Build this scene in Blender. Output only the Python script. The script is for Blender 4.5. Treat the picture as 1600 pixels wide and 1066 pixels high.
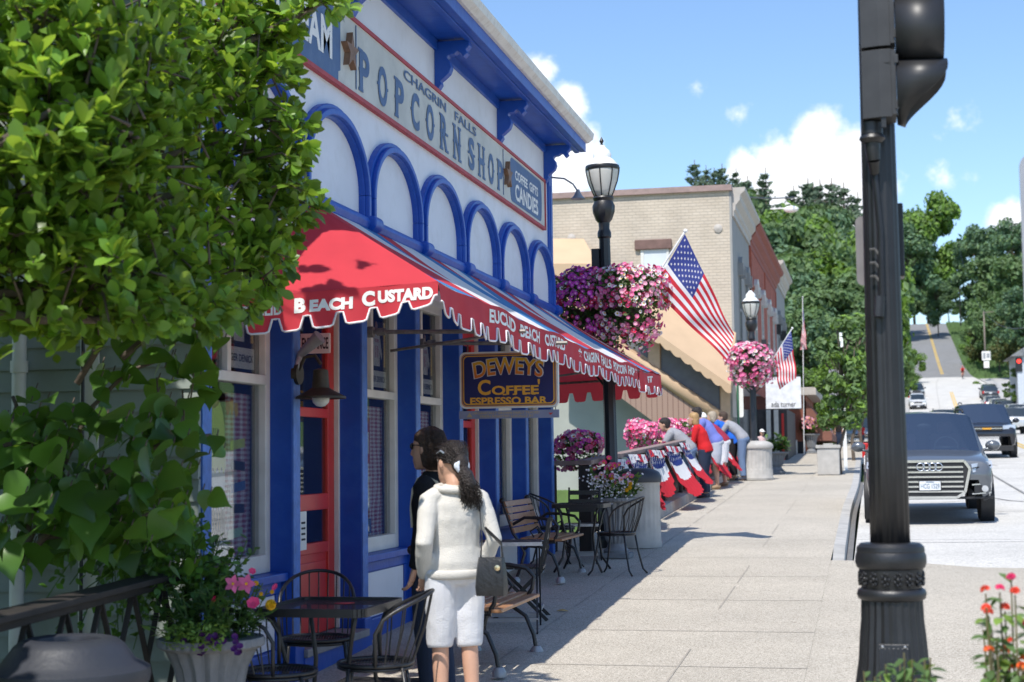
import bpy, bmesh, math, random
from math import sin, cos, pi, radians as R, sqrt, atan2
from mathutils import Vector as V, Matrix, noise, Euler

S = bpy.context.scene
C = S.collection
for o in list(bpy.data.objects): bpy.data.objects.remove(o)

# ------------------------------------------------------------------ camera
FPX = 2444.0                     # 55 mm on a 36 mm wide sensor, 1600 px wide frame
def _axes(vx=1355.0, vy=711.0, roll=.012):
    d = V(((vx-800)/FPX, -(vy-533)/FPX, -1)).normalized()
    n = V((1, roll, 0)).cross(d).normalized()
    if n.y < 0: n = -n
    return Matrix((d.cross(n)*-1 if d.cross(n).x < 0 else d.cross(n), d, n))
ROT = _axes()
cam_d = bpy.data.cameras.new('camera')
cam = bpy.data.objects.new('camera', cam_d); C.objects.link(cam)
cam.matrix_world = ROT.to_4x4()
cam_d.sensor_width = 36; cam_d.lens = FPX*36/1600
cam_d.clip_start = .1; cam_d.clip_end = 3000
cam_d.dof.use_dof = True; cam_d.dof.focus_distance = 13.5; cam_d.dof.aperture_fstop = 3.2
S.camera = cam
S.render.resolution_x, S.render.resolution_y = 1024, 682
def ray(px, py): return ROT @ V(((px-800)/FPX, -(py-533)/FPX, -1))
def at(px, py, Y):               # surveyed point: photo position at a known distance
    r = ray(px, py); return r*(Y/r.y)
def onx(px, py, X):
    r = ray(px, py); return r*(X/r.x)

# ------------------------------------------------------------------ light
SUN = V((-.13, -.62, 1)).normalized()
w = bpy.data.worlds.new('World'); S.world = w; w.use_nodes = True
def sky_world():
    nt = w.node_tree; nt.nodes.clear(); N = nt.nodes.new; L = nt.links.new
    out = N('ShaderNodeOutputWorld'); bg = N('ShaderNodeBackground'); sk = N('ShaderNodeTexSky')
    sk.sky_type = 'NISHITA'; sk.sun_disc = False
    sk.sun_elevation = math.asin(SUN.z); sk.sun_rotation = atan2(SUN.x, SUN.y)
    sk.air_density = 1.0; sk.dust_density = .35; sk.ozone_density = 1.6
    bg.inputs[1].default_value = .15
    tc = N('ShaderNodeTexCoord')
    # cumulus banks: soft blobs in fixed sky directions, broken up by fractal noise
    acc = None
    for px, py, rad, amt in ((1165,265,.022,1),(1215,245,.030,1.1),(1270,235,.036,1.2),(1330,245,.034,1.1),(1240,300,.05,1.1),(1330,310,.05,1.1),
                             (840,115,.022,.95),(870,170,.03,1.05),(900,245,.032,1.1),(880,280,.032,1),(1495,195,.03,.42),(1470,275,.035,.40),(1525,265,.03,.36),(1092,140,.022,.34),(1150,178,.025,.33),(1440,185,.02,.33),
                             (1590,345,.03,1),(1385,300,.03,.7)):
        d = ray(px, py).normalized()
        ds = N('ShaderNodeVectorMath'); ds.operation = 'DISTANCE'; L(tc.outputs['Generated'], ds.inputs[0]); ds.inputs[1].default_value = d
        mr = N('ShaderNodeMapRange'); mr.inputs[1].default_value = 0; mr.inputs[2].default_value = rad; mr.inputs[3].default_value = amt; mr.inputs[4].default_value = 0
        L(ds.outputs['Value'], mr.inputs[0])
        if acc is None: acc = mr.outputs[0]
        else:
            mx = N('ShaderNodeMath'); mx.operation = 'MAXIMUM'; L(acc, mx.inputs[0]); L(mr.outputs[0], mx.inputs[1]); acc = mx.outputs[0]
    nz = N('ShaderNodeTexNoise'); nz.inputs['Scale'].default_value = 34; nz.inputs['Detail'].default_value = 7; nz.inputs['Roughness'].default_value = .6
    L(tc.outputs['Generated'], nz.inputs['Vector'])
    a = N('ShaderNodeMath'); a.operation = 'MULTIPLY_ADD'; L(nz.outputs['Fac'], a.inputs[0]); a.inputs[1].default_value = 1.25; L(acc, a.inputs[2])
    rp = N('ShaderNodeMapRange'); rp.interpolation_type = 'SMOOTHSTEP'; rp.inputs[1].default_value = .92; rp.inputs[2].default_value = 1.32; L(a.outputs[0], rp.inputs[0])
    # high thin haze veil
    mix = N('ShaderNodeMixRGB'); L(rp.outputs[0], mix.inputs[0]); tn = N('ShaderNodeMixRGB'); tn.blend_type = 'MULTIPLY'; tn.inputs[0].default_value = 1; L(sk.outputs[0], tn.inputs[1]); tn.inputs[2].default_value = (.82,.92,1.03,1); L(tn.outputs[0], mix.inputs[1]); mix.inputs[2].default_value = (6.4, 6.6, 7.0, 1)
    L(mix.outputs[0], bg.inputs[0]); L(bg.outputs[0], out.inputs[0])
sky_world()
sd = bpy.data.lights.new('sun', 'SUN'); sd.energy = 4.2; sd.angle = R(.5); sd.color = (1, .955, .88)
so = bpy.data.objects.new('sun', sd); C.objects.link(so); so.rotation_euler = SUN.to_track_quat('Z', 'Y').to_euler()
S.view_settings.view_transform = 'Standard'; S.view_settings.look = 'None'; S.view_settings.exposure = .42; S.view_settings.gamma = 1
S.cycles.max_bounces = 6; S.cycles.transparent_max_bounces = 8; S.cycles.diffuse_bounces = 3

# ------------------------------------------------------------------ materials
MATS = {}
def pmat(name, col, rough=.6, metal=0, var=.18, sc=6, bump=0, bsc=40, spec=.5, island=0, transl=0, tcol=None, coat=0, detail=4, dirt=None):
    if name in MATS: return MATS[name]
    m = bpy.data.materials.new(name); m.use_nodes = True; nt = m.node_tree; N = nt.nodes.new; L = nt.links.new
    p = nt.nodes['Principled BSDF']; out = nt.nodes['Material Output']
    p.inputs['Roughness'].default_value = rough; p.inputs['Metallic'].default_value = metal
    p.inputs['Specular IOR Level'].default_value = spec; p.inputs['Coat Weight'].default_value = coat
    tc = N('ShaderNodeTexCoord'); nz = N('ShaderNodeTexNoise'); nz.inputs['Scale'].default_value = sc; nz.inputs['Detail'].default_value = detail
    L(tc.outputs['Object'], nz.inputs['Vector'])
    mr = N('ShaderNodeMapRange'); mr.inputs[1].default_value = .25; mr.inputs[2].default_value = .75; mr.inputs[3].default_value = 1-var; mr.inputs[4].default_value = 1+var
    L(nz.outputs['Fac'], mr.inputs[0]); fac = mr.outputs[0]
    if island:
        g = N('ShaderNodeNewGeometry'); r2 = N('ShaderNodeMapRange'); r2.inputs[3].default_value = 1-island; r2.inputs[4].default_value = 1+island
        L(g.outputs['Random Per Island'], r2.inputs[0]); mm = N('ShaderNodeMath'); mm.operation = 'MULTIPLY'; L(fac, mm.inputs[0]); L(r2.outputs[0], mm.inputs[1]); fac = mm.outputs[0]
    vm = N('ShaderNodeVectorMath'); vm.operation = 'SCALE'; vm.inputs[0].default_value = col[:3]; L(fac, vm.inputs['Scale']); cout = vm.outputs[0]
    if dirt:
        n2 = N('ShaderNodeTexNoise'); n2.inputs['Scale'].default_value = dirt[1]; n2.inputs['Detail'].default_value = 8; n2.inputs['Roughness'].default_value = .7; L(tc.outputs['Object'], n2.inputs['Vector'])
        r3 = N('ShaderNodeMapRange'); r3.inputs[1].default_value = .5; r3.inputs[2].default_value = .75; r3.inputs[4].default_value = dirt[2]; L(n2.outputs['Fac'], r3.inputs[0])
        mx = N('ShaderNodeMixRGB'); L(r3.outputs[0], mx.inputs[0]); L(cout, mx.inputs[1]); mx.inputs[2].default_value = (*dirt[0], 1); cout = mx.outputs[0]
    L(cout, p.inputs['Base Color'])
    if bump:
        b = N('ShaderNodeTexNoise'); b.inputs['Scale'].default_value = bsc; b.inputs['Detail'].default_value = 4; L(tc.outputs['Object'], b.inputs['Vector'])
        bp = N('ShaderNodeBump'); bp.inputs['Strength'].default_value = bump; bp.inputs['Distance'].default_value = .02; L(b.outputs['Fac'], bp.inputs['Height']); L(bp.outputs[0], p.inputs['Normal'])
    if transl:
        t = N('ShaderNodeBsdfTranslucent'); t2 = N('ShaderNodeVectorMath'); t2.operation = 'SCALE'; t2.inputs[0].default_value = (tcol or col)[:3]; L(fac, t2.inputs['Scale']); L(t2.outputs[0], t.inputs[0])
        ms = N('ShaderNodeMixShader'); ms.inputs[0].default_value = transl; L(p.outputs[0], ms.inputs[1]); L(t.outputs[0], ms.inputs[2]); L(ms.outputs[0], out.inputs[0])
    MATS[name] = m; return m
def glassmat(name, tint=(.85,.9,.92), mixf=.12, rough=.02, k=.8):
    if name in MATS: return MATS[name]
    m = bpy.data.materials.new(name); m.use_nodes = True; nt = m.node_tree; nt.nodes.clear(); N = nt.nodes.new; L = nt.links.new
    out = N('ShaderNodeOutputMaterial'); t = N('ShaderNodeBsdfTransparent'); t.inputs[0].default_value = (*tint, 1)
    g = N('ShaderNodeBsdfGlossy'); g.inputs['Roughness'].default_value = rough
    f = N('ShaderNodeLayerWeight'); f.inputs[0].default_value = .35
    a = N('ShaderNodeMath'); a.operation = 'MULTIPLY_ADD'; L(f.outputs['Fresnel'], a.inputs[0]); a.inputs[1].default_value = k; a.inputs[2].default_value = mixf*.3
    ms = N('ShaderNodeMixShader'); L(a.outputs[0], ms.inputs[0]); L(t.outputs[0], ms.inputs[1]); L(g.outputs[0], ms.inputs[2]); L(ms.outputs[0], out.inputs[0])
    MATS[name] = m; return m
def brickmat(name, c1, c2, mortar, bw=.2, bh=.068, plane='XZ', bump=.5, var=.2):
    if name in MATS: return MATS[name]
    m = bpy.data.materials.new(name); m.use_nodes = True; nt = m.node_tree; N = nt.nodes.new; L = nt.links.new
    p = nt.nodes['Principled BSDF']; p.inputs['Roughness'].default_value = .85
    tc = N('ShaderNodeTexCoord'); sp = N('ShaderNodeSeparateXYZ'); cb = N('ShaderNodeCombineXYZ'); L(tc.outputs['Object'], sp.inputs[0])
    ad = N('ShaderNodeMath'); L(sp.outputs[0], ad.inputs[0]); L(sp.outputs[1], ad.inputs[1]); L(ad.outputs[0], cb.inputs[0]); L(sp.outputs[2], cb.inputs[1])
    b = N('ShaderNodeTexBrick'); b.inputs['Scale'].default_value = 1; b.inputs['Brick Width'].default_value = bw; b.inputs['Row Height'].default_value = bh; b.inputs['Mortar Size'].default_value = .006
    b.inputs['Color1'].default_value = (*c1,1); b.inputs['Color2'].default_value = (*c2,1); b.inputs['Mortar'].default_value = (*mortar,1); L(cb.outputs[0], b.inputs['Vector'])
    nz = N('ShaderNodeTexNoise'); nz.inputs['Scale'].default_value = 1.3; nz.inputs['Detail'].default_value = 6; L(tc.outputs['Object'], nz.inputs['Vector'])
    mr = N('ShaderNodeMapRange'); mr.inputs[1].default_value = .3; mr.inputs[2].default_value = .7; mr.inputs[3].default_value = 1-var; mr.inputs[4].default_value = 1+var; L(nz.outputs['Fac'], mr.inputs[0])
    vm = N('ShaderNodeVectorMath'); vm.operation = 'SCALE'; L(b.outputs['Color'], vm.inputs[0]); L(mr.outputs[0], vm.inputs['Scale']); L(vm.outputs[0], p.inputs['Base Color'])
    bp = N('ShaderNodeBump'); bp.inputs['Strength'].default_value = bump; bp.inputs['Distance'].default_value = .012; bp.invert = True; L(b.outputs['Fac'], bp.inputs['Height']); L(bp.outputs[0], p.inputs['Normal'])
    MATS[name] = m; return m

# ------------------------------------------------------------------ mesh builder
class MB:
    def __init__(s): s.v = []; s.f = []; s.m = []
    def add(s, vs, fs, mi=0):
        n = len(s.v); s.v += [V(p) for p in vs]; s.f += [[i+n for i in f] for f in fs]; s.m += [mi]*len(fs); return s
    def quad(s, a, b, c, d, mi=0): return s.add([a,b,c,d], [[0,1,2,3]], mi)
    def poly(s, pts, mi=0): return s.add(pts, [list(range(len(pts)))], mi)
    def box(s, x0, x1, y0, y1, z0, z1, mi=0):
        return s.add([(x,y,z) for z in (z0,z1) for y in (y0,y1) for x in (x0,x1)], [[0,2,3,1],[4,5,7,6],[0,1,5,4],[2,6,7,3],[0,4,6,2],[1,3,7,5]], mi)
    def bar(s, a, b, w, h, up=(0,0,1), mi=0):      # rectangular bar from a to b
        a, b = V(a), V(b); d = (b-a).normalized(); u = V(up)
        sd = d.cross(u)
        if sd.length < 1e-4: sd = d.cross(V((1,0,0)))
        sd.normalize(); u = sd.cross(d); vs = []
        for p in (a,b):
            for i,j in ((-1,-1),(1,-1),(1,1),(-1,1)): vs.append(p+sd*(i*w/2)+u*(j*h/2))
        return s.add(vs, [[3,2,1,0],[4,5,6,7],[0,1,5,4],[1,2,6,5],[2,3,7,6],[3,0,4,7]], mi)
    def extr(s, ring, vec, mi=0, cap=True):
        n = len(ring); vec = V(vec); vs = [V(p) for p in ring]+[V(p)+vec for p in ring]
        fs = [[i,(i+1)%n,(i+1)%n+n,i+n] for i in range(n)]
        if cap: fs += [list(range(n))[::-1], list(range(n,2*n))]
        return s.add(vs, fs, mi)
    def loft(s, rings, mi=0, cap=True, closed=True):
        n = len(rings[0]); vs = [p for r in rings for p in r]; fs = []
        for k in range(len(rings)-1):
            for i in range(n if closed else n-1):
                j = (i+1)%n; fs.append([k*n+i, k*n+j, (k+1)*n+j, (k+1)*n+i])
        if cap and closed: fs += [list(range(n))[::-1], [len(rings)*n-n+i for i in range(n)]]
        return s.add(vs, fs, mi)
    def tube(s, pts, r, n=8, mi=0, cap=True, side=None):
        pts = [V(p) for p in pts]; k = len(pts); rs = r if isinstance(r, (list,tuple)) else [r]*k
        rings = []; u = None
        for i in range(k):
            d = (pts[min(i+1,k-1)]-pts[max(i-1,0)]).normalized()
            if u is None:
                u = V(side) if side else (V((0,0,1)) if abs(d.z) < .9 else V((1,0,0)))
            u = (u - d*u.dot(d)); u = u.normalized() if u.length > 1e-6 else d.orthogonal().normalized()
            w_ = d.cross(u); ra = rs[i]; rx, ry = ra if isinstance(ra, tuple) else (ra, ra)
            rings.append([pts[i]+u*(rx*cos(2*pi*j/n))+w_*(ry*sin(2*pi*j/n)) for j in range(n)])
        return s.loft(rings, mi, cap)
    def lathe(s, prof, n=20, c=(0,0,0), mi=0, cap=True, flute=None):
        c = V(c); rings = []
        for r, z in prof:
            rg = []
            for j in range(n):
                rr = r*(1+flute[1]*(0.5*cos(flute[0]*2*pi*j/n)-.5)) if flute and flute[2] <= z <= flute[3] else r
                rg.append(c+V((rr*cos(2*pi*j/n), rr*sin(2*pi*j/n), z)))
            rings.append(rg)
        return s.loft(rings, mi, cap)
    def grid(s, fn, nu, nv, mi=0, mfn=None):
        n = len(s.v); s.v += [V(fn(i/nu, j/nv)) for j in range(nv+1) for i in range(nu+1)]
        for j in range(nv):
            for i in range(nu):
                a = n+j*(nu+1)+i; s.f.append([a,a+1,a+nu+2,a+nu+1]); s.m.append(mfn((i+.5)/nu,(j+.5)/nv) if mfn else mi)
        return s
    def ball(s, c, r, n=12, m=8, mi=0):
        c = V(c); r = r if isinstance(r, tuple) else (r,r,r)
        rings = [[c+V((r[0]*cos(2*pi*j/n)*sin(pi*k/m), r[1]*sin(2*pi*j/n)*sin(pi*k/m), -r[2]*cos(pi*k/m))) for j in range(n)] for k in range(1,m)]
        s.loft(rings, mi, False); b = len(s.v); a0 = b-len(rings)*n
        s.v += [c-V((0,0,r[2])), c+V((0,0,r[2]))]
        for j in range(n):
            s.f += [[b, a0+(j+1)%n, a0+j], [b+1, b-n+j, b-n+(j+1)%n]]; s.m += [mi, mi]
        return s
    def xf(s, M, start=0):
        for i in range(start, len(s.v)): s.v[i] = M @ s.v[i]
        return s
    def build(s, name, mats, parent=None, smooth=False, world=False, bev=0, subd=0, ang=None, kind=None, label=None, solid=0):
        me = bpy.data.meshes.new(name)
        vs = s.v
        if world and parent is not None:
            off = parent.matrix_basis.translation.copy(); p = parent.parent
            while p is not None: off += p.matrix_basis.translation; p = p.parent
            vs = [q-off for q in vs]
        me.from_pydata([tuple(q) for q in vs], [], s.f)
        mats = mats if isinstance(mats, (list,tuple)) else [mats]
        for m in mats: me.materials.append(m)
        if len(mats) > 1: me.polygons.foreach_set('material_index', s.m)
        bm = bmesh.new(); bm.from_mesh(me); bmesh.ops.recalc_face_normals(bm, faces=bm.faces); bm.to_mesh(me); bm.free()
        if smooth: me.polygons.foreach_set('use_smooth', [True]*len(me.polygons))
        o = bpy.data.objects.new(name, me); C.objects.link(o)
        if parent: o.parent = parent
        if solid: md = o.modifiers.new('thick','SOLIDIFY'); md.thickness = solid; md.offset = 0
        if bev: md = o.modifiers.new('bevel','BEVEL'); md.width = bev; md.segments = 2; md.limit_method = 'ANGLE'
        if subd: md = o.modifiers.new('sub','SUBSURF'); md.levels = subd; md.render_levels = subd
        if ang is not None and smooth:
            me.set_sharp_from_angle(angle=R(ang))
        if kind: o['kind'] = kind
        if label: o['label'] = label
        return o
def thing(name, label, cat, loc=(0,0,0), rz=0, group=None):
    o = bpy.data.objects.new(name, None); o.empty_display_size = .2; C.objects.link(o); o.location = loc; o.rotation_euler = (0,0,rz)
    o['label'] = label; o['category'] = cat
    if group: o['group'] = group
    return o
def tag(o, label, cat, group=None):
    o['label'] = label; o['category'] = cat
    if group: o['group'] = group
    return o
def children(o): return [c for c in bpy.data.objects if c.parent == o]
def copy_tree(o, parent=None, skip=()):
    c = o.copy(); C.objects.link(c); c.parent = parent
    for ch in list(o.children):
        if ch.name.split('.')[0] in skip: continue
        copy_tree(ch, c)
    return c
def recolor(o, old, new):
    for ob in [o]+list(o.children_recursive):
        if ob.type == 'MESH' and any(m == old for m in ob.data.materials):
            ob.data = ob.data.copy()
            for i, m in enumerate(ob.data.materials):
                if m == old: ob.data.materials[i] = new
_tc = {}
def text_pts(body, bold=0, ext=.0):
    k = (body, bold, ext)
    if k not in _tc:
        cu = bpy.data.curves.new('lettering','FONT'); cu.body = body; cu.size = 1; cu.offset = bold; cu.extrude = ext; cu.resolution_u = 4
        ob = bpy.data.objects.new('lettering', cu); C.objects.link(ob)
        me = bpy.data.meshes.new_from_object(ob.evaluated_get(bpy.context.evaluated_depsgraph_get()))
        vs = [v.co.copy() for v in me.vertices]; fs = [list(p.vertices) for p in me.polygons]
        bpy.data.objects.remove(ob); bpy.data.curves.remove(cu); bpy.data.meshes.remove(me)
        x0 = min(v.x for v in vs); x1 = max(v.x for v in vs); y0 = min(v.y for v in vs); y1 = max(v.y for v in vs)
        _tc[k] = ([((v.x-x0)/(x1-x0), (v.y-y0)/(y1-y0)) for v in vs], fs)
    return _tc[k]
def add_text(mb, body, fn, bold=.0, mi=0):     # fn maps (u,v) in the unit box to a point
    uv, fs = text_pts(body, bold); mb.add([fn(u, v) for u, v in uv], fs, mi); return mb
def lin(a, b, t): return a+(b-a)*t
def sstep(a, b, x):
    t = max(0, min(1, (x-a)/(b-a))); return t*t*(3-2*t)
def interp(tab, x):
    if x <= tab[0][0]: return tab[0][1]
    for (a, va), (b, vb) in zip(tab, tab[1:]):
        if x <= b: return va+(vb-va)*(x-a)/(b-a)
    return tab[-1][1]
rnd = random.Random(7)
def gz(Y): return -1.8+.033*min(Y, 42)+.031*max(0, min(Y-42, 40))    # pavement height along the street
white_paint = pmat('white_paint', (.74,.74,.78), .55, var=.05, sc=2, bump=.12, bsc=9, dirt=((.5,.48,.45), 2.3, .4))
trim_white = pmat('trim_white', (.66,.65,.6), .5, var=.1, sc=6)
blue_paint = pmat('blue_paint', (.008,.072,.40), .42, var=.14, sc=5, bump=.15, bsc=14, dirt=((.04,.12,.36), 5, .5))
blue_light = pmat('blue_bounce_lit', (.05,.16,.5), .5, var=.25, sc=12, bump=.25, bsc=30)  # lighter copy of the pier blue: pavement bounce light painted into the front faces
red_paint = pmat('red_paint', (.56,.028,.022), .36, var=.12, sc=4)
clap = pmat('clapboard', (.25,.285,.26), .6, var=.1, sc=3, dirt=((.15,.17,.15), 5, .35))  # dense tree shade is put into this colour; the boards themselves are paler
black_metal = pmat('black_metal', (.012,.012,.014), .42, .0, var=.25, sc=9, spec=.6, bump=.1, bsc=80)
grey_metal = pmat('grey_metal', (.33,.33,.34), .45, .4, var=.15, sc=8)
galv = pmat('galvanised_pipe', (.2,.19,.17), .5, .3, var=.35, sc=25)
brown_dark = pmat('aged_bronze', (.05,.045,.03), .5, .4, var=.3, sc=20)
glass = glassmat('window_glass', (.9,.93,.94), .1, k=.5)
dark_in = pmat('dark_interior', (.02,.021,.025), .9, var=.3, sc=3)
concrete = pmat('cast_concrete', (.42,.4,.37), .85, var=.16, sc=5, bump=.25, bsc=60, dirt=((.25,.24,.22), 3, .4))
wood = pmat('bench_wood', (.34,.17,.08), .45, var=.25, sc=14, dirt=((.5,.35,.2), 9, .3))
skin_m = pmat('skin', (.52,.29,.2), .5, var=.06, sc=12)
skin_b = pmat('skin_tan', (.56,.32,.22), .5, var=.06, sc=12)
rubber = pmat('tyre_rubber', (.015,.015,.016), .8, var=.2)
chrome = pmat('chrome', (.75,.76,.78), .18, 1, var=.03)
gold = pmat('gold_paint', (.72,.36,.04), .45, var=.08)
navy = pmat('navy_paint', (.012,.018,.1), .4, var=.1)
white_letter = pmat('white_lettering', (.82,.8,.77), .6, var=.05)
star_brown = pmat('rusty_star', (.22,.12,.07), .6, var=.3, sc=20)
aggregate = None
# ------------------------------------------------------------------ ground, road, pavement
def speckle(name, c1, c2, c3, sc=160, rough=.85, joints=None, big=.12):
    m = bpy.data.materials.new(name); m.use_nodes = True; nt = m.node_tree; N = nt.nodes.new; L = nt.links.new
    p = nt.nodes['Principled BSDF']; p.inputs['Roughness'].default_value = rough; p.inputs['Specular IOR Level'].default_value = .25
    tc = N('ShaderNodeTexCoord'); vo = N('ShaderNodeTexVoronoi'); vo.inputs['Scale'].default_value = sc; L(tc.outputs['Object'], vo.inputs['Vector'])
    bw = N('ShaderNodeSeparateColor'); L(vo.outputs['Color'], bw.inputs[0])
    cr = N('ShaderNodeValToRGB'); e = cr.color_ramp; e.elements[0].color = (*c1,1); e.elements[0].position = .1; e.elements[1].color = (*c3,1); e.elements[1].position = .97
    el = e.elements.new(.5); el.color = (*c2,1); L(bw.outputs[0], cr.inputs[0])
    nz = N('ShaderNodeTexNoise'); nz.inputs['Scale'].default_value = .7; nz.inputs['Detail'].default_value = 9; nz.inputs['Roughness'].default_value = .65; L(tc.outputs['Object'], nz.inputs['Vector'])
    mr = N('ShaderNodeMapRange'); mr.inputs[1].default_value = .25; mr.inputs[2].default_value = .75; mr.inputs[3].default_value = 1-big; mr.inputs[4].default_value = 1+big; L(nz.outputs['Fac'], mr.inputs[0])
    vm = N('ShaderNodeVectorMath'); vm.operation = 'SCALE'; L(cr.outputs[0], vm.inputs[0]); L(mr.outputs[0], vm.inputs['Scale'])
    # old dark spots
    n2 = N('ShaderNodeTexNoise'); n2.inputs['Scale'].default_value = 9; n2.inputs['Detail'].default_value = 3; L(tc.outputs['Object'], n2.inputs['Vector'])
    r2 = N('ShaderNodeMapRange'); r2.inputs[1].default_value = .69; r2.inputs[2].default_value = .74; r2.inputs[3].default_value = 1; r2.inputs[4].default_value = .72; L(n2.outputs['Fac'], r2.inputs[0])
    v2 = N('ShaderNodeVectorMath'); v2.operation = 'SCALE'; L(vm.outputs[0], v2.inputs[0]); L(r2.outputs[0], v2.inputs['Scale']); L(v2.outputs[0], p.inputs['Base Color'])
    bp = N('ShaderNodeBump'); bp.inputs['Strength'].default_value = .35; bp.inputs['Distance'].default_value = .006; L(vo.outputs['Distance'], bp.inputs['Height']); L(bp.outputs[0], p.inputs['Normal'])
    return m
m_walk = speckle('exposed_aggregate', (.28,.25,.205), (.43,.39,.325), (.60,.555,.48), 150)
m_conc = speckle('road_concrete', (.42,.41,.38), (.52,.505,.47), (.6,.58,.55), 60, big=.14)
m_asph = speckle('asphalt', (.15,.15,.15), (.2,.2,.2), (.27,.27,.26), 50, big=.15)
m_kerb = pmat('kerb_concrete', (.4,.39,.37), .85, var=.2, sc=3, bump=.2, dirt=((.2,.2,.2), 4, .5))
m_grass = pmat('grass_ground', (.075,.13,.03), .9, var=.35, sc=2.2, bump=.8, bsc=10)
m_joint = pmat('joint_dark', (.33,.30,.255), .9)
m_yellow = pmat('road_yellow', (.62,.4,.06), .7, var=.15, sc=3)
m_cast = pmat('cast_iron_grate', (.16,.15,.14), .7, .0, var=.4, sc=20)

# surveyed street: distance, road height, left kerb X, centre line X, right kerb X
ROAD = [(-30,-2.9,-.2,5.8,12.2),(18,-1.33,-.2,5.8,12.2),(42,-.6,-.1,6.0,12.3),(60,-.06,.2,6.1,12.4),(90,.8,1.2,7.2,12.5),(120,1.55,2.4,8.1,12.6),(150,3.0,3.6,9.0,13.4),(175,4.6,4.6,9.6,14.4),(195,7.3,5.2,10.05,15.0),
        (215,9.4,6.0,10.4,15.4),(228,10.84,7.0,10.7,14.6),(245,13.3,7.3,11.0,14.5),(290,20.2,8.3,11.9,15.5),(330,26.5,9.2,12.64,16.4),(345,27.8,9.7,13,16.8),(380,27.6,10.6,14,17.6),(700,20,11,15,18)]
def rz(Y): return interp([(r[0],r[1]) for r in ROAD], Y)
def rx(Y, k): return interp([(r[0],r[k]) for r in ROAD], Y)
def terr(X, Y):
    z = rz(Y)-.3
    lk = rx(Y,2)
    if X < lk:                                   # wooded hill and river gorge on the left
        z += 13*sstep(88,175,Y)*sstep(lk-4, lk-26, X)*(1-sstep(200,330,Y)) + .3*sstep(lk-1.2, lk-2.5, X)*sstep(95,130,Y)
        if Y < 60: z -= 5.2*sstep(-4.0,-5.6,X)*sstep(19.4,20.6,Y)*(1-sstep(41.4,42.2,Y))
    else:
        rk = rx(Y,4)
        if X > rk: z += 1.2*sstep(rk+2, rk+20, X)*sstep(100,200,Y)
    return z
xs = [-700,-400,-250,-150,-100,-70,-50,-40,-32,-26,-20,-16,-13,-11,-9,-7,-6,-5.5,-5,-4.6,-4.3,-4,-3,-1,1,3,5,7,9,11,13,15,17,19,21,24,28,34,42,55,75,110,160,250,400,700]
ys = [-80,-30,-10,0,8,14,18,19,19.5,20,20.6,22,28,34,40,41.4,42,42.4,46,52,60,70,80,90,100,110,120,130,140,150,160,170,180,190,200,210,222,232,245,260,275,290,310,325,345,380,450,600,900,1500]
b = MB(); n = len(xs)
b.add([(x,y,terr(x,y)) for y in ys for x in xs], [[j*n+i, j*n+i+1, (j+1)*n+i+1, (j+1)*n+i] for j in range(len(ys)-1) for i in range(n-1)])
b.build('ground', m_grass, smooth=True, kind='structure')
def strip(name, ya, yb, k0, k1, dz, mat, step=4, d0=0, d1=0):
    b = MB(); yy = [ya]; 
    while yy[-1]+step < yb: yy.append(yy[-1]+step)
    yy.append(yb); m = 6
    b.add([(lin(rx(y,k0)+d0, rx(y,k1)+d1, i/m), y, rz(y)+dz+.05*sin(pi*i/m)) for y in yy for i in range(m+1)], [[j*(m+1)+i, j*(m+1)+i+1, (j+1)*(m+1)+i+1, (j+1)*(m+1)+i] for j in range(len(yy)-1) for i in range(m)])
    return b.build(name, mat, kind='structure')
strip('road', 18.0, 226, 2, 4, 0, m_conc)
strip('hill_road', 226, 420, 2, 4, .004, m_asph)
# expansion joints in the concrete
b = MB()
for y in list(range(22, 226, 6)):
    b.quad((rx(y,2), y, rz(y)+.058), (rx(y,4), y, rz(y)+.058), (rx(y,4), y+.05, rz(y)+.06), (rx(y,2), y+.05, rz(y)+.06))
for k in (2,):
    for y in range(20, 224, 4): b.quad((rx(y,2)+3.2, y, rz(y)+.056), (rx(y,2)+3.25, y, rz(y)+.056), (rx(y+4,2)+3.25, y+4, rz(y+4)+.056), (rx(y+4,2)+3.2, y+4, rz(y+4)+.056))
b.build('road_joint', pmat('road_joint_grey',(.3,.29,.27),.9,var=.3,sc=2), kind='structure')
b = MB()
for ya, yb in ((40,196),(231,345)):
    y = ya
    while y < yb:
        for d in (-.16, .08):
            b.quad(*[(rx(q,3)+d+e, q, rz(q)+.064+.012*(q>226)) for q, e in ((y,0),(y,.12),(y+3,.12),(y+3,0))])
        y += 3
b.build('road_marking', m_yellow, kind='structure')
# pavement on the left with kerb, and the corner apron the camera looks across
KX = lambda Y: -.28+.10*sstep(26,37,Y) if Y < 60 else rx(Y,2)
b = MB(); yy = [-6,0,4,8,12,16,18,20,24,28,32,36,40,44,50,60,75,90,110]
b.add([(x, y, gz(y) if y < 80 else rz(y)+.13) for y in yy for x in (-4.15, -2, KX(y)-.16)], [[j*3+i, j*3+i+1, (j+1)*3+i+1, (j+1)*3+i] for j in range(len(yy)-1) for i in range(2)])
b.build('pavement', m_walk, kind='structure')
b = MB(); yy = [-6,2,6,10,14,17.2,18.4]
b.add([(x, y, gz(y)-.004-sstep(0,1.6,x)*.09*sstep(15,18,y)-sstep(1,9,x)*.04) for y in yy for x in (-.44, .3, 1.2, 3, 6, 10, 20)], [[j*7+i, j*7+i+1, (j+1)*7+i+1, (j+1)*7+i] for j in range(len(yy)-1) for i in range(6)])
b.build('corner_paving', m_walk, kind='structure')
b = MB()
yy = [18.4,20,22,24,26,28,30,32,34,36,37.2,38.4]
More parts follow.
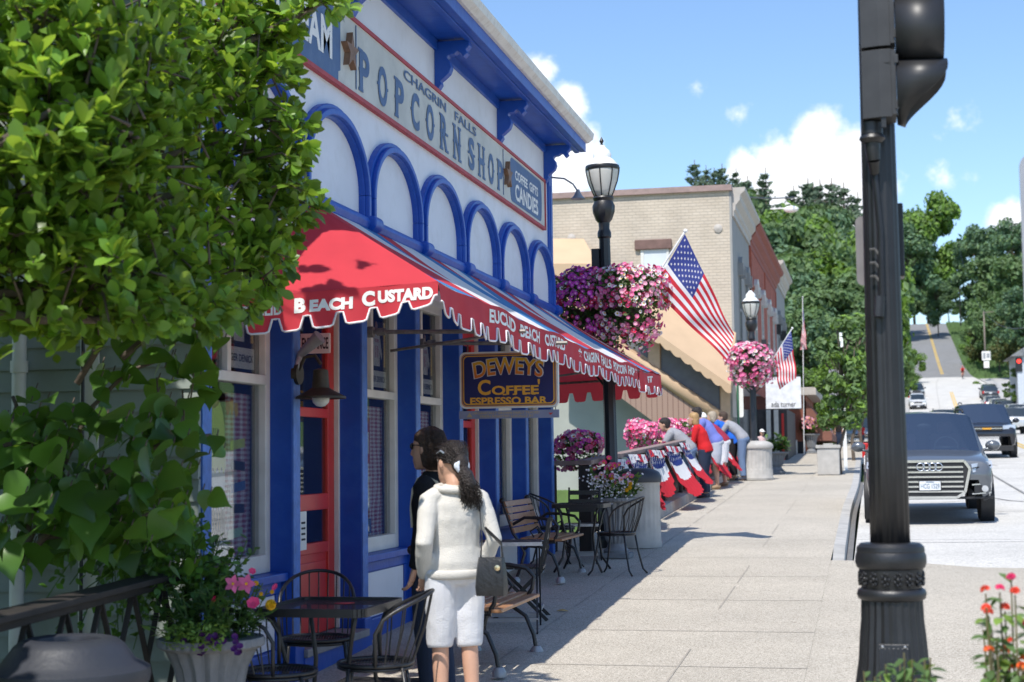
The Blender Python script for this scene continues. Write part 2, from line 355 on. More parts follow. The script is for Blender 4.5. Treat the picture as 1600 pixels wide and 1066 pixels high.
for x0, x1, z0, z1 in ((-.16,0,-.2,.004),):
    rings = [[(KX(y)+x0, y, gz(y)+z0), (KX(y)+x1, y, gz(y)+z0), (KX(y)+x1-.02, y, gz(y)+z1-.01-.1*sstep(19.4,18.4,y)), (KX(y)+x0, y, gz(y)+z1-.1*sstep(19.4,18.4,y))] for y in yy]
    b.loft(rings)
b.loft([[(KX(y)+x0, y, z0) for x0, z0 in ((-.16,gz(y)-.2),(0,gz(y)-.2),(-.02,gz(y)-.006),(-.16,gz(y)+.004))] for y in (38.4,39.5,42,46,52,60,74)])
b.build('kerb', m_kerb, kind='structure')
b = MB(); b.loft([[(KX(y)+.0, y, gz(y)-.2), (KX(y)+.07, y, gz(y)-.2), (KX(y)+.07, y, gz(y)-.118), (KX(y)+.0, y, gz(y)-.112)] for y in yy]); b.build('gutter_line', m_cast, kind='structure')
# control joints of the pavement
b = MB()
for y in (9.2, 10.9, 12.6, 14.6, 16.6, 18.6, 21, 24, 27, 30, 33.5, 37):
    b.quad((-3.8,y,gz(y)+.004), (KX(y)-.16,y,gz(y)+.004), (KX(y)-.16,y+.014,gz(y)+.0045), (-3.8,y+.014,gz(y)+.0045))
for x in (-2.62,-1.32):
    for y in range(6, 42, 2):
        if (y//2) % 3 or x < -2: b.quad((x,y,gz(y)+.004), (x+.013,y,gz(y)+.004), (x+.013,y+1.7,gz(y+1.7)+.004), (x,y+1.7,gz(y+1.7)+.004))
b.build('pavement_joint', m_joint, kind='structure')
# right pavement
b = MB(); yy = list(range(20,222,8))
b.add([(rx(y,4)+dx, y, rz(y)+dz) for y in yy for dx, dz in ((0,-.1),(0,.13),(3.2,.15),(9,.3))], [[j*4+i, j*4+i+1, (j+1)*4+i+1, (j+1)*4+i] for j in range(len(yy)-1) for i in range(3)])
b.build('far_pavement', m_kerb, kind='structure')
b = MB(); yy = list(range(74,222,8))
b.add([(rx(y,2)-dx, y, rz(y)+dz) for y in yy for dx, dz in ((0,-.1),(0,.13),(2.6,.15))], [[j*3+i, j*3+i+1, (j+1)*3+i+1, (j+1)*3+i] for j in range(len(yy)-1) for i in range(2)])
b.build('left_pavement', m_kerb, kind='structure')

b = MB(); rr0 = random.Random(12)                                    # tar seams and cracks in the old concrete
for k in range(26):
    y = rr0.uniform(19,130); x = rr0.uniform(rx(y,2)+.4, rx(y,4)-.4); a = rr0.choice((0,0,1.4,-.5,.3)); pts = []; w_ = rr0.uniform(.012,.035)
    for i in range(14): pts.append((x,y)); x += .5*sin(a)*rr0.uniform(.4,1.2)+rr0.gauss(0,.05); y += .6*cos(a)*rr0.uniform(.5,1.4); a += rr0.gauss(0,.25)
    for (x0,y0),(x1,y1) in zip(pts,pts[1:]):
        f = lambda x,y: rz(y)+.05*sin(pi*max(0,min(1,(x-rx(y,2))/(rx(y,4)-rx(y,2)))))+.006
        nx, ny = -(y1-y0), x1-x0; l = sqrt(nx*nx+ny*ny)+1e-6; nx, ny = nx/l*w_, ny/l*w_; b.quad((x0-nx,y0-ny,f(x0,y0)),(x0+nx,y0+ny,f(x0,y0)),(x1+nx,y1+ny,f(x1,y1)),(x1-nx,y1-ny,f(x1,y1)))
b.build('road_crack', pmat('road_crack_tar',(.22,.21,.2),.9,var=.3), kind='structure')
# ------------------------------------------------------------------ blue and white popcorn shop
FX = -3.8; PY = [8.62+1.49*k for k in range(8)]
shop = thing('popcorn_shop', 'white and bright blue shop with arched trim, red doors and a striped awning', 'shop', (-5.5, 13.8, -1.6))
def sb(b, name, mats, parent=None, **k): return b.build(name, mats, parent or shop, world=True, **k)
Y0, Y1 = 8.53, 19.12
b = MB(); b.box(-3.99, FX, Y0+.02, Y1, 1.45, 3.9)                      # white upper wall
for k in range(7): pass
sb(b, 'upper_wall', white_paint)
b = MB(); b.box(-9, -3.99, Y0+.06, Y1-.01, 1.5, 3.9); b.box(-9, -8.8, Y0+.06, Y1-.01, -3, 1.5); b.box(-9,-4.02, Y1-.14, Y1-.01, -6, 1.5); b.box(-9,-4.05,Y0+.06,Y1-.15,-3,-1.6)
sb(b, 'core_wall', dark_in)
# clapboard end wall, each board lapped over the one below
b = MB(); z = -2.6; xl = -12.5
while z < 4.2:
    b.extr([(xl, Y0+.02, z), (xl, Y0-.022, z), (xl, Y0-.002, z+.142), (xl, Y0+.02, z+.142)], (FX-.004-xl, 0, 0)); z += .132
sb(b, 'clapboard_wall', clap)
b = MB(); b.box(-4.55,-4.43,Y0-.04,Y0-.022,-1.6,3.9); sb(b, 'corner_board', trim_white, bev=.004)
pipe = MB(); pipe.tube([(-4.92,Y0-.09,-1.5),(-4.92,Y0-.09,3.6)], .042, 12)
pipe.tube([(-4.92,Y0-.09,.55),(-4.92,Y0-.09,.62)], .052, 12); sb(pipe, 'downpipe', trim_white, smooth=True, ang=40)
b = MB(); b.tube([(-4.52,Y0-.06,-1.5),(-4.52,Y0-.06,2.4)], .012, 6); sb(b, 'cable', black_metal)
# piers
for k, y in enumerate(PY):
    b = MB(); b.box(-3.985, FX, y-.065, y+.065, -1.9, 1.70)
    b.box(-3.985, FX+.03, y-.085, y+.085, -1.9, -1.2)
    p = sb(b, 'pier', blue_paint, bev=.008)
    b = MB(); b.box(FX-.002, FX+.006, y-.064, y+.064, -1.18, 1.6); sb(b, 'pier_face', blue_light, p)
# string course with corbel caps
b = MB(); prof = [(0,1.70),(.03,1.70),(.04,1.765),(.03,1.78),(.075,1.80),(.095,1.845),(.08,1.88),(.05,1.90),(0,1.90)]
b.loft([[(FX+x, y, z) for x, z in prof] for y in (Y0, Y1)]); sb(b, 'string_course', blue_paint, bev=.006)
for y in PY:
    b = MB(); rings = []
    for q, s_ in ((1.72,.02),(1.745,.05),(1.775,.06),(1.80,.10),(1.82,.12),(1.87,.12),(1.90,.1)):
        rings.append([(FX-.01, y-.06-s_*.35, q), (FX+.02+s_, y-.06-s_*.35, q), (FX+.02+s_, y+.06+s_*.35, q), (FX-.01, y+.06+s_*.35, q)])
    b.loft(rings); sb(b, 'corbel', blue_paint, bev=.012)
# arches: raised double band from pier to pier
def arch(yc, hw, zs, zt, band, x0, x1, mb):
    n = 22; pts = [(yc-hw, 1.89)]
    def ring(h, t): return [(yc-h, 1.885)]+[(yc-h*cos(pi*i/n), zs+(t-zs)*sin(pi*i/n)) for i in range(n+1)]+[(yc+h, 1.885)]
    o, i = ring(hw, zt), ring(hw-band, zt-band)
    for k in range(len(o)-1):
        a, b_, c_, d = o[k], o[k+1], i[k+1], i[k]
        mb.loft([[(x0,*a),(x1,*a),(x1,*d),(x0,*d)], [(x0,*b_),(x1,*b_),(x1,*c_),(x0,*c_)]], cap=(k in (0,len(o)-2)))
for k in range(7):
    yc = (PY[k]+PY[k+1])/2; b = MB()
    arch(yc, .735, 2.06, 2.62, .10, FX-.01, FX+.05, b); arch(yc, .70, 2.06, 2.585, .05, FX+.045, FX+.085, b)
    sb(b, 'arch', blue_paint, bev=.008)
# sign band
sg = MB(); sg.box(FX-.01, FX+.03, 8.75, 18.62, 2.81, 3.40)
sign_cream = pmat('sign_cream', (.56,.56,.52), .7, var=.14, sc=2.5, dirt=((.42,.42,.4), 6, .5))
slate = pmat('slate_blue_paint', (.075,.135,.27), .6, var=.14, sc=5, dirt=((.2,.26,.36), 7, .35))
sig_red = pmat('sign_red', (.42,.05,.06), .6, var=.2, sc=10)
sgo = sb(sg, 'sign_board', sign_cream)
b = MB()
for z in (2.79, 3.38): b.box(FX-.01, FX+.045, 8.73, 18.64, z, z+.032)
b.box(FX-.01, FX+.045, 18.61, 18.645, 2.80, 3.40); sb(b, 'border', sig_red, sgo)
xs_ = FX+.036
def blob(y0, y1, z0, z1, n=9):                                        # panel with rounded ends
    h = (z1-z0)/2; r = []
    for s_, yy in ((1,y1-.08),(-1,y0+.08)):
        for i in range(n+1):
            t = -pi/2+pi*i/n
            r.append((xs_-.003, yy+s_*.09*cos(t)**.7 if abs(cos(t))>1e-6 else yy, (z0+z1)/2+s_*h*sin(t)))
    return r
b = MB(); b.extr([(xs_-.008,9.6,2.83),(xs_-.008,10.92,2.83),(xs_-.008,10.92,2.9),(xs_-.008,10.97,2.92),(xs_-.008,10.97,3.36),(xs_-.008,9.6,3.36)], (.006,0,0)); sb(b, 'sign_panel', slate, sgo); b = MB(); b.extr([(p[0]-.005,p[1],p[2]) for p in blob(16.72,18.42,2.86,3.35)], (.006,0,0))
sb(b, 'sign_panel', slate, sgo)
def ytext(mb, body, y0, y1, z0, z1, bold=.02, mi=0, x=xs_): add_text(mb, body, lambda u,v: (x, lin(y0,y1,u), lin(z0,z1,v)), bold, mi)
b = MB(); ytext(b, 'ICE CREAM', 9.05, 10.78, 2.95, 3.24, .03); sb(b, 'panel_lettering', white_letter, sgo); b = MB()
ytext(b, 'COFFEE  GIFTS', 16.95, 18.2, 3.13, 3.24, .03); ytext(b, 'CANDIES', 16.95, 18.2, 2.90, 3.09, .03); sb(b, 'panel_lettering', white_letter, sgo)
b = MB(); ytext(b, 'CHAGRIN', 12.62, 14.0, 3.25, 3.34, .02); ytext(b, 'FALLS', 14.32, 15.16, 3.25, 3.34, .02); sb(b, 'small_lettering', slate, sgo); b = MB()
def western(ch, y0, w_, z0, z1):                                     # tall slab-serif letter with mid spurs
    ytext(b, ch, y0, y0+w_, z0, z1, .035); t = .022; m = (z0+z1)/2; bx = lambda a, c_, d, e: b.box(xs_-.002, xs_+.001, a, c_, d, e)
    feet = {'P':[(.12,1,1)],'R':[(.12,1,1),(.88,1,0)],'N':[(.1,1,1),(.9,1,1)],'H':[(.1,1,1),(.9,1,1)]}.get(ch, [])
    for f, lo, hi in feet:
        y = y0+w_*f
        if lo: bx(y-.05, y+.06, z0-.004, z0+t)
        if hi: bx(y-.06, y+.05, z1-t, z1+.004)
        bx(y-.045, y+.045, m-.012, m+.012)
    if ch in 'OCS':
        bx(y0-.02, y0+.03, m-.012, m+.012)
        if ch != 'C': bx(y0+w_-.03, y0+w_+.02, m-.012, m+.012)
for i, ch in enumerate('POPCORN'): western(ch, 11.42+.475*i, .25, 2.875, 3.205)
for i, ch in enumerate('SHOP'): western(ch, 14.84+.42*i, .24, 2.875, 3.205)
sb(b, 'lettering', slate, sgo)
def star(mb, c, r, ax1, ax2, nrm, mi=0, ri=.4):
    c, ax1, ax2, nrm = V(c), V(ax1), V(ax2), V(nrm); pts = [c+ax1*(r*(1 if k%2==0 else ri)*sin(pi*k/5))+ax2*(r*(1 if k%2==0 else ri)*cos(pi*k/5)) for k in range(10)]
    mb.extr(pts, nrm, mi)
for y in (11.13, 16.5):
    b = MB(); star(b, (FX+.03, y, 3.1), .15, (0,1,0), (0,0,1), (.05,0,0)); sb(b, 'star', star_brown, sgo)
b = MB()
for y in (11.33, 16.36): b.box(xs_-.003, xs_+.002, y, y+.012, 2.86, 3.36)
sb(b, 'scroll_line', slate, sgo)
# eaves
b = MB(); b.box(-9, FX+.42, Y0-.06, 19.25, 3.88, 3.93); b.box(FX-.01, FX+.03, Y0, Y1, 3.78, 3.88); b.box(FX+.36, FX+.44, Y0-.06, 19.28, 3.86, 3.99)
b.box(FX+.30, FX+.36, Y0-.06, 19.25, 3.845, 3.885); sb(b, 'eaves', blue_paint, bev=.006)
g = MB(); gp = [(.40,3.97),(.47,3.975),(.53,4.02),(.545,4.09),(.5,4.10),(.40,4.10)]
g.loft([[(FX+x, y, z) for x, z in gp] for y in (Y0-.06, 19.3)]); sb(g, 'gutter', pmat('gutter_paint', (.68,.66,.62), .55, var=.12, sc=3, dirt=((.36,.27,.18), 9, .55)))
b = MB(); b.box(-9, FX+.4, Y0-.03, 19.25, 3.94, 4.05); sb(b, 'roof', pmat('roof_felt', (.1,.1,.1), .9))
def bracket(y):
    prof = [(0,3.86),(.33,3.86),(.335,3.80),(.30,3.765),(.315,3.735),(.275,3.70),(.255,3.735),(.225,3.76),(.19,3.735),(.135,3.725),(.12,3.70),(.15,3.66),(.16,3.61),(.14,3.56),(.09,3.515),(.055,3.49),(.065,3.46),(.045,3.43),(.03,3.41),(0,3.40)]
    b = MB(); b.extr([(FX+x, y-.05, z) for x, z in prof], (0,.1,0)); sb(b, 'bracket', blue_paint, bev=.006)
for y in (8.75, 11.27, 13.77, 16.28, 18.78): bracket(y)
b = MB(); b.box(FX-.02, FX+.03, 18.92, 19.13, 1.9, 3.78); b.box(FX+.028, FX+.04, 18.97, 19.08, 1.9, 3.4); sb(b, 'corner_post', blue_paint, bev=.006)
# bays
gingham = bpy.data.materials.new('gingham'); gingham.use_nodes = True
def _g():
    nt = gingham.node_tree; N = nt.nodes.new; L = nt.links.new; p = nt.nodes['Principled BSDF']; p.inputs['Roughness'].default_value = .9
    tc = N('ShaderNodeTexCoord'); acc = []
    for ax in ('Y','Z'):
        sp = N('ShaderNodeSeparateXYZ'); L(tc.outputs['Object'], sp.inputs[0]); m1 = N('ShaderNodeMath'); m1.operation = 'PINGPONG'; L(sp.outputs[ax], m1.inputs[0]); m1.inputs[1].default_value = .017
        m2 = N('ShaderNodeMath'); m2.operation = 'GREATER_THAN'; L(m1.outputs[0], m2.inputs[0]); m2.inputs[1].default_value = .0085; acc.append(m2.outputs[0])
    ad = N('ShaderNodeMath'); L(acc[0], ad.inputs[0]); L(acc[1], ad.inputs[1]); hf = N('ShaderNodeMath'); hf.operation = 'MULTIPLY'; L(ad.outputs[0], hf.inputs[0]); hf.inputs[1].default_value = .5
    mx = N('ShaderNodeMixRGB'); L(hf.outputs[0], mx.inputs[0]); mx.inputs[1].default_value = (.9,.86,.85,1); mx.inputs[2].default_value = (.5,.13,.17,1); L(mx.outputs[0], p.inputs['Base Color'])
_g()
interior_floor = pmat('interior_brown', (.1,.06,.04), .8, var=.3)
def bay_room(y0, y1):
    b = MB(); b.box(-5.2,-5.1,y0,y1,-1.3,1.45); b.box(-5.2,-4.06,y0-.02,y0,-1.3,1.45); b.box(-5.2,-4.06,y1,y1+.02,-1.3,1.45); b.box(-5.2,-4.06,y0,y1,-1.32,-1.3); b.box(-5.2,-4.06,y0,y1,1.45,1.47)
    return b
paper = pmat('paper', (.75,.74,.7), .8, var=.06); lime = pmat('lime_card', (.62,.66,.12), .7, var=.1); orange_c = pmat('orange_card', (.8,.25,.08), .7); yel_c = pmat('yellow_card', (.8,.5,.08), .7); cone_m = pmat('cone_tan', (.55,.36,.15), .7); ink = pmat('black_ink', (.02,.02,.022), .7); red_ink = pmat('red_ink', (.5,.04,.05), .7); green_c = pmat('pale_green_card', (.5,.7,.45), .7); ply = pmat('poster_blue', (.08,.16,.35), .7)
def window(k, deco):
    y0, y1 = PY[k]+.066, PY[k+1]-.066; wx = -3.98
    fr = MB(); fw = .085
    fr.box(-4.04, wx+.02, y0, y0+fw, -.74, 1.5); fr.box(-4.04, wx+.02, y1-fw, y1, -.74, 1.5)
    fr.box(-4.04, wx+.03, y0+fw, y1-fw, -.74, -.62); fr.box(-4.04, wx+.03, y0+fw, y1-fw, .52, .585); fr.box(-4.04, wx+.02, y0+fw, y1-fw, 1.38, 1.5)
    ym = (y0+y1)/2; fr.box(-4.03, wx+.01, ym-.03, ym+.03, .585, 1.38)
    fo = sb(fr, 'window_frame', trim_white, bev=.006)
    gl = MB(); gl.box(-4.012, -4.008, y0+fw, y1-fw, -.62, .52); gl.box(-4.012,-4.008,y0+fw,ym-.03,.585,1.38); gl.box(-4.012,-4.008,ym+.03,y1-fw,.585,1.38); sb(gl, 'pane', glass, fo)
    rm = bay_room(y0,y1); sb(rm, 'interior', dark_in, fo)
    cu = MB()
    def cf(y_a, y_b):
        return lambda u,v: (-4.10+.018*sin(u*26)+.006*sin(u*61), lin(y_a,y_b,u)+.02*(1-v)*sin(9*v), lin(-.72,.46,v))
    cu.grid(cf(y1-fw-.36, y1-fw+.05), 40, 8); sb(cu, 'curtain', gingham, fo, smooth=True)
    # sill, panel and plinth below
    s_ = MB(); s_.box(-4.05, FX-.03, y0, y1, -.80, -.742); sb(s_, 'sill', blue_paint, bev=.008)
    pn = MB(); pn.box(-4.05, FX-.10, y0, y1, -1.9, -.80); pn.box(FX-.10, FX-.08, y0, y1, -.88, -.80); pn.box(FX-.10, FX-.08, y0, y0+.09, -1.3, -.88); pn.box(FX-.10,FX-.08,y1-.09,y1,-1.3,-.88); pn.box(FX-.10,FX-.05,y0,y1,-1.9,-1.25)
    po = sb(pn, 'base_panel', blue_paint, bev=.006)
    wp = MB(); wp.box(FX-.1, FX-.092, y0+.1, y1-.1, -1.24, -.89); sb(wp, 'white_panel', white_paint, po)
    X = -4.02
    def card(mats, pl):
        b = MB()
        for mi, (ya, yb, za, zb), dx in pl: b.box(X-.004-dx, X-dx, ya, yb, za, zb, mi)
        return sb(b, 'window_card', mats, fo)
    # jersey poster in the far upper pane, with its caption strip
    ya, yb = ym+.06, y1-fw-.04
    b = MB(); b.box(X-.012,X-.008,ya,yb,.62,1.18,0); b.box(X-.008,X-.006,ya,yb,.62,.76,1); b.box(X-.008,X-.006,yb-.06,yb-.02,.80,1.18,2)
    yc = (ya+yb)/2-.02
    b.extr([(X-.006,yc+dy,z) for dy,z in ((-.085,.80),(.085,.80),(.085,.95),(.13,.86),(.15,.9),(.09,1.06),(.03,1.09),(-.03,1.09),(-.09,1.06),(-.15,.9),(-.13,.86),(-.085,.95))], (.002,0,0), 1)
    b.ball((X-.006,yc,1.135),(.004,.035,.045),10,6,4)
    add_text(b, '11', lambda u,v: (X-.003, yc-.035+.07*u, .87+.1*v), .03, 3); add_text(b, 'TIGERS', lambda u,v: (X-.003, yc-.06+.12*u, 1.0+.03*v), .02, 3)
    add_text(b, 'TIGER DENICK', lambda u,v: (X-.004, lin(ya+.02,yb-.02,u), .665+.05*v), .02, 5); sb(b, 'jersey_poster', [dark_in, paper, yel_c, red_ink, skin_m, ink], fo)
    b = MB(); b.box(X-.012,X-.008,y0+fw+.03,ym-.05,.66,1.15,0); b.box(X-.008,X-.006,y0+fw+.06,ym-.1,.72,.95,1); sb(b, 'notice', [red_ink, paper], fo)
    if deco == 1:
        yc = y0+.58
        b = MB()
        for i in range(12):                                             # cut-out cone with a lime scoop
            pass
        sc_ = [(yc+.15*cos(t), .16+.25*sin(t)) for t in [pi*i/14 for i in range(15)]]+[(yc-.17+.034*i, -.02-.05*(i%2)) for i in range(11)]
        b.extr([(X-.006,y,z) for y,z in sc_], (.003,0,0), 0)
        b.extr([(X-.009,y,z) for y,z in [(yc-.16,-.05),(yc-.15,-.26)]+[(yc-.14+.03*i,-.27-.03*(i%2)) for i in range(10)]+[(yc+.15,-.26),(yc+.16,-.05)]], (.003,0,0), 1)
        b.extr([(X-.012,yc-.12,-.26),(X-.012,yc-.06,-.56),(X-.012,yc+.06,-.56),(X-.012,yc+.12,-.26)], (.003,0,0), 2)
        for i in range(5):
            for s_ in (-1,1): b.bar((X-.008, yc+s_*(.1-.04*i), -.28), (X-.008, yc+s_*(.06-.04*i)-s_*.05, -.55), .004, .006, (1,0,0), 3)
        for i in range(5): b.bar((X-.002, yc-.06+.03*i, .1), (X-.002, yc-.1+.03*i, .22), .004, .008, (1,0,0), 3)
        sb(b, 'cone_cutout', [lime, paper, cone_m, ink], fo)
        b = MB()
        for i, (dy, z, mi) in enumerate(((.02,.36,0),(.1,.34,0),(.36,.35,1),(.43,.36,0),(.51,.34,2))): b.extr([(X-.006-.002*i, y0+fw+.34+dy+a, z+c_) for a, c_ in ((-.03,0),(0,-.05),(.035,-.02),(.03,.05),(-.02,.05))], (.002,0,0), mi)
        sb(b, 'hanging_tags', [orange_c, red_ink, yel_c], fo)
        b = MB()
        for i, (dy, z, mi, s_) in enumerate(((.46,.12,0,.03),(.47,-.02,1,-.02),(.48,-.16,2,.03),(.47,-.3,1,-.01),(.44,-.46,3,.02))): b.extr([(X-.006-.002*i, y0+fw+.40+dy+a, z+c_+s_*a*3) for a, c_ in ((-.12,-.03),(.12,-.03),(.12,.03),(-.12,.03))], (.002,0,0), mi)
        b.extr([(X-.01,y0+fw+.34,-.6),(X-.01,y0+fw+.7,-.6),(X-.01,y0+fw+.7,-.5),(X-.01,y0+fw+.34,-.5)], (.002,0,0), 4)
        sb(b, 'flavour_tags', [lime, ink, ply, green_c, paper], fo)
    else:
        b = MB(); b.box(X-.05,X-.04,y0+.60,y0+.88,-.02,.36,0); b.box(X-.039,X-.038,y0+.63,y0+.85,.06,.24,1); b.box(X-.05,X-.04,y0+.6,y0+.9,-.16,-.13,1); b.box(X-.05,X-.04,y0+.64,y0+.86,-.40,-.22,2 if k%2 else 1); b.box(X-.045,X-.038,y0+.66,y0+.9,-.6,-.48,2); sb(b, 'shelf_goods', [red_ink, paper, ply], fo)
    return fo
for k, d in ((0,1),(2,2),(3,2),(5,3),(6,3)): window(k, d)
def door(k):
    y0, y1 = PY[k]+.066, PY[k+1]-.066; zb = -1.27
    j = MB(); j.box(-4.08,-3.99,y0,y0+.11,zb,1.5); j.box(-4.04,-3.985,y0+.11,y0+.2,zb,1.5); j.box(-4.08,-3.99,y0+.2,y0+.26,zb,1.5); j.box(-4.04,-3.985,y0+.02,y0+.26,-.32,-.2)
    fo = sb(j, 'door_frame', red_paint, bev=.006)
    w_ = MB(); w_.box(-4.06,-3.975,y1-.03,y1,zb,1.5); sb(w_, 'jamb', trim_white, bev=.005)
    d0, d1 = y0+.27, y1-.035
    d = MB(); d.box(-4.06,-4.01,d0,d0+.11,zb,1.4); d.box(-4.06,-4.01,d1-.14,d1,zb,1.4)
    for za, zb_ in ((zb,zb+.16),(-.68,-.60),(-.36,-.24),(.33,.40),(1.18,1.4)): d.box(-4.06,-4.01,d0+.11,d1-.14,za,zb_)
    d.box(-4.05,-4.025,d0+.1,d1-.13,zb+.15,-.67); d.box(-4.045,-4.012,d0+.17,d1-.2,zb+.22,-.74)
    do = sb(d, 'door', red_paint, bev=.006)
    gl = MB(); gl.box(-4.037,-4.033,d0+.11,d1-.14,-.60,-.36); gl.box(-4.037,-4.033,d0+.11,d1-.14,-.24,.33); gl.box(-4.037,-4.033,d0+.11,d1-.14,.40,1.18); sb(gl, 'door_pane', glass, do)
    h = MB(); h.tube([(-4.0,d0+.05,-.55),(-3.95,d0+.06,-.52),(-3.94,d0+.06,-.45),(-3.95,d0+.06,-.38),(-4.0,d0+.05,-.35)], .012, 8); h.lathe([(.02,0),(.025,.02),(.0,.03)], 10, (0,0,0)); sb(h, 'door_handle', black_metal, do, smooth=True)
    n = MB(); n.box(-4.008,-4.004,d0+.17,d0+.42,-.64,-.36,0); n.box(-4.003,-4.002,d0+.21,d0+.28,-.56,-.42,1)
    for i in range(4): n.box(-4.003,-4.002,d0+.31,d0+.39,-.45-.04*i,-.435-.04*i,2)
    sb(n, 'door_notice', [paper, ply, ink], do)
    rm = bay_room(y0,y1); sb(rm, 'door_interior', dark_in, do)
    st = MB(); st.box(-4.1,FX+.06,y0,y1,zb-.06,zb-.005,0); st.box(-4.1,FX+.04,y0,y1,-1.9,zb-.06,1); sb(st, 'door_step', [pmat('step_slate',(.26,.25,.26),.8,var=.2,bump=.2), blue_paint], bev=.006)
    tr = MB(); tr.box(-4.06,-3.99,y0,y1,1.38,1.5); sb(tr, 'transom_bar', red_paint)
door(1); door(4)
# ENTRANCE plate, barn lantern and floodlight by the first door
pl = MB(); a = at(471,522,10.62); c2 = at(517,552,10.62)
pl.box(a.x, c2.x, 10.6, 10.615, c2.z, a.z); pe = sb(pl, 'entrance_plate', paper, bev=.003)
b = MB(); add_text(b, 'ENTRANCE', lambda u,v: (lin(a.x+.012,c2.x-.012,u), 10.597, lin(c2.z+.03,a.z-.03,v)), .02); sb(b, 'plate_lettering', ink, pe)
ln = MB(); yb = PY[1]-.01
p0 = V((FX+.01, 10.11, .60)); ln.lathe([(.0,-.02),(.075,-.02),(.075,.02),(0,.02)], 16); ln.xf(Matrix.Translation(p0)@Matrix.Rotation(pi/2,4,'Y'))
ln.tube([p0, p0+V((.06,-.02,.11)), p0+V((.14,-.03,.12)), p0+V((.18,-.03,.06))], .012, 8)
q0 = p0+V((.18,-.03,-.06)); ln.lathe([(.02,.09),(.05,.08),(.055,.02),(.06,-.04),(.09,-.06),(.17,-.10),(.172,-.115),(.08,-.09),(.0,-.08)], 20, q0); lo = sb(ln, 'wall_lantern', brown_dark, smooth=True, ang=35)
b = MB(); b.lathe([(.0,-.17),(.03,-.165),(.055,-.14),(.06,-.11),(.05,-.085)], 14, q0); sb(b, 'bulb_glass', pmat('frosted_glass',(.7,.7,.66),.3), lo, smooth=True)
fl = MB(); f0 = p0+V((.02,.0,.13)); fl.tube([p0+V((0,-.03,.03)), f0], .02, 10); fl.tube([f0, f0+V((.11,-.01,.09))], [.026,.042], 14); fl.tube([f0+V((.11,-.01,.09)), f0+V((.15,-.015,.12))], [.042,.052], 14); sb(fl, 'floodlight', grey_metal, smooth=True, ang=40)
# gooseneck lamps at the far corner
for z0, (px, py), nm in ((3.42, (903,300), 'a'), (1.95,(871,490),'b')):
    if nm == 'b': continue
    e = at(px, py, 18.95); b = MB(); s0 = V((FX+.05, 18.95, e.z+.2))
    b.tube([s0, s0+(e-s0)*.5+V((0,0,.075)), V((e.x-.06,18.95,e.z+.10)), V((e.x-.01,18.95,e.z+.02)), e], .011, 8); b.lathe([(.02,.03),(.03,0),(.055,-.05),(.095,-.09),(.085,-.085),(.04,-.04),(0,-.02)], 16, e); sb(b, 'gooseneck_lamp', grey_metal, smooth=True, ang=40)
# awning pipes sticking out of the wall
for (px,py), xe in (((580,519), -2.55), ((660,537), -2.5)):
    p = onx(px, py, FX); b = MB(); e = V((xe, p.y, p.z-.03)); b.tube([p, e], .017, 8); b.tube([p-V((.03,0,0)), p+V((.02,0,0))], .045, 10); b.tube([p+V((.05,0,0)), p+V((.12,0,0))], .03, 8)
    sb(b, 'sign_pole', galv, smooth=True, ang=40)
# ------------------------------------------------------------------ awning
aw_red = pmat('awning_red', (.66,.045,.065), .75, var=.07, sc=3, transl=.32, tcol=(.85,.08,.1)); aw_white = pmat('awning_white', (.78,.76,.74), .75, var=.05, transl=.22); aw_blue = pmat('awning_blue', (.05,.22,.48), .75, var=.06, transl=.2, tcol=(.06,.3,.6)); pip = pmat('awning_piping', (.8,.76,.78), .7)
NC = V((-2.60, 9.44, 1.12)); FC = V((-2.62, 20.5, 1.08)); NT = V((FX+.07, 10.25, 1.80)); FT = V((FX+.07, 19.1, 1.79)); NW = V((FX+.02, 9.12, 1.03)); FW = V((FX-.25, 20.4, 1.02))
TOT = FC.y-NC.y; cuts = [0]; cm = []; i = 0; yy = 0
while yy < TOT:
    yy = min(TOT, yy+[.62,.45,.42][i%3]); cuts.append(yy/TOT); cm.append([1,2,0][i%3]); i += 1
def edge(u): p = NC.lerp(FC, u); p.z -= .035*sin(pi*u)+.012*sin(u*31)+.006*sin(u*67); return p
def slope(u, v):                                                    # u along the street, v from wall to edge, slight sag
    a = NT.lerp(FT, max(0,min(1,(u*TOT-1.1)/8.85))); e = edge(u); p = a.lerp(e, v); p.z -= .03*sin(pi*v)+.018*sin(pi*v)*sin(u*31)+.006*sin(9*v+u*90)*v; return p
b = MB()
for k in range(len(cm)):
    m = 8; h = 3
    for q in range(m):
        for r in range(h):
            u0, u1 = lin(cuts[k],cuts[k+1],r/h), lin(cuts[k],cuts[k+1],(r+1)/h); b.quad(slope(u0,q/m), slope(u1,q/m), slope(u1,(q+1)/m), slope(u0,(q+1)/m), cm[k])
aw = sb(b, 'awning', [aw_red, aw_white, aw_blue], smooth=True)
def wr(u, v): return .022*sin(9*u+5*v)*v+.018*sin(23*u+2.1*sin(7*v))*(.3+.7*v)
b = MB()
b.grid(lambda u,v: (NW.lerp(NT,v)).lerp(NC.lerp(NT,v),u)+V((0,-.02*sin(pi*u)*sin(pi*v)+wr(u,v)*.8*(1-v),0)), 20, 14)
sb(b, 'end_panel', aw_red, aw, smooth=True)
b = MB(); b.grid(lambda u,v: (FW.lerp(FT,v)).lerp(FC.lerp(FT,v),u), 10, 8); sb(b, 'far_end_panel', aw_red, aw, smooth=True)
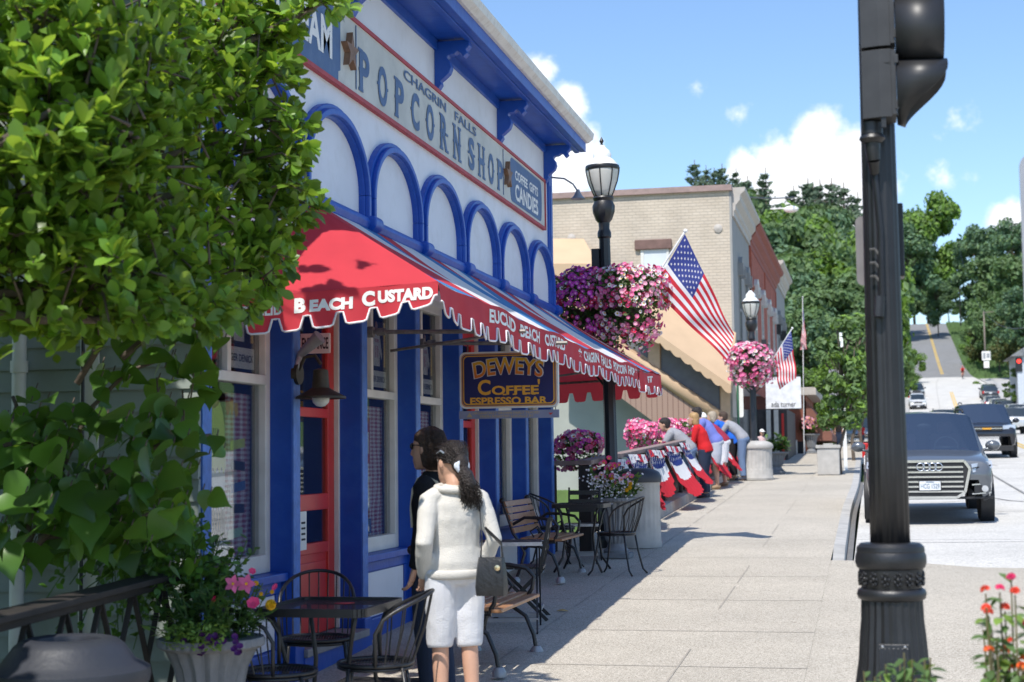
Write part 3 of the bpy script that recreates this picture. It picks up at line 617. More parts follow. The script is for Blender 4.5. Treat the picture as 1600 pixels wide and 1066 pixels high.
def valance(fp, hgt, tabs, name, outward, drop=.11, wob=.02, seed=0, gapf=.36, piping=True, taper=lambda t: 1):
    """hanging strip with square tabs along the lower edge and white piping"""
    o = V(outward); b = MB(); e = MB(); N = tabs*10; low = []
    def zlow(t):
        d = abs(((t*tabs) % 1)-.5)*2; return (hgt+drop*(1-sstep(1-gapf-.07, 1-gapf+.07, d)))*taper(t)
    def off(t, v): return o*(wob*(sin(t*tabs*1.9+seed)+.6*sin(t*tabs*4.3+2*seed))*v+.015*v)
    rows = 4
    for i in range(N+1):
        t = i/N; top = fp(t); lo = zlow(t)
        for j in range(rows+1): b.v.append(top-V((0,0,lo*j/rows))+off(t, j/rows*lo/(hgt+drop)))
        low.append(top-V((0,0,lo))+off(t, lo/(hgt+drop))+o*.004)
    for i in range(N):
        for j in range(rows): a = i*(rows+1)+j; b.f.append([a,a+1,a+rows+2,a+rows+1]); b.m.append(0)
    sb(b, name, aw_red, aw, smooth=True)
    if piping: e.tube(low, .0075, 5); sb(e, 'piping', pip, aw, smooth=True)
    return lambda t, z: fp(t)-V((0,0,z))+off(t, z/(hgt+drop))+o*.004
vE = valance(lambda t: NW.lerp(NC,t), .155, 6, 'end_valance', (0,-1,0), .085, .016, 3, taper=lambda t: 1-.45*t**3)
vF = valance(lambda t: edge(t*.80), .165, 34, 'front_valance', (1,0,0), .095, .016, 1, taper=lambda t: .75+.25*sstep(0,.12,t))
vC = valance(lambda t: edge(.82+.18*t)-V((0,0,.02)), .17, 7, 'corner_valance', (1,0,0), .09, .03, 5)
vB = valance(lambda t: FC.lerp(FW,t), .17, 6, 'far_valance', (0,1,0), .12, .012, 4, piping=False)
b = MB()
def vt(fn, body, t0, t1, z0, z1, bold=.035):
    for i, wd in enumerate([body]): add_text(b, wd, lambda u,v: fn(lin(t0,t1,u), lin(z1,z0,v)), bold)
vt(vE, 'EUCLID', .0, .2, .06, .13); vt(vE, 'B', .265, .325, .035, .13, .06); vt(vE, 'EACH', .345, .565, .052, .13, .06); vt(vE, 'C', .61, .675, .025, .122, .06); vt(vE, 'USTARD', .69, .975, .028, .108, .06)
vt(vF, 'EUCLID', .155, .25, .03, .13); vt(vF, 'BEACH', .27, .355, .03, .13); vt(vF, 'CUSTARD', .375, .475, .03, .13)
for i, (wd, a, e) in enumerate((('*',.555,.575),('CHAGRIN',.585,.68),('FALLS',.70,.77),('POPCORN',.79,.89),('SHOP *',.91,.985))): vt(vF, wd, a, e, .03, .13)
vt(vC, 'EST', .3, .55, .04, .12)
sb(b, 'awning_lettering', white_letter, aw)
b = MB()
for y in (12.3, 15, 17.6): p = edge((y-NC.y)/TOT); b.tube([(FX,y,1.62),(p.x-.02,y,p.z-.03)], .014, 6); b.tube([(FX,y,.9),(p.x-.03,y,p.z-.04)], .012, 6)
b.tube([edge(i/12)-V((.03,0,.03)) for i in range(13)], .016, 6); b.tube([FC-V((.03,0.03,.03)), FW-V((0,0.03,.03))], .016, 6); b.tube([NC-V((.03,-.03,.03)), NW-V((0,-.03,.03))], .016, 6)
sb(b, 'awning_frame', galv, aw, smooth=True)
# ------------------------------------------------------------------ hanging coffee sign
hs = thing('hanging_sign', 'navy hanging sign with gold lettering for a coffee and espresso bar', 'sign', (-3.02, 13.3, .45))
sy = 13.3; SL, SR, SB_, ST = -3.47, -2.59, .445, .94
def rrect(x0,x1,z0,z1,r,y,n=5):
    pts = []
    for cx,cz,a in ((x1-r,z0+r,-pi/2),(x1-r,z1-r,0),(x0+r,z1-r,pi/2),(x0+r,z0+r,pi)):
        for i in range(n+1): t = a+pi/2*i/n; pts.append((cx+r*cos(t), y, cz+r*sin(t)))
    return pts
b = MB(); b.extr(rrect(SL,SR,SB_,ST,.05,sy+.025), (0,-.045,0)); b.build('sign_back', trim_white, hs, world=True)
b = MB(); b.extr(rrect(SL+.015,SR-.015,SB_+.015,ST-.015,.045,sy-.018), (0,-.004,0), 0); b.extr(rrect(SL+.026,SR-.026,SB_+.026,ST-.026,.04,sy-.02), (0,-.004,0), 1); b.extr(rrect(SL+.032,SR-.032,SB_+.032,ST-.032,.04,sy-.022), (0,-.004,0), 2); b.extr(rrect(SL+.042,SR-.042,SB_+.042,ST-.042,.036,sy-.024), (0,-.004,0), 1)
b.build('sign_face', [pmat('copper_band',(.5,.24,.1),.5), navy, gold], hs, world=True)
b = MB(); W = SR-SL; H = ST-SB_; cx = (SL+SR)/2
grad = bpy.data.materials.new('sign_gradient'); grad.use_nodes = True
def _gr():
    nt = grad.node_tree; N = nt.nodes.new; L = nt.links.new; p = nt.nodes['Principled BSDF']; tc = N('ShaderNodeTexCoord'); sp = N('ShaderNodeSeparateXYZ'); L(tc.outputs['Object'], sp.inputs[0])
    mr = N('ShaderNodeMapRange'); mr.inputs[1].default_value = .24; mr.inputs[2].default_value = .44; L(sp.outputs[2], mr.inputs[0]); cr = N('ShaderNodeValToRGB'); cr.color_ramp.elements[0].color = (.6,.09,.02,1); cr.color_ramp.elements[1].color = (.66,.42,.02,1); L(mr.outputs[0], cr.inputs[0]); L(cr.outputs[0], p.inputs['Base Color'])
_gr()
def deweys(y, grow, bold, mb, mi):                                     # lettering bent to a shallow arc, tall at both ends
    def fn(u, v):
        k = (u-.5)*2; x = cx+k*.31*(1+grow*.03); zb = ST-.20-.035*k*k; zt = ST-.052-.045*k*k
        return (x+(v-.5)*.02*k, y, lin(zb-grow*.006, zt+grow*.006, v))
    add_text(mb, 'DEWEYS', fn, bold, mi)
deweys(sy-.030, 1, .05, b, 0); deweys(sy-.0335, 0, .02, b, 1)
add_text(b, 'C', lambda u,v: (cx-.275+.115*u, sy-.030, SB_+.115+.135*v), .03, 2); add_text(b, 'OFFEE', lambda u,v: (cx-.15+.42*u, sy-.030, SB_+.115+.08*v), .035, 2); add_text(b, "'", lambda u,v: (cx+.26+.02*u, sy-.030, SB_+.2+.045*v), .03, 2)
for x in (cx-.04,cx+.05,cx+.14,cx+.22): b.box(x-.012,x+.02,sy-.031,sy-.029,SB_+.112,SB_+.124,2); 
add_text(b, 'ESPRESSO BAR', lambda u,v: (cx-.345+.69*u, sy-.030, SB_+.032+.064*v), .035, 2)
b.build('sign_lettering', [pmat('pale_outline',(.55,.56,.6),.5), grad, gold], hs, world=True)
b = MB(); b.box(SL-.01,SR+.0,sy-.012,sy+.012,.355,.425,0); add_text(b, 'ORGANICALLY GROWN FAIRLY TRADED', lambda u,v: (cx-.33+.6*u, sy-.0135, .393+.02*v), .02, 1); add_text(b, 'FRESH ROASTED LOCALLY BY', lambda u,v: (cx-.26+.48*u, sy-.0135, .365+.02*v), .02, 1)
b.extr([(SL+.06,sy-.013,.37),(SL+.11,sy-.013,.37),(SL+.085,sy-.013,.412)], (0,-.002,0), 1); b.extr([(SR-.09,sy-.013,.40),(SR-.07,sy-.013,.378),(SR-.05,sy-.013,.40),(SR-.07,sy-.013,.395)], (0,-.002,0), 2)
b.build('lower_plate', [pmat('dull_plate',(.22,.24,.34),.6), pmat('dull_gold',(.42,.33,.18),.6), red_paint], hs, world=True)
b = MB()
for x in (SL+.07, SR-.07): b.tube([(x,sy,ST-.01),(x,sy,1.01)], .005, 6)
for x in (SL+.02, SR-.03): b.tube([(x,sy,SB_+.01),(x,sy,.41)], .004, 6)
b.build('hanger', galv, hs, world=True)
# ------------------------------------------------------------------ street lamps, baskets, flags
lamp_glass = pmat('opal_globe', (.8,.78,.72), .25, var=.04, transl=.3); lamp_top = pmat('lamp_cap_white', (.8,.8,.78), .35, var=.04)
def lamp(X, Y, yt, name_label, sc=1.0):
    g = gz(Y); top = at(950, yt, Y).z if not isinstance(yt, float) else yt
    t = thing('street_lamp', name_label, 'street lamp', (X, Y, g)); H = top-g
    b = MB(); b.lathe([(.22,0),(.22,.1),(.17,.16),(.16,.75),(.19,.8),(.13,.88),(.085,1.0),(.072,H-1.35),(.09,H-1.33),(.09,H-1.27),(.07,H-1.22),(.075,H-1.14)], 24, flute=(8,.16,.2,H-1.36)); b.build('post', black_metal, t, smooth=True, ang=35)
    b = MB(); b.lathe([(.075,H-1.14),(.11,H-1.1),(.145,H-1.0),(.15,H-.92),(.12,H-.86),(.14,H-.82),(.13,H-.80)], 20, flute=(10,.1,H-1.1,H-.88)); b.build('capital', black_metal, t, smooth=True, ang=40)
    b = MB(); b.lathe([(.105,H-.80),(.14,H-.72),(.185,H-.6),(.21,H-.48),(.215,H-.42)], 24); gl = b.build('globe', lamp_glass, t, smooth=True)
    b = MB(); b.lathe([(.215,H-.42),(.20,H-.37),(.15,H-.31),(.12,H-.29),(.125,H-.24),(.10,H-.19),(.055,H-.15),(.04,H-.12),(0,H-.12)], 24); b.build('cap', lamp_top, t, smooth=True, ang=40)
    b = MB(); b.lathe([(.03,H-.125),(.012,H-.1),(.03,H-.06),(.015,H-.03),(0,H)], 10)
    for k in range(8):
        a = 2*pi*k/8; b.tube([((r+.006)*cos(a),(r+.006)*sin(a),z) for r,z in ((.105,H-.80),(.14,H-.72),(.185,H-.6),(.21,H-.48),(.217,H-.42))], .008, 5)
    b.lathe([(.218,H-.45),(.224,H-.44),(.224,H-.40),(.218,H-.39)], 24, cap=False); b.build('cage', black_metal, t, smooth=True, ang=40)
    b = MB(); b.box(-.17,-.07,-.06,.06,H-1.75,H-1.48); b.tube([(-.1,0,H-1.8),(-.18,-.02,H-1.95),(-.12,-.03,H-2.05),(-.16,0,H-1.85)], .012, 5); b.tube([(.08,0,H-1.85),(.18,-.02,H-1.87)], .03, 8); b.tube([(.17,0,H-1.87),(.16,-.01,H-2.0)], .01, 5); b.build('power_box', black_metal, t)
    return t, H
L1 = at(955, 600, 20); l1, H1 = lamp(L1.x, 20.0, 213, 'tall black street lamp beside the end of the shop awning')
l1.rotation_euler = (0,-.014,0)
L2 = at(1177, 640, 39.2); l2, H2 = lamp(L2.x, 39.2, 455, 'black street lamp in front of the beige brick building, behind the fluted bin')
leaf_d = pmat('basket_leaf', (.05,.10,.02), .55, var=.3, island=.4, transl=.3, tcol=(.12,.25,.03))
pet = {k: pmat('petal_'+k, c, .6, var=.1, island=.25, transl=.3) for k, c in dict(magenta=(.66,.07,.5), pink=(.78,.16,.36), pale=(.85,.42,.55), white=(.85,.82,.82), crimson=(.5,.012,.06), yellow=(.8,.5,.02), purple=(.09,.012,.14), orange=(.85,.17,.03), hot=(.8,.06,.2)).items()}
def leafquad(b, c, s_, rr, mi=0, asp=.55, down=0):
    d = V((rr.gauss(0,1), rr.gauss(0,1), rr.gauss(0,.6)-down)).normalized(); s2 = d.cross(V((rr.gauss(0,1),rr.gauss(0,1),rr.gauss(0,1)))).normalized(); n = d.cross(s2)
    c = V(c); b.add([c-d*s_*.5, c+s2*s_*asp*.5-n*s_*.06, c+d*s_*.55, c-s2*s_*asp*.5-n*s_*.06], [[0,1,2],[0,2,3]], mi)
def blossom(b, c, n, r, mi, core):
    c = V(c); n = V(n).normalized(); u = n.orthogonal().normalized(); w_ = n.cross(u); k = 6
    ring = [c+u*(r*cos(2*pi*j/k))+w_*(r*sin(2*pi*j/k))+n*r*.25 for j in range(k)]; r2 = [c+u*(r*.4*cos(2*pi*j/k))+w_*(r*.4*sin(2*pi*j/k))-n*r*.15 for j in range(k)]
    b.add(ring+r2, [[j,(j+1)%k,(j+1)%k+k,j+k] for j in range(k)], mi); b.add(r2, [list(range(k))], core)
def mound(X, Y, Z, rx_, ry_, rz_, cols, nf, nl, seed, label, cat, group=None, fs=.036, name='flower_basket', bowl=True, droop=.65):
    rr = random.Random(seed); t = thing(name, label, cat, (X, Y, Z), 0, group); lf = MB(); fl = MB(); keys = list(cols)
    if bowl: b = MB(); b.lathe([(0,-rz_*.75),(rx_*.35,-rz_*.72),(rx_*.5,-rz_*.35),(rx_*.52,-rz_*.3),(0,-rz_*.28)], 16); b.build('basket', brown_dark, t, smooth=True, ang=40)
    lob = [(rr.uniform(0,6.28), rr.uniform(-.5,.8), rr.uniform(.85,1.25)) for _ in range(9)]
    def surf():
        z = rr.uniform(-.95, 1); a = rr.uniform(0, 2*pi); q = sqrt(max(0,1-z*z)); d = V((q*cos(a), q*sin(a), z)); k = .93
        for la, lz, ls in lob:
            v = V((sqrt(max(0,1-lz*lz))*cos(la), sqrt(max(0,1-lz*lz))*sin(la), lz)); k = max(k, ls*(.6+.45*max(0,d.dot(v))**6))
        k *= rr.uniform(.9,1.05); zz = d.z*rz_*k
        if d.z < -.3: zz -= rr.uniform(0, droop)*rz_
        return V((d.x*rx_*k, d.y*ry_*k, zz)), d
    for i in range(nl):
        p, d = surf(); leafquad(lf, p*rr.uniform(.7,.98), rr.uniform(.05,.09), rr)
    for i in range(nf):
        p, d = surf(); x_ = p.x/rx_; key = cols_pick(keys, x_, d, rr); n = (d+V((rr.gauss(0,.35),rr.gauss(0,.35)-.3,rr.gauss(0,.35)+.1)))
        blossom(fl, p*1.02, n, rr.uniform(.75,1.2)*fs, keys.index(key), len(keys) if key != 'white' else len(keys)+1)
    # trailing stems
    lo = lf.build('foliage', leaf_d, t); fo = fl.build('blossoms', [pet[k] for k in keys]+[pet['pale'], pet['yellow']], t, kind='stuff')
    return t
def cols_pick(keys, x_, d, rr): return rr.choice(keys) if False else rr.choices(keys, weights=[PW.get(k,1) for k in keys])[0]
PW = dict(magenta=8, crimson=1.6, white=.5, pink=2.4); c_ = at(905, 470, 20.0)
mound(c_.x+.06, 19.95, c_.z, .43, .45, .46, ('magenta','pink','crimson','white'), 1000, 2200, 3, 'round basket of magenta petunias on the left side of the tall lamp', 'flower basket', 'flower baskets on the street lamps', fs=.031)
PW = dict(pink=6, pale=4, white=3.4, crimson=1.0, hot=1); c_ = at(986, 468, 20.0)
mound(c_.x-.05, 19.9, c_.z, .49, .5, .47, ('pink','pale','white','crimson','hot'), 1080, 2300, 5, 'pink and white petunia basket on the right side of the tall lamp', 'flower basket', 'flower baskets on the street lamps', fs=.031)
PW = dict(pink=6, pale=5, white=2.5, hot=1); c_ = at(1172, 563, 39.1)
mound(c_.x, 38.95, c_.z, .60, .5, .46, ('pink','pale','white','hot'), 620, 1500, 8, 'pink petunia basket on the farther street lamp above the fluted bin', 'flower basket', 'flower baskets on the street lamps', fs=.05)
b = MB()
for s_ in (-1,1): b.tube([(0,0,H1-3.35),(s_*.3,0,H1-2.95)], .014, 6); b.tube([(0,0,H1-2.35),(s_*.42,0,H1-2.3)], .016, 6)
b.build('basket_bracket', black_metal, l1)
b = MB()
for s_ in (-1,1): b.tube([(0,0,H2-2.75),(s_*.3,0,H2-2.4)], .014, 6); b.tube([(0,0,H2-1.5),(s_*.42,0,H2-1.48)], .016, 6); b.box(s_*.3-.06,s_*.3+.06,-.05,.05,H2-1.65,H2-1.35)
b.build('basket_bracket', black_metal, l2)
fl_red = pmat('flag_red', (.6,.02,.04), .7, var=.06, transl=.35, tcol=(.7,.03,.05)); fl_white = pmat('flag_white', (.8,.79,.8), .7, var=.04, transl=.35); fl_blue = pmat('flag_blue', (.025,.04,.22), .7, var=.06, transl=.25, tcol=(.03,.06,.3))
def flag(tip, base, H1_, H2_, F1, F2, label, folds=.05, seed=0, loc=None, nf=3.5):
    t = thing('flag', label, 'flag', base, 0, 'flags on the street poles')
    b = MB(); b.tube([base, tip], .014, 8); b.ball(V(tip), .028, 10, 6); b.build('flag_pole', pmat('pole_white',(.75,.75,.74),.35), t, world=True, smooth=True, ang=50)
    c = MB(); nu, nv = 60, 39
    def pt(u, v):
        p = (H1_.lerp(F1,u)).lerp(H2_.lerp(F2,u), v); k = u**.8; a = u*nf+v*1.2+seed
        p.y += folds*k*(sin(a*2.1)+.5*sin(a*4.7+1.3+2*v)); p.z -= .02*k*sin(3*v+2*u); p.x += .25*folds*k*sin(a*3+1); return p
    def mf(u, v):
        if u < .40 and v < 7/13: return 2
        return 0 if int(v*13) % 2 == 0 else 1
    c.grid(pt, nu, nv, 0, mf)
    cl = c.build('flag_cloth', [fl_red, fl_white, fl_blue], t, world=True, smooth=True)
    s_ = MB()
    for r in range(9):
        for q in range(6 if r % 2 == 0 else 5):
            u = .40*((q*2+1+(r%2))/12); v = 7/13*((r+1)/10); e = .002
            for sd in (-1,1):
                p = pt(u, v); du = (pt(u+e,v)-p).normalized(); dv = (pt(u,v+e)-p).normalized(); n_ = du.cross(dv).normalized()
                R_ = (H1_-H2_).length*.0235; s_.poly([p+n_*(sd*.004)+du*(R_*(1 if k%2==0 else .42)*sin(pi*k/5))-dv*(R_*(1 if k%2==0 else .42)*cos(pi*k/5)) for k in range(10)])
    s_.build('flag_stars', fl_white, cl, world=True) if False else s_.build('flag_stars', fl_white, t, world=True)
    return t
Yf = 19.9
flag(at(1071,361,Yf), at(957,538,20.0), at(1070,366,Yf), at(1020,453,Yf), at(1146,519,Yf), at(1136,567,Yf), 'large american flag flying on a slanted pole from the tall lamp', .05, .4)
Yf = 39.0
flag(at(1238,513,Yf), at(1181,604,39.2), at(1236,517,Yf), at(1211,558,Yf), at(1245,590,Yf), at(1217,610,Yf), 'american flag hanging from the farther street lamp over a white sign', .06, 1.7)
Yf = 56
flag(at(1254,464,Yf), V((at(1256,700,Yf).x,Yf,gz(Yf))), at(1254,470,Yf), at(1254,505,Yf), at(1261,545,Yf), at(1250,548,Yf), 'narrow furled american flag on the upright pole against the trees', .05, .9, nf=5)
# ------------------------------------------------------------------ bins and urns
lid_m = pmat('bin_lid_grey', (.032,.035,.045), .5, var=.1, bump=.1)
def bin_(X, Y, label, lid, h=.95, r=.285, dome=False):
    t = thing('litter_bin', label, 'litter bin', (X, Y, gz(Y)), rnd.uniform(0,3), 'litter bins along the pavement')
    b = MB(); b.lathe([(r*1.02,0),(r*1.04,.05),(r,.08),(r*.99,.24),(r*.985,.27),(r*.97,h*.84),(r*1.0,h*.86),(r*1.02,h*.9)], 96, flute=(24,.055,.26,h*.83)); b.build('body', concrete, t, smooth=True, ang=30)
    b = MB(); z = h*.9
    if dome: b.lathe([(r*1.04,z-.02),(r*1.06,z+.01),(r*1.05,z+.04),(r*.98,z+.055),(r*.86,z+.075),(r*.72,z+.14),(r*.62,z+.165),(r*.5,z+.175),(r*.42,z+.165),(r*.4,z+.12),(r*.38,z-.1),(0,z-.1)], 48)
    else: b.lathe([(r*1.04,z-.03),(r*1.06,z),(r*1.05,z+.05),(r*.95,z+.1),(r*.7,z+.14),(r*.5,z+.15),(r*.48,z+.1),(0,z+.08)], 40)
    b.build('lid', lid, t, smooth=True, ang=40); return t
p = at(1003, 852, 20.25); bin_(p.x, 20.0, 'fluted concrete bin with a dark lid next to the bunting', lid_m)
p = at(1181, 750, 37.5); bin_(p.x, 37.6, 'pale fluted concrete bin under the farther lamp', concrete, h=.86, r=.40)
p = at(108, 1040, 6.3); bin_(p.x, 6.3, 'grey domed bin in the tree shade at the bottom left', lid_m, h=.74, r=.33, dome=True)
urn_m = pmat('urn_stone', (.2,.205,.215), .8, var=.15, sc=8, bump=.25, bsc=50, dirt=((.1,.1,.1), 5, .5))
def urn(X, Y, label, h=.62, r=.27):
    t = thing('urn_planter', label, 'planter', (X, Y, gz(Y)), 0, 'stone urns on the pavement')
    b = MB(); b.box(-r*.72,r*.72,-r*.72,r*.72,0,.06); b.build('plinth', urn_m, t, bev=.008)
    b = MB(); b.lathe([(r*.6,.06),(r*.62,.09),(r*.45,.13),(r*.4,.17),(r*.5,.2),(r*.56,.24),(r*.6,h*.55),(r*.72,h*.78),(r*.9,h*.92),(r*.96,h*.95),(r*.93,h-.05),(r*.9,h-.05),(0,h-.08)], 80, flute=(16,.12,.2,h*.93)); b.build('bowl', urn_m, t, smooth=True, ang=35)
    b = MB(); b.lathe([(r*.95,h-.05),(r*1.05,h-.035),(r*1.06,h-.01),(r*1.02,h+.004),(r*.92,h)], 96, flute=(34,.05,h-.045,h)); b.build('rim', urn_m, t, smooth=True, ang=40)
    return t
p = at(330, 1000, 7.5); UN = V((p.x, 7.5, gz(7.5))); urn(UN.x, 7.5, 'large fluted stone urn with pink and yellow flowers beside the black railing', h=p.z-gz(7.5)+.01, r=.26)
p = at(962, 778, 18.6); UF = V((p.x, 18.6, gz(18.6))); urn(UF.x, 18.6, 'fluted stone urn with white and pink flowers at the foot of the tall lamp', h=p.z-gz(18.6), r=.25)
for px, Y, lab, hh in ((1213, 41, 'small grey urn with a fern by the pavement restaurant', .55), (1268, 58, 'dark urn of flowers outside the brown-awning shop', .7)):
    p = at(px, 700, Y); urn(p.x, Y, lab, h=hh, r=.3)
# ------------------------------------------------------------------ furniture outside the shop
mesh_m = bpy.data.materials.new('perforated_metal'); mesh_m.use_nodes = True
def _pm():
    nt = mesh_m.node_tree; N = nt.nodes.new; L = nt.links.new; p = nt.nodes['Principled BSDF']; p.inputs['Base Color'].default_value = (.012,.012,.014,1); p.inputs['Roughness'].default_value = .4
    tc = N('ShaderNodeTexCoord'); vo = N('ShaderNodeTexVoronoi'); vo.inputs['Scale'].default_value = 62; vo.inputs['Randomness'].default_value = 0; L(tc.outputs['Object'], vo.inputs['Vector'])
    gt = N('ShaderNodeMath'); gt.operation = 'GREATER_THAN'; gt.inputs[1].default_value = .40; L(vo.outputs['Distance'], gt.inputs[0]); L(gt.outputs[0], p.inputs['Alpha'])
_pm()
def wire_chair(X, Y, rz_, label, group='black wire chairs outside the shop'):
    t = thing('wire_chair', label, 'chair', (X, Y, gz(Y)), rz_, group)          # faces local -Y, back at +Y
    def seat_o(a): return V((.21*cos(a), .20*sin(a)*(1.05 if sin(a) < 0 else .95), .45))
    b = MB(); n = 28; ring = [seat_o(2*pi*i/n) for i in range(n)]; b.poly(ring); b.build('seat', mesh_m, t)
    b = MB(); b.tube(ring+[ring[0]], .012, 6, cap=False); b.tube([r_-V((0,0,.02)) for r_ in ring]+[ring[0]-V((0,0,.02))], .009, 6, cap=False); b.build('seat_rim', black_metal, t, smooth=True)
    b = MB(); hoop = [V((.22*cos(a)*1.02, .20*sin(a)+.10*sstep(0,1,sin(a)), lin(.62,.83,max(0,sin(a))**.6))) for a in [pi*i/18 for i in range(19)]]
    hoop = [V((.215,0,.45)), V((.225,0,.55))]+hoop+[V((-.225,0,.55)), V((-.215,0,.45))]
    b.tube(hoop, .011, 7)
    b.build('back_hoop', black_metal, t, smooth=True)
    for i in range(1, 12):
        a = pi*i/12; top = V((.22*cos(a)*1.02, .20*sin(a)+.10*sstep(0,1,sin(a)), lin(.62,.83,sin(a)**.6))); bt = seat_o(a); c2 = MB(); c2.tube([bt, bt.lerp(top,.5)+V((0,.015*sin(a),0)), top], .0045, 5); c2.build('rod', black_metal, t)
    for sx, sy_ in ((1,1),(-1,1),(1,-1),(-1,-1)):
        c2 = MB(); p0 = V((.17*sx,.14*sy_,.44)); c2.tube([p0, p0+V((.02*sx,.03*sy_,-.2)), p0+V((.045*sx,.07*sy_,-.38)), V((.24*sx,.25*sy_,.01))], .0105, 7); c2.build('leg', black_metal, t, smooth=True)
    return t
p = at(590, 1035, 8.15); chC = wire_chair(p.x, 8.15, -pi/2+.25, 'black wire chair turned towards the table, in front of the two women')
ch2 = lambda X, Y, a, lab: (lambda o: (setattr(o, 'location', (X, Y, gz(Y))), setattr(o, 'rotation_euler', (0,0,a)), o.__setitem__('label', lab)))(copy_tree(chC))
p = at(440, 1045, 7.9); ch2(p.x, 7.82, pi/2+.3, 'black wire chair half hidden behind the large stone urn')
p = at(492, 1000, 8.95); ch2(p.x, 8.98, .3, 'black wire chair between the table and the first red door')
p = at(962, 832, 16.6); ch2(p.x, 16.7, -pi/2-.2, 'black wire chair nearest the open pavement, in front of the dark-lidded bin')
p = at(866, 840, 17.4); ch2(p.x, 17.5, pi/2+.5, 'black wire chair between the wooden bench and the far table')
def metal_table(x0, x1, y0, y1, label):
    cx_, cy_ = (x0+x1)/2, (y0+y1)/2; g = gz(cy_); t = thing('metal_table', label, 'table', (cx_, cy_, g), 0, 'black metal tables outside the shop'); hx, hy = (x1-x0)/2, (y1-y0)/2
    b = MB(); b.quad((-hx,-hy,.73),(hx,-hy,.73),(hx,hy,.73),(-hx,hy,.73)); b.build('table_top', mesh_m, t)
    b = MB(); rr_ = [(x_, y_, .722) for x_, y_, _ in rrect(-hx,hx,-hy,hy,.05,0,4)]; rr_ = [(q[0], q[2], .722) for q in rrect(-hx,hx,-hy,hy,.05,0,4)]
    rings = []
    for q in range(len(rr_)):
        a, c2 = V(rr_[q]), V(rr_[(q+1)%len(rr_)]); b.bar(a, c2, .022, .045)
    b.build('table_rim', black_metal, t)
    for sx in (-1,1):
        for sy_ in (-1,1):
            c2 = MB(); a = V((sx*hx*.8, sy_*hy*.8, .71)); c2.tube([a, a+V((-sx*.03,-sy_*.03,-.1)), a+V((-sx*.07,-sy_*.07,-.3)), a+V((-sx*.04,-sy_*.04,-.55)), V((sx*hx*.95, sy_*hy*.95, .01))], .013, 7); c2.build('leg', black_metal, t, smooth=True)
    return t
metal_table(-3.22, -2.62, 7.95, 8.68, 'square black perforated table in front of the first red door')
p0, p1 = at(866,788,16.9), at(944,790,16.9); mt = metal_table(p0.x, p1.x, 16.75, 17.35, 'small black table at the far end of the shop front')
lf_ = MB(); q = at(538, 941, 8.35); lf_.extr([(q.x-.05,q.y-.02,gz(8.3)+.738),(q.x+.02,q.y-.04,gz(8.3)+.738),(q.x+.05,q.y+.03,gz(8.3)+.738),(q.x-.02,q.y+.04,gz(8.3)+.738)], (0,0,.004)); tag(lf_.build('paper_napkin', red_ink), 'small red paper lying on the near black table', 'napkin')
def bench(X, y0, y1, label):
    t = thing('park_bench', label, 'bench', (X, (y0+y1)/2, gz((y0+y1)/2)), 0, 'wooden benches against the shop'); L_ = (y1-y0)/2      # seat front towards +X
    b = MB()
    for i in range(5): x = -.16+.09*i; b.box(x,x+.075,-L_,L_,.43-.012*(i==4),.455-.012*(i==4))
    b.build('seat', wood, t, bev=.006)
    b = MB()
    for i in range(5): z = .50+.068*i; x = -.23-.022*i; b.loft([[(x,y,z),(x+.02,y,z),(x,y,z+.056),(x-.02,y,z+.056)] for y in (-L_,L_)])
    b.build('backrest', wood, t, bev=.005)
    for s_ in (-1,1):
        b = MB(); y = s_*(L_-.02)
        b.tube([(-.22,y,.02),(-.17,y,.14),(-.12,y,.3),(-.18,y,.42),(-.24,y,.5),(-.30,y,.68),(-.345,y,.82)], [(.016,.022)]*7, 8); b.ball((-.35,y,.835), .034, 10, 6)
        b.tube([(.25,y,.02),(.23,y,.14),(.17,y,.28),(.05,y,.36),(-.08,y,.37),(-.14,y,.33)], [(.016,.02)]*6, 8); b.tube([(-.18,y,.43),(.0,y,.405),(.2,y,.41)], .016, 8)
        b.tube([(-.26,y,.58),(-.12,y,.66),(.05,y,.655),(.18,y,.63),(.235,y,.57),(.22,y,.48),(.18,y,.42)], .016, 8); b.tube([(.0,y,.42),(.07,y,.5),(.02,y,.57),(-.06,y,.52),(-.02,y,.46)], .010, 6)
        b.build('side_frame', black_metal, t, smooth=True, ang=60)
        for fx in (-.22,.25): f = MB(); f.lathe([(.05,0),(.05,.03),(.03,.06),(0,.06)], 10, (fx,y,0)); f.build('foot_block', grey_metal, t, smooth=True, ang=40)
    return t
bench(-3.33, 15.75, 17.0, 'wooden slat bench with black iron ends beside the far table'); bench(-2.68, 10.25, 11.5, 'wooden bench mostly hidden behind the two women')
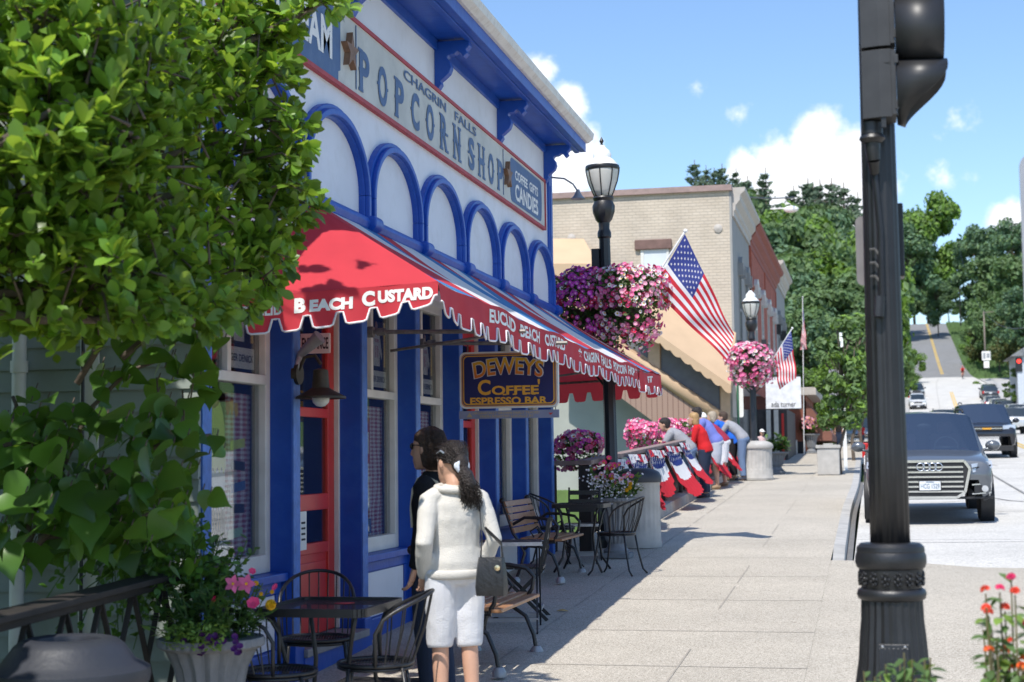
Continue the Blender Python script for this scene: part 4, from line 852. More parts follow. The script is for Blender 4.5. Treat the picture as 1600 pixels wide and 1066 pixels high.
def folding(X, Y, rz_, label, seat_h, w_, d_, back, name, cat):
    t = thing(name, label, cat, (X, Y, gz(Y)), rz_)
    b = MB()
    for i in range(5): y = -d_/2+d_*i/5; b.box(-w_/2,w_/2,y,y+d_/5-.008,seat_h-.02,seat_h,0)
    b.box(-w_/2-.004,w_/2+.004,-d_/2-.012,-d_/2,seat_h-.028,seat_h+.002,1); b.build('table_top' if not back else 'seat', [black_metal, pmat('worn_white_edge',(.55,.53,.5),.6,var=.3,sc=20)], t)
    for s_ in (-1,1):
        for e in (-1,1): l = MB(); l.bar((s_*(w_/2-.03+.012*e),-e*d_*.45,seat_h-.03),(s_*(w_/2-.03+.012*e),e*d_*.55,0),.014,.03); l.build('leg', black_metal, t)
    for e in (-1,1): b = MB(); b.bar((-w_/2+.03,e*d_*.42,.1),(w_/2-.03,e*d_*.42,.1),.02,.03); b.build('cross_brace', grey_metal, t)
    if back:
        b = MB()
        for s_ in (-1,1): b.bar((s_*(w_/2-.03),d_*.4,seat_h-.05),(s_*(w_/2-.03),d_*.62,.86),.02,.03)
        for z in (.6,.7,.8): b.bar((-w_/2+.03,d_*.4+(z-.45)*.25,z),(w_/2-.03,d_*.4+(z-.45)*.25,z),.012,.05)
        b.build('backrest', black_metal, t)
    return t
p = at(800, 846, 12.5); folding(p.x-.02, 12.55, .2, 'small folding black table behind the woman in white', .72, .5, .5, False, 'folding_table', 'table')
p = at(812, 888, 13.2); folding(p.x, 13.25, -pi/2+.15, 'folding black slatted chair next to the folding table', .45, .42, .42, True, 'folding_chair', 'chair')
p = at(912, 800, 18.1); folding(p.x, 18.05, .1, 'black slatted chair facing the far table, in front of the dark railing post', .45, .42, .42, True, 'folding_chair', 'chair')
gm = MB()
for i in range(22): gm.box(-3.45,-2.75,9.05+.05*i,9.08+.05*i,gz(9.5)-.03+.0016*i,gz(9.5)+.012+.0016*i)
gm.box(-3.47,-3.45,9.04,10.15,gz(9.5)-.03,gz(9.5)+.02); gm.box(-2.75,-2.73,9.04,10.15,gz(9.5)-.03,gz(9.5)+.02)
tag(gm.build('rubber_doormat', rubber), 'black ribbed rubber mat on the pavement by the first red door', 'mat')
lv = MB(); q = at(888, 958, 14.0); lv.extr([(q.x-.05,13.7,gz(13.7)+.006),(q.x+.01,13.66,gz(13.7)+.012),(q.x+.06,13.7,gz(13.7)+.006),(q.x,13.73,gz(13.7)+.02)], (0,0,.003)); tag(lv.build('fallen_leaf', pmat('dry_leaf',(.45,.3,.1),.8)), 'single dry leaf on the shaded pavement', 'leaf')
# ------------------------------------------------------------------ railings
rail_w = pmat('weathered_rail', (.24,.17,.15), .8, var=.25, sc=8, dirt=((.4,.36,.34), 6, .5)); dark_wood = pmat('dark_stained_wood', (.025,.02,.018), .7, var=.3, sc=12)
br = thing('bridge_railing', 'weathered wooden bridge railing hung with bunting', 'railing', (-3.45, 30, gz(30))); RX = -3.45
b = MB(); b.loft([[(RX-.09,y,gz(y)+1.08),(RX+.09,y,gz(y)+1.08),(RX+.09,y,gz(y)+1.14),(RX-.09,y,gz(y)+1.14)] for y in (19.3,24,30,36,41.6)]); b.box(RX-.6,RX-.09,19.3,19.48,gz(19.3)+1.075,gz(19.3)+1.135); b.build('top_rail', rail_w, br, world=True, bev=.006)
b = MB(); b.loft([[(RX-.03,y,gz(y)+.86),(RX+.03,y,gz(y)+.86),(RX+.03,y,gz(y)+1.0),(RX-.03,y,gz(y)+1.0)] for y in (19.4,30,41.5)]); b.loft([[(RX-.03,y,gz(y)+.2),(RX+.03,y,gz(y)+.2),(RX+.03,y,gz(y)+.3),(RX-.03,y,gz(y)+.3)] for y in (19.4,30,41.5)]); b.build('rail_beam', dark_wood, br, world=True)
for k in range(10): y = 19.4+2.45*k; b = MB(); b.box(RX-.08,RX+.08,y-.08,y+.08,gz(y)-.1,gz(y)+1.075); b.build('post', dark_wood, br, world=True, bev=.008)
b = MB(); b.box(RX-.55,RX-.38,19.32,19.46,gz(19.4)-.3,gz(19.4)+1.07); b.build('end_post', dark_wood, br, world=True, bev=.008)
b = MB(); b.loft([[(RX-.05,y,gz(y)-.1),(RX+.22,y,gz(y)-.1),(RX+.2,y,gz(y)+.17),(RX-.05,y,gz(y)+.19)] for y in (20.8,26,30,36,41.5)]); b.build('base_kerb', concrete, br, world=True, bev=.012)
b = MB()
for k in range(120):
    y = 19.6+.18*k; b.bar((RX,y,gz(y)+.28),(RX,y,gz(y)+.88),.02,.02)
b.build('balusters', dark_wood, br, world=True)
lr = thing('lattice_railing', 'dark railing with crossed slats in front of the clapboard wall', 'railing', (-3.62, 7.2, gz(7.2))); LX = -3.62
b = MB(); b.loft([[(LX-.09,y,gz(y)+.94),(LX+.07,y,gz(y)+.94),(LX+.07,y,gz(y)+.97),(LX-.09,y,gz(y)+.97)] for y in (2,4,6,8.4)]); b.loft([[(LX-.02,y,gz(y)+.895),(LX+.02,y,gz(y)+.895),(LX+.02,y,gz(y)+.938),(LX-.02,y,gz(y)+.938)] for y in (2,8.4)]); b.loft([[(LX-.02,y,gz(y)+.1),(LX+.02,y,gz(y)+.1),(LX+.02,y,gz(y)+.17),(LX-.02,y,gz(y)+.17)] for y in (2,8.4)]); b.build('top_rail', dark_wood, lr, world=True, bev=.004)
b = MB(); y = 2.2
while y < 8.2: b.bar((LX,y,gz(y)+.15),(LX,y+.34,gz(y)+.90),.012,.026,(1,0,0)); b.bar((LX+.014,y+.34,gz(y)+.15),(LX+.014,y,gz(y)+.90),.012,.026,(1,0,0)); y += .34
b.build('lattice', dark_wood, lr, world=True)
for y in (2.3,5.3,8.35): b = MB(); b.box(LX-.05,LX+.05,y-.05,y+.05,gz(y)-.1,gz(y)+.94); b.build('post', dark_wood, lr, world=True)
# bunting: pleated half-round fans
bu_b = pmat('bunting_blue', (.012,.03,.2), .75, var=.08, transl=.2); bu_r = pmat('bunting_red', (.6,.02,.035), .75, var=.08, transl=.25); bu_w = pmat('bunting_white', (.78,.77,.78), .75, var=.05, transl=.25)
FANS = [(21.0,.95),(23.0,.98),(25.1,1.0),(27.3,1.0),(29.5,1.0),(31.7,1.0),(33.9,1.0),(36.1,1.0),(38.3,1.0)]
for i, (yc, rad) in enumerate(FANS):
    t = thing('bunting_fan', ['pleated patriotic fan behind the dark-lidded bin','pleated red, white and blue fan just past the dark-lidded bin','billowing fan in front of the man in grey','fan hanging below the woman in red','fan behind the legs of the man in blue','fan beside the woman in the blue jacket','fan below the person in jeans','fan between the person in jeans and the pale bin','farthest fan on the railing'][i], 'bunting', (RX+.1, yc, gz(yc)+1.06), 0, 'patriotic bunting fans on the bridge railing')
    b = MB(); nA, nR = 72, 14
    def fp(u, v, yc=yc, rad=rad, i=i):
        q = abs(2*u-1); D = rad*(.80+.08*sin(i*2.3))*max(0,1-q**3.2)**.5; y = (2*u-1)*rad*(1-.06*v); pl = .026*sin(u*2*pi*9)*(.2+.8*v); dp = D*v; e_ = dp/rad
        out = .02+(.50+.12*sin(i*1.9+1))*e_**1.25+.08*sin(4.2*u+i*1.7)*e_+pl
        return (out, y+.05*e_*sin(2*u+i), -dp*(1-.10*e_)+.06*e_*sin(3.3*u+i*1.3)+.03*e_*sin(7*u+i))
    def mf(u, v): return 0 if v < .36 else 2 if v < .66 else 1
    b.grid(fp, nA, nR, 0, mf); fo = b.build('fan_cloth', [bu_b, bu_r, bu_w], t, smooth=True)
    s_ = MB()
    for k in range(9):
        u = (k+1)/10
        for v in (.14,.24):
            p = V(fp(u+.02*(v>.2), v)); star(s_, p+V((.006,0,0)), .042, (0,1,0), (0,0,1), (.003,0,0))
    s_.build('fan_stars', bu_w, fo)
    b = MB()
    b.grid(lambda u,v: (.03+.05*v+.02*sin(u*30+i), lin(-rad,rad,u)*.98, .03-.11*v*(1+.25*sin(u*9+i))), 40, 4, 0, lambda u,v: 0 if int(u*9+i)%3 else 1)
    hd = b.build('header_cloth', [bu_w, bu_r], t, smooth=True)
    s_ = MB()
    for k in range(6): star(s_, (.075, lin(-rad,rad,(k+.5)/6), -.025), .035, (0,1,0), (0,0,1), (.004,0,0))
    s_.build('header_stars', bu_b, hd)
# flower boxes on the river side of the railing
PW = dict(magenta=4, pink=4, pale=3, white=2, crimson=1)
p = at(908, 700, 21.2); mound(p.x, 21.0, p.z, .34, .3, .25, ('magenta','pink','pale','white','crimson'), 330, 800, 21, 'mound of magenta flowers on the railing ledge right behind the shop corner', 'flower box', 'flower boxes along the railing', .036, 'flower_box', False, .5)
PW = dict(pink=6, pale=3, white=2, hot=3)
for i, (px, py, Y, w_) in enumerate(((1050,678,27.5,.5),(1102,672,31,.45),(1140,672,34.0,.5))):
    p = at(px, py, Y); mound(-3.85, Y, p.z, .3, w_*2.0, .24, ('pink','pale','white','hot'), 330, 700, 30+i, ['pink flower box in front of the man in grey','pink flower box glimpsed behind the man in blue leaning on the railing','pink flower box beyond the blonde woman in the blue jacket'][i], 'flower box', 'flower boxes along the railing', .045, 'flower_box', False, .5)
# ------------------------------------------------------------------ traffic signal pole close to the camera
PYS = 9.5; p = at(1391, 850, PYS); SX = p.x; g = gz(PYS)-.64; KS = 7/9.5
sp = thing('traffic_light_pole', 'black fluted traffic light pole standing in the foreground', 'traffic light', (SX*KS, 7.0, gz(7.0)))
sp.scale = (KS*.9, KS*.9, KS)
zz = lambda py: at(1391, py, PYS).z-g
b = MB(); b.lathe([(.128,zz(855)),(.124,zz(700)),(.112,zz(250)),(.098,zz(-400))], 64, flute=(16,.07,0,9)); b.build('shaft', black_metal, sp, smooth=True)
b = MB(); b.lathe([(.28,-.02),(.275,.1),(.255,zz(1066)-.15),(.245,zz(1066)),(.222,zz(1030)),(.21,zz(990)),(.2,zz(935)-.12),(.196,zz(935)-.005)], 96, flute=(24,.05,.2,zz(936))); b.build('base', black_metal, sp, smooth=True, ang=35)
b = MB(); z0 = zz(935)
b.lathe([(.196,z0-.005),(.214,z0+.005),(.222,z0+.03),(.214,z0+.055),(.196,z0+.065)], 64); b.build('ring_moulding', black_metal, sp, smooth=True)
b = MB(); z1 = zz(888); b.lathe([(.19,z0+.06),(.193,z0+.08),(.205,z1-.02),(.205,z1)], 48)
for k in range(16):
    a = 2*pi*(k+.5)/16; c0 = V((.203*cos(a), .203*sin(a), (z0+.07+z1)/2)); e = V((-sin(a),cos(a),0))
    for q in range(7): t = 2*pi*q/7; b.ball(c0+e*(.022*cos(t))+V((0,0,.034*sin(t))), .0115, 7, 5)
    b.ball(c0, .014, 8, 5)
b.build('leaf_frieze', black_metal, sp, smooth=True, ang=40)
b = MB(); z2 = zz(850); b.lathe([(.2,z1-.003),(.218,z1+.012),(.228,z1+.04),(.226,z1+.075),(.216,z1+.10),(.218,z1+.105),(.214,z1+.13),(.19,z1+.15),(.13,z1+.155)], 8*8); b.build('collar', black_metal, sp, smooth=True, ang=30)
b = MB(); b.extr([(-.095,-.258,zz(1068)),(.095,-.258,zz(1068)),(.095,-.218,zz(1000)),(-.095,-.218,zz(1000))],(0,.03,0)); 
for x in (-.085+.028*k for k in range(7)): b.bar((x,-.258,zz(1066)),(x,-.222,zz(1006)),.014,.012)
ad = b.build('access_door', black_metal, sp, bev=.004); b = MB()
for x in (-.07,.07): b.ball((x,-.224,zz(1004)), .009, 8, 6)
b.build('door_screw', pmat('bright_screw',(.7,.68,.66),.3,.8), ad)
# signal heads hanging on the camera side, facing the side street on the right
hd = MB(); hy = -.2; HX = .075
def sec(z0, z1):
    pr = [(-.13,-.10),(-.02,-.13),(.055,-.13),(.055,.13),(-.02,.13),(-.13,.10)]
    hd.extr([(x-.04,hy+y,z0) for x,y in pr], (0,0,z1-z0)); hd.box(.015,.045,hy-.14,hy+.14,z0+.01,z1-.01); hd.box(.035,.06,hy-.15,hy-.13,z0+.04,z0+.09); hd.box(.035,.06,hy-.15,hy-.13,z1-.09,z1-.04)
    hd.extr([(-.165,hy-.101,z1-.09),(.01,hy-.137,z1-.085),(.01,hy-.139,z1-.08),(-.165,hy-.103,z1-.085)],(0,.002,0))
zt = [zz(200), zz(92), zz(-18), zz(-126)]
for a, c_ in zip(zt, zt[1:]): sec(a+.01, c_-.01)
hd.xf(Matrix.Translation((HX,0,0)))
sh = hd.build('signal_head', pmat('signal_housing',(.03,.03,.032),.5,var=.2,sc=10), sp, bev=.006)
vis_m = pmat('visor_black', (.022,.022,.024), .45, var=.2)
for k in range(3):
    zc = (zt[k]+zt[k+1])/2-(.035 if k == 0 else .085); v_ = MB(); n = 32; r = .188
    L0 = []; L1_ = []
    cap = (k == 0)
    for i in range(n+1):
        a = -pi/2+2*pi*i/n; y, z = r*cos(a), r*sin(a); s_ = (z/r+1)/2
        ln = .05+.27*sstep(.0,.85,s_) if cap else .30+.01*s_
        L0.append((.05+HX,hy+y,zc+z)); L1_.append((.05+HX+ln,hy+y*1.02,zc+z*1.02-.015))
    v_.loft([L0, L1_], closed=False); v_.build('visor', vis_m, sp, smooth=True, solid=.006)
    d = MB(); d.lathe([(.14,0),(.12,.02),(0,.03)], 20); d.xf(Matrix.Translation((.052+HX,hy,zc))@Matrix.Rotation(pi/2,4,'Y')); d.build('lens', pmat('lens_dark_%d'%k, [(.02,.12,.05),(.2,.1,.01),(.2,.01,.01)][k], .2), sp, smooth=True)
b = MB(); zb = zz(205); b.tube([(-.04,hy,zb+.02),(-.04,hy,zb-.05)], .07, 12); b.tube([(-.04,hy,zb-.04),(-.04,hy,zb-.13),(-.035,hy+.01,zb-.2)], [.055,.05,.042], 12); b.lathe([(.075,zb-.055),(.085,zb-.075),(.06,zb-.1)], 14, (-.04,hy,0)); b.tube([(-.035,hy+.01,zb-.2),(-.03,-.15,zb-.27)], [.042,.03], 10)
b.tube([(-.03,-.14,zb-.27),(-.005,-.142,zb-.6),(-.01,-.145,zb-1.05)], .022, 8); b.tube([(-.02,-.145,zb-1.0),(-.03,-.15,zb-1.12)], .034, 8)
b.box(.02,.05,hy-.12,hy-.09,zb-.03,zb+.1); b.build('bracket', black_metal, sp, smooth=True, ang=45)
b = MB(); 
for k in range(3): b.tube([(-.075,-.13,zb-.72-.08*k),(-.045,-.155,zb-.72-.08*k),(-.02,-.15,zb-.75-.08*k)], .008, 5)
b.build('label_strap', pmat('worn_label',(.1,.095,.09),.6,var=.4,sc=30), sp)
b = MB(); z0, z1 = zz(428), zz(312); b.box(.03,.15,.14,.33,z0,z1); b.tube([(.05,.1,z0+.1),(.05,.2,z0+.1)], .02, 8); b.build('pedestrian_signal', black_metal, sp, bev=.02)
b = MB(); b.extr(rrect(-.165,.02,zz(440),zz(330),.04,.15,5), (0,.012,0)); b.build('sign_plate_back', pmat('plate_back',(.22,.2,.2),.5,.2), sp)
# edge of a road sign at the right border
q = at(1592, 240, 6.0); q2 = at(1592, 492, 6.0); rs = thing('road_sign', 'grey back of a rounded road sign at the right edge', 'road sign', (q.x+.3, 6.0, gz(6)))
b = MB(); b.extr(rrect(q.x,q.x+.6,q2.z,q.z,.05,6.0,6), (0,.01,0)); b.build('sign_plate', pmat('sign_back_alu',(.34,.34,.36),.45,.5), rs, world=True); b = MB(); b.box(q.x+.27,q.x+.33,6.012,6.06,gz(6),q.z-.05); b.build('sign_post', galv, rs, world=True)
# ------------------------------------------------------------------ brick row beyond the bridge
BX = at(1147, 500, 43).x
beige_b = brickmat('painted_beige_brick', (.52,.44,.35), (.55,.47,.38), (.43,.37,.3), .21, .085, bump=.8, var=.12); grey_st = pmat('grey_stucco', (.30,.295,.285), .85, var=.08, sc=2, bump=.1); red_b = brickmat('red_brick', (.36,.085,.05), (.42,.11,.065), (.3,.12,.09), .21, .075, var=.15)
corn_m = pmat('cornice_paint', (.44,.4,.36), .6, var=.1); lint = pmat('brown_stone', (.17,.10,.085), .8, var=.2, bump=.3); stucco_g = pmat('grey_green_stucco', (.37,.38,.34), .9, var=.1, sc=1.5, bump=.15); coping = pmat('coping_metal', (.3,.21,.19), .6)
fy = lambda px: onx(px, 480, BX).y
YA, YB, YC, YD = 43.0, fy(1172), fy(1211), fy(1226)
ZT = at(1146, 292, 43).z
def wall_windows(bld, ylist, z0, z1, w_, trimm, hood=True, dark=dark_in):
    for y in ylist:
        b = MB(); b.box(BX-.02,BX+.03,y-w_/2-.07,y-w_/2,z0,z1); b.box(BX-.02,BX+.03,y+w_/2,y+w_/2+.07,z0,z1); b.box(BX-.02,BX+.12,y-w_/2-.14,y+w_/2+.14,z0-.12,z0)
        n = 8; ring = [(BX-.02, y-w_/2-.12*(1 if hood else .6), z1)]+[(BX-.02, y-(w_/2+.12)*cos(pi*i/n), z1+.02+.32*sin(pi*i/n)) for i in range(n+1)]+[(BX-.02,y+w_/2+.12,z1)]
        if hood: b.extr(ring, (.14,0,0)); b.box(BX-.02,BX+.16,y-w_/2-.17,y-w_/2-.02,z1-.25,z1+.1); b.box(BX-.02,BX+.16,y+w_/2+.02,y+w_/2+.17,z1-.25,z1+.1)
        f = b.build('window', trimm, bld, world=True); g_ = MB(); g_.box(BX-.01,BX+.008,y-w_/2,y+w_/2,z0,z1); gp = g_.build('pane', pmat('dark_glass',(.03,.035,.045),.08,var=.1), f, world=True)
        s_ = MB(); s_.box(BX+.008,BX+.02,y-w_/2,y+w_/2,(z0+z1)/2-.03,(z0+z1)/2+.03); s_.build('sash', trimm, f, world=True)
def cornice(bld, y0, y1, zt, mat_):
    b = MB(); pr = [(0,-.75),(.05,-.75),(.05,-.6),(.1,-.55),(.1,-.45),(.22,-.3),(.24,-.15),(.36,-.05),(.38,.05),(0,.05)]
    b.loft([[(BX+x, y, zt+z) for x, z in pr] for y in (y0, y1)]); return b.build('cornice', mat_, bld, world=True)
bb = thing('beige_brick_building', 'beige painted brick building beyond the river with a tan awning stair', 'building', (-9, 46, gz(43)))
b = MB(); b.box(-26,BX-.06,YA,YA+.3,-7,ZT-.1); b.build('side_wall', beige_b, bb, world=True)
b = MB(); b.box(-26,BX-.06,YA+.3,YB,-7,ZT-.3); b.box(BX-.06,BX,YA+.004,YB,-1,ZT-.05); b.build('front_wall', grey_st, bb, world=True)
b = MB(); b.box(-26.1,BX+.02,YA-.1,YA+.35,ZT-.1,ZT+.06); b.build('coping', coping, bb, world=True)
cornice(bb, YA+.1, YB, ZT-.05, corn_m)
b = MB(); b.box(-26,BX-.03,YA-.06,YA,-7,at(950,606,43).z); b.build('lower_wall', stucco_g, bb, world=True)
wall_windows(bb, [lin(YA,YB,.36), lin(YA,YB,.76)], 3.0, at(1152,395,44).z-.3, .7, grey_st)
w0, w1 = at(1001,388,YA), at(1046,440,YA)
b = MB(); b.box(w0.x,w1.x,YA-.02,YA,w1.z,w0.z,0); b.box(w0.x,w0.x+.09,YA-.04,YA-.02,w1.z,w0.z,1); b.box(w1.x-.06,w1.x,YA-.04,YA-.02,w1.z,w0.z,1); b.box(w0.x+.09,w1.x-.06,YA-.04,YA-.02,(w0.z+w1.z)/2-.1,(w0.z+w1.z)/2-.04,1); f = b.build('window', [pmat('blind_white',(.6,.64,.66),.3,var=.15,sc=1), trim_white], bb, world=True)
a, c_ = at(992,376,YA), at(1050,389,YA); b = MB(); b.box(a.x,c_.x,YA-.1,YA,c_.z,a.z); b.build('lintel', lint, f, world=True, bev=.02)
for px, py in ((893,372),(1122,357)): q = at(px,py,YA); b = MB(); b.lathe([(.12,0),(.12,.03),(.04,.05),(0,.06)], 10); b.xf(Matrix.Translation((q.x,YA,q.z))@Matrix.Rotation(pi/2,4,'X')); b.build('wall_anchor', corn_m, bb)
for o in bb.children:
    if o.name.startswith('wall_anchor'):
        for v in o.data.vertices: v.co -= bb.location
b = MB(); b.box(BX-.02,BX+.02,YA+.2,YB-.05,at(1150,600,44).z-1.7,at(1150,600,44).z+.3); b.build('shop_window', pmat('dark_glass',(.03,.035,.045),.08,var=.1), bb, world=True)
tan_c = pmat('tan_awning', (.55,.39,.25), .8, var=.06, sc=2, transl=.06); tan_w = pmat('tan_painted_wood', (.56,.38,.24), .7, var=.1); brown_s = bpy.data.materials.new('brown_siding'); brown_s.use_nodes = True
def _bs():
    nt = brown_s.node_tree; N = nt.nodes.new; L = nt.links.new; p = nt.nodes['Principled BSDF']; p.inputs['Roughness'].default_value = .8
    tc = N('ShaderNodeTexCoord'); wv = N('ShaderNodeTexWave'); wv.inputs['Scale'].default_value = 2.2; L(tc.outputs['Object'], wv.inputs['Vector']); cr = N('ShaderNodeValToRGB'); cr.color_ramp.elements[0].color = (.2,.12,.09,1); cr.color_ramp.elements[0].position = .02; cr.color_ramp.elements[1].color = (.33,.22,.17,1); cr.color_ramp.elements[1].position = .12; L(wv.outputs['Fac'], cr.inputs[0]); L(cr.outputs[0], p.inputs['Base Color'])
_bs()
st = thing('covered_staircase', 'tan covered outside staircase with a scalloped awning and brown boarded side', 'staircase', (at(1060,600,41.8).x, 41.8, gz(42)))
YS = 41.7; P = lambda x, y, Y=YS: at(x, y, Y)
def slab(b, pts, Y, th, mi=0): b.extr([P(x,y,Y) for x,y in pts], (0,th,0), mi)
b = MB(); slab(b, [(860,485),(966,552),(1029,596),(1138,668),(1138,745),(1128,740),(1021,659),(964,617),(860,545)], YS, .06); b.build('boarded_side', brown_s, st, world=True)
b = MB(); slab(b, [(860,455),(1000,490),(1141,585),(1141,668),(1029,592),(966,548),(860,480)], YS+.08, .06); b.build('stair_wall', tan_w, st, world=True)
b = MB(); b.tube([P(860,482,YS-.03), P(966,546,YS-.03), P(1031,588,YS-.03), P(1139,662,YS-.03)], [(.16,.1)]*4, 10, side=(0,0,1)); b.build('handrail', tan_c, st, world=True, smooth=True)
for x0, x1, y0_, y1_ in ((1013,1031,500,588),(1126,1141,585,668)):
    b = MB(); slab(b, [(x0,y0_),(x1,y0_+10),(x1,y1_+6),(x0,y1_)], YS-.02, .09); b.build('post', tan_w, st, world=True)
scr = pmat('dark_screen',(.13,.132,.14),.6,var=.12)
for pts in ([(974,517),(1012,521),(1012,560),(974,534)], [(1033,538),(1124,603),(1125,644),(1033,581)]): b = MB(); slab(b, pts, YS+.05, .02); b.build('screen_panel', scr, st, world=True)
b = MB(); ns = 40; rT0, rT1 = P(985,420,YA-.05), P(1150,520,YA-.05); e0, e1 = P(985,492,YS-.6), P(1142,602,YS-.6)
b.grid(lambda u,v: (rT0.lerp(rT1,u)).lerp(e0.lerp(e1,u),v)-V((0,0,.05*sin(pi*v))), ns, 6)
for i in range(ns*2):
    u0, u1 = i/(ns*2), (i+1)/(ns*2); a, c_ = e0.lerp(e1,u0), e0.lerp(e1,u1); d = .2; b.quad(a, c_, c_-V((0,0,d+.07*(abs(sin(pi*10*u1))))), a-V((0,0,d+.07*(abs(sin(pi*10*u0))))))
b.poly([e1, rT1, rT1-V((0,0,.9)), e1-V((0,0,.25))]); b.build('stair_awning', tan_c, st, world=True, smooth=False)
b = MB(); a0, a1 = P(840,373,YA-.05), P(912,373,YA-.05); c0, c1 = P(840,412,YA-1.3), P(934,412,YA-1.3)
b.grid(lambda u,v: (a0.lerp(a1,u)).lerp(c0.lerp(c1,u),v), 12, 4); b.poly([a1, c1, c1+V((-.1,1.25,-.1))])
for i in range(30): u0, u1 = i/30, (i+1)/30; a, c_ = c0.lerp(c1,u0), c0.lerp(c1,u1); b.quad(a, c_, c_-V((0,0,.28+.08*abs(sin(pi*7*u1)))), a-V((0,0,.28+.08*abs(sin(pi*7*u0)))))
b.build('door_awning', tan_c, bb, world=True)
rb = thing('red_brick_building', 'red brick building with white window hoods between two grey fronts', 'building', (-9, (YB+YC)/2, gz(YB)))
ZR = at(1177, 342, YB).z-.1
b = MB(); b.box(-24,BX+.03,YB+.01,YC-.01,-2,ZR); b.build('wall', red_b, rb, world=True); cornice(rb, YB+.02, YC-.02, ZR-.05, pmat('red_cornice',(.26,.06,.04),.7))
b = MB(); b.box(BX+.02,BX+.07,YB+.1,YC-.1,ZR-2.0,ZR-1.9)
for k in range(3): y = lin(YB+.15,YC-.15,k/2); b.box(BX+.02,BX+.07,y-.06,y+.06,ZR-1.9,ZR-.8)
b.build('brick_panel', red_b, rb, world=True)
BXs = BX; BX = BX+.03; wall_windows(rb, [lin(YB,YC,k) for k in (.14,.38,.62,.86)], at(1185,570,YB).z, at(1178,425,YB).z-.35, .75, trim_white); BX = BXs
b = MB(); b.box(BX,BX+.06,YB+.2,YC-.2,-.3,2.0); b.build('shop_window', pmat('dark_glass',(.03,.035,.045),.08,var=.1), rb, world=True)
gb = thing('grey_corner_building', 'grey fronted building at the far end of the brick row', 'building', (-9, (YC+YD)/2, gz(YC)))
ZG = at(1214, 402, YC).z-.15
b = MB(); b.box(-24,BX,YC,YD,-2,ZG); b.build('wall', grey_st, gb, world=True); cornice(gb, YC+.02, YD, ZG-.02, corn_m); wall_windows(gb, [lin(YC,YD,.3), lin(YC,YD,.72)], 4.2, at(1216,475,YC).z-.4, .7, grey_st)
b = MB(); b.box(BX,BX+.05,YC+.3,YD-.3,-.2,2.4); b.build('shop_window', pmat('dark_glass',(.03,.035,.045),.08,var=.1), gb, world=True)
for (px,py,Y) in ((1216,515,YC+1),(1224,525,YC+3)):
    q = at(px,py,Y); b = MB(); b.box(q.x-.12,q.x+.12,Y-.12,Y+.12,q.z-.2,q.z+.2); b.bar((BX,Y,q.z+.05),(q.x,Y,q.z+.05),.03,.03); b.build('wall_lamp', black_metal, gb, world=True)
# hanging white sign, green post panel, ground floor shop with a brown awning
hs2 = thing('hanging_sign', 'white rectangular sign hanging over the pavement by the farther flag', 'sign', (at(1230,612,45).x, 45, gz(45)))
a, c_ = at(1196,590,45), at(1252,638,45); b = MB(); b.box(a.x,c_.x,45,45.06,c_.z,a.z); b.build('sign_face', pmat('sign_white',(.72,.73,.76),.5), hs2, world=True); b = MB(); b.box(a.x-.02,c_.x+.02,44.99,45.07,c_.z-.03,c_.z); b.bar((BX-.1,45.03,a.z+.05),(c_.x,45.03,a.z+.05),.04,.04); b.build('sign_bracket', black_metal, hs2, world=True)
b = MB(); add_text(b, 'ada turner', lambda u,v: (lin(a.x+.15,c_.x-.15,u),44.985,lin(c_.z+.05,c_.z+.2,v))); b.build('sign_lettering', ink, hs2, world=True)
gs = thing('banner_sign', 'white upright board on a green post in front of the beige building', 'sign', (at(1152,640,41.9).x, 41.9, gz(41.9)))
a, c_ = at(1144,602,41.9), at(1162,652,41.9); b = MB(); b.extr(rrect(a.x,c_.x,c_.z,a.z,.05,41.9,4),(0,.03,0)); b.build('board', paper, gs, world=True); b = MB(); q = (a.x+c_.x)/2; b.tube([(q,41.88,gz(42)),(q,41.88,a.z+.1)], .03, 8); b.build('post', pmat('green_post',(.05,.16,.09),.5), gs, world=True)
YR = 58
rs_ = thing('awning_shop', 'low red brick shop with a brown awning beyond the white sign', 'shop', (at(1245,700,YR).x, YR, gz(YR)))
a = at(1228,600,YR); c_ = at(1262,742,YR)
b = MB(); b.box(a.x-6,c_.x,YR,YR+9,gz(YR)-.5,at(1240,618,YR).z); b.build('wall', pmat('shop_brick',(.22,.07,.04),.8,var=.2), rs_, world=True)
b = MB(); e = at(1275,600,YR); b.box(a.x-6,e.x,YR-.3,YR+9.3,at(1240,618,YR).z,at(1240,606,YR).z); b.build('roof', corn_m, rs_, world=True)
b = MB(); d0, d1 = at(1246,690,YR), at(1257,738,YR); b.box(d0.x,d1.x,YR-.05,YR,d1.z,d0.z,0); b.box(d0.x-.06,d0.x,YR-.07,YR,d1.z,d0.z+.05,1); b.box(d1.x,d1.x+.06,YR-.07,YR,d1.z,d0.z+.05,1); b.build('door', [dark_in, trim_white], rs_, world=True)
b = MB(); t0, t1, t2, t3 = at(1237,652,YR), at(1262,652,YR), at(1237,690,YR-1), at(1300,688,YR-1); pr0 = [V((c_.x-.1,YR,t0.z+.7)), V((c_.x+.9,YR,t3.z+.25)), V((c_.x+.9,YR,t3.z)), V((c_.x-.1,YR,t3.z))]
b.extr(pr0, (0,9,0)); b.build('awning', pmat('brown_awning',(.2,.085,.06),.8,var=.08), rs_, world=True)
w2 = MB(); w2.box(c_.x,c_.x+.04,YR+1,YR+8,gz(YR)+.7,t3.z-.1); w2.build('shop_window', pmat('dark_glass',(.03,.035,.045),.08,var=.1), rs_, world=True)
YW = 51; dc = thing('red_door_front', 'dark narrow shop front with a red door under the white sign', 'shop', (at(1222,700,YW).x, YW, gz(YW)))
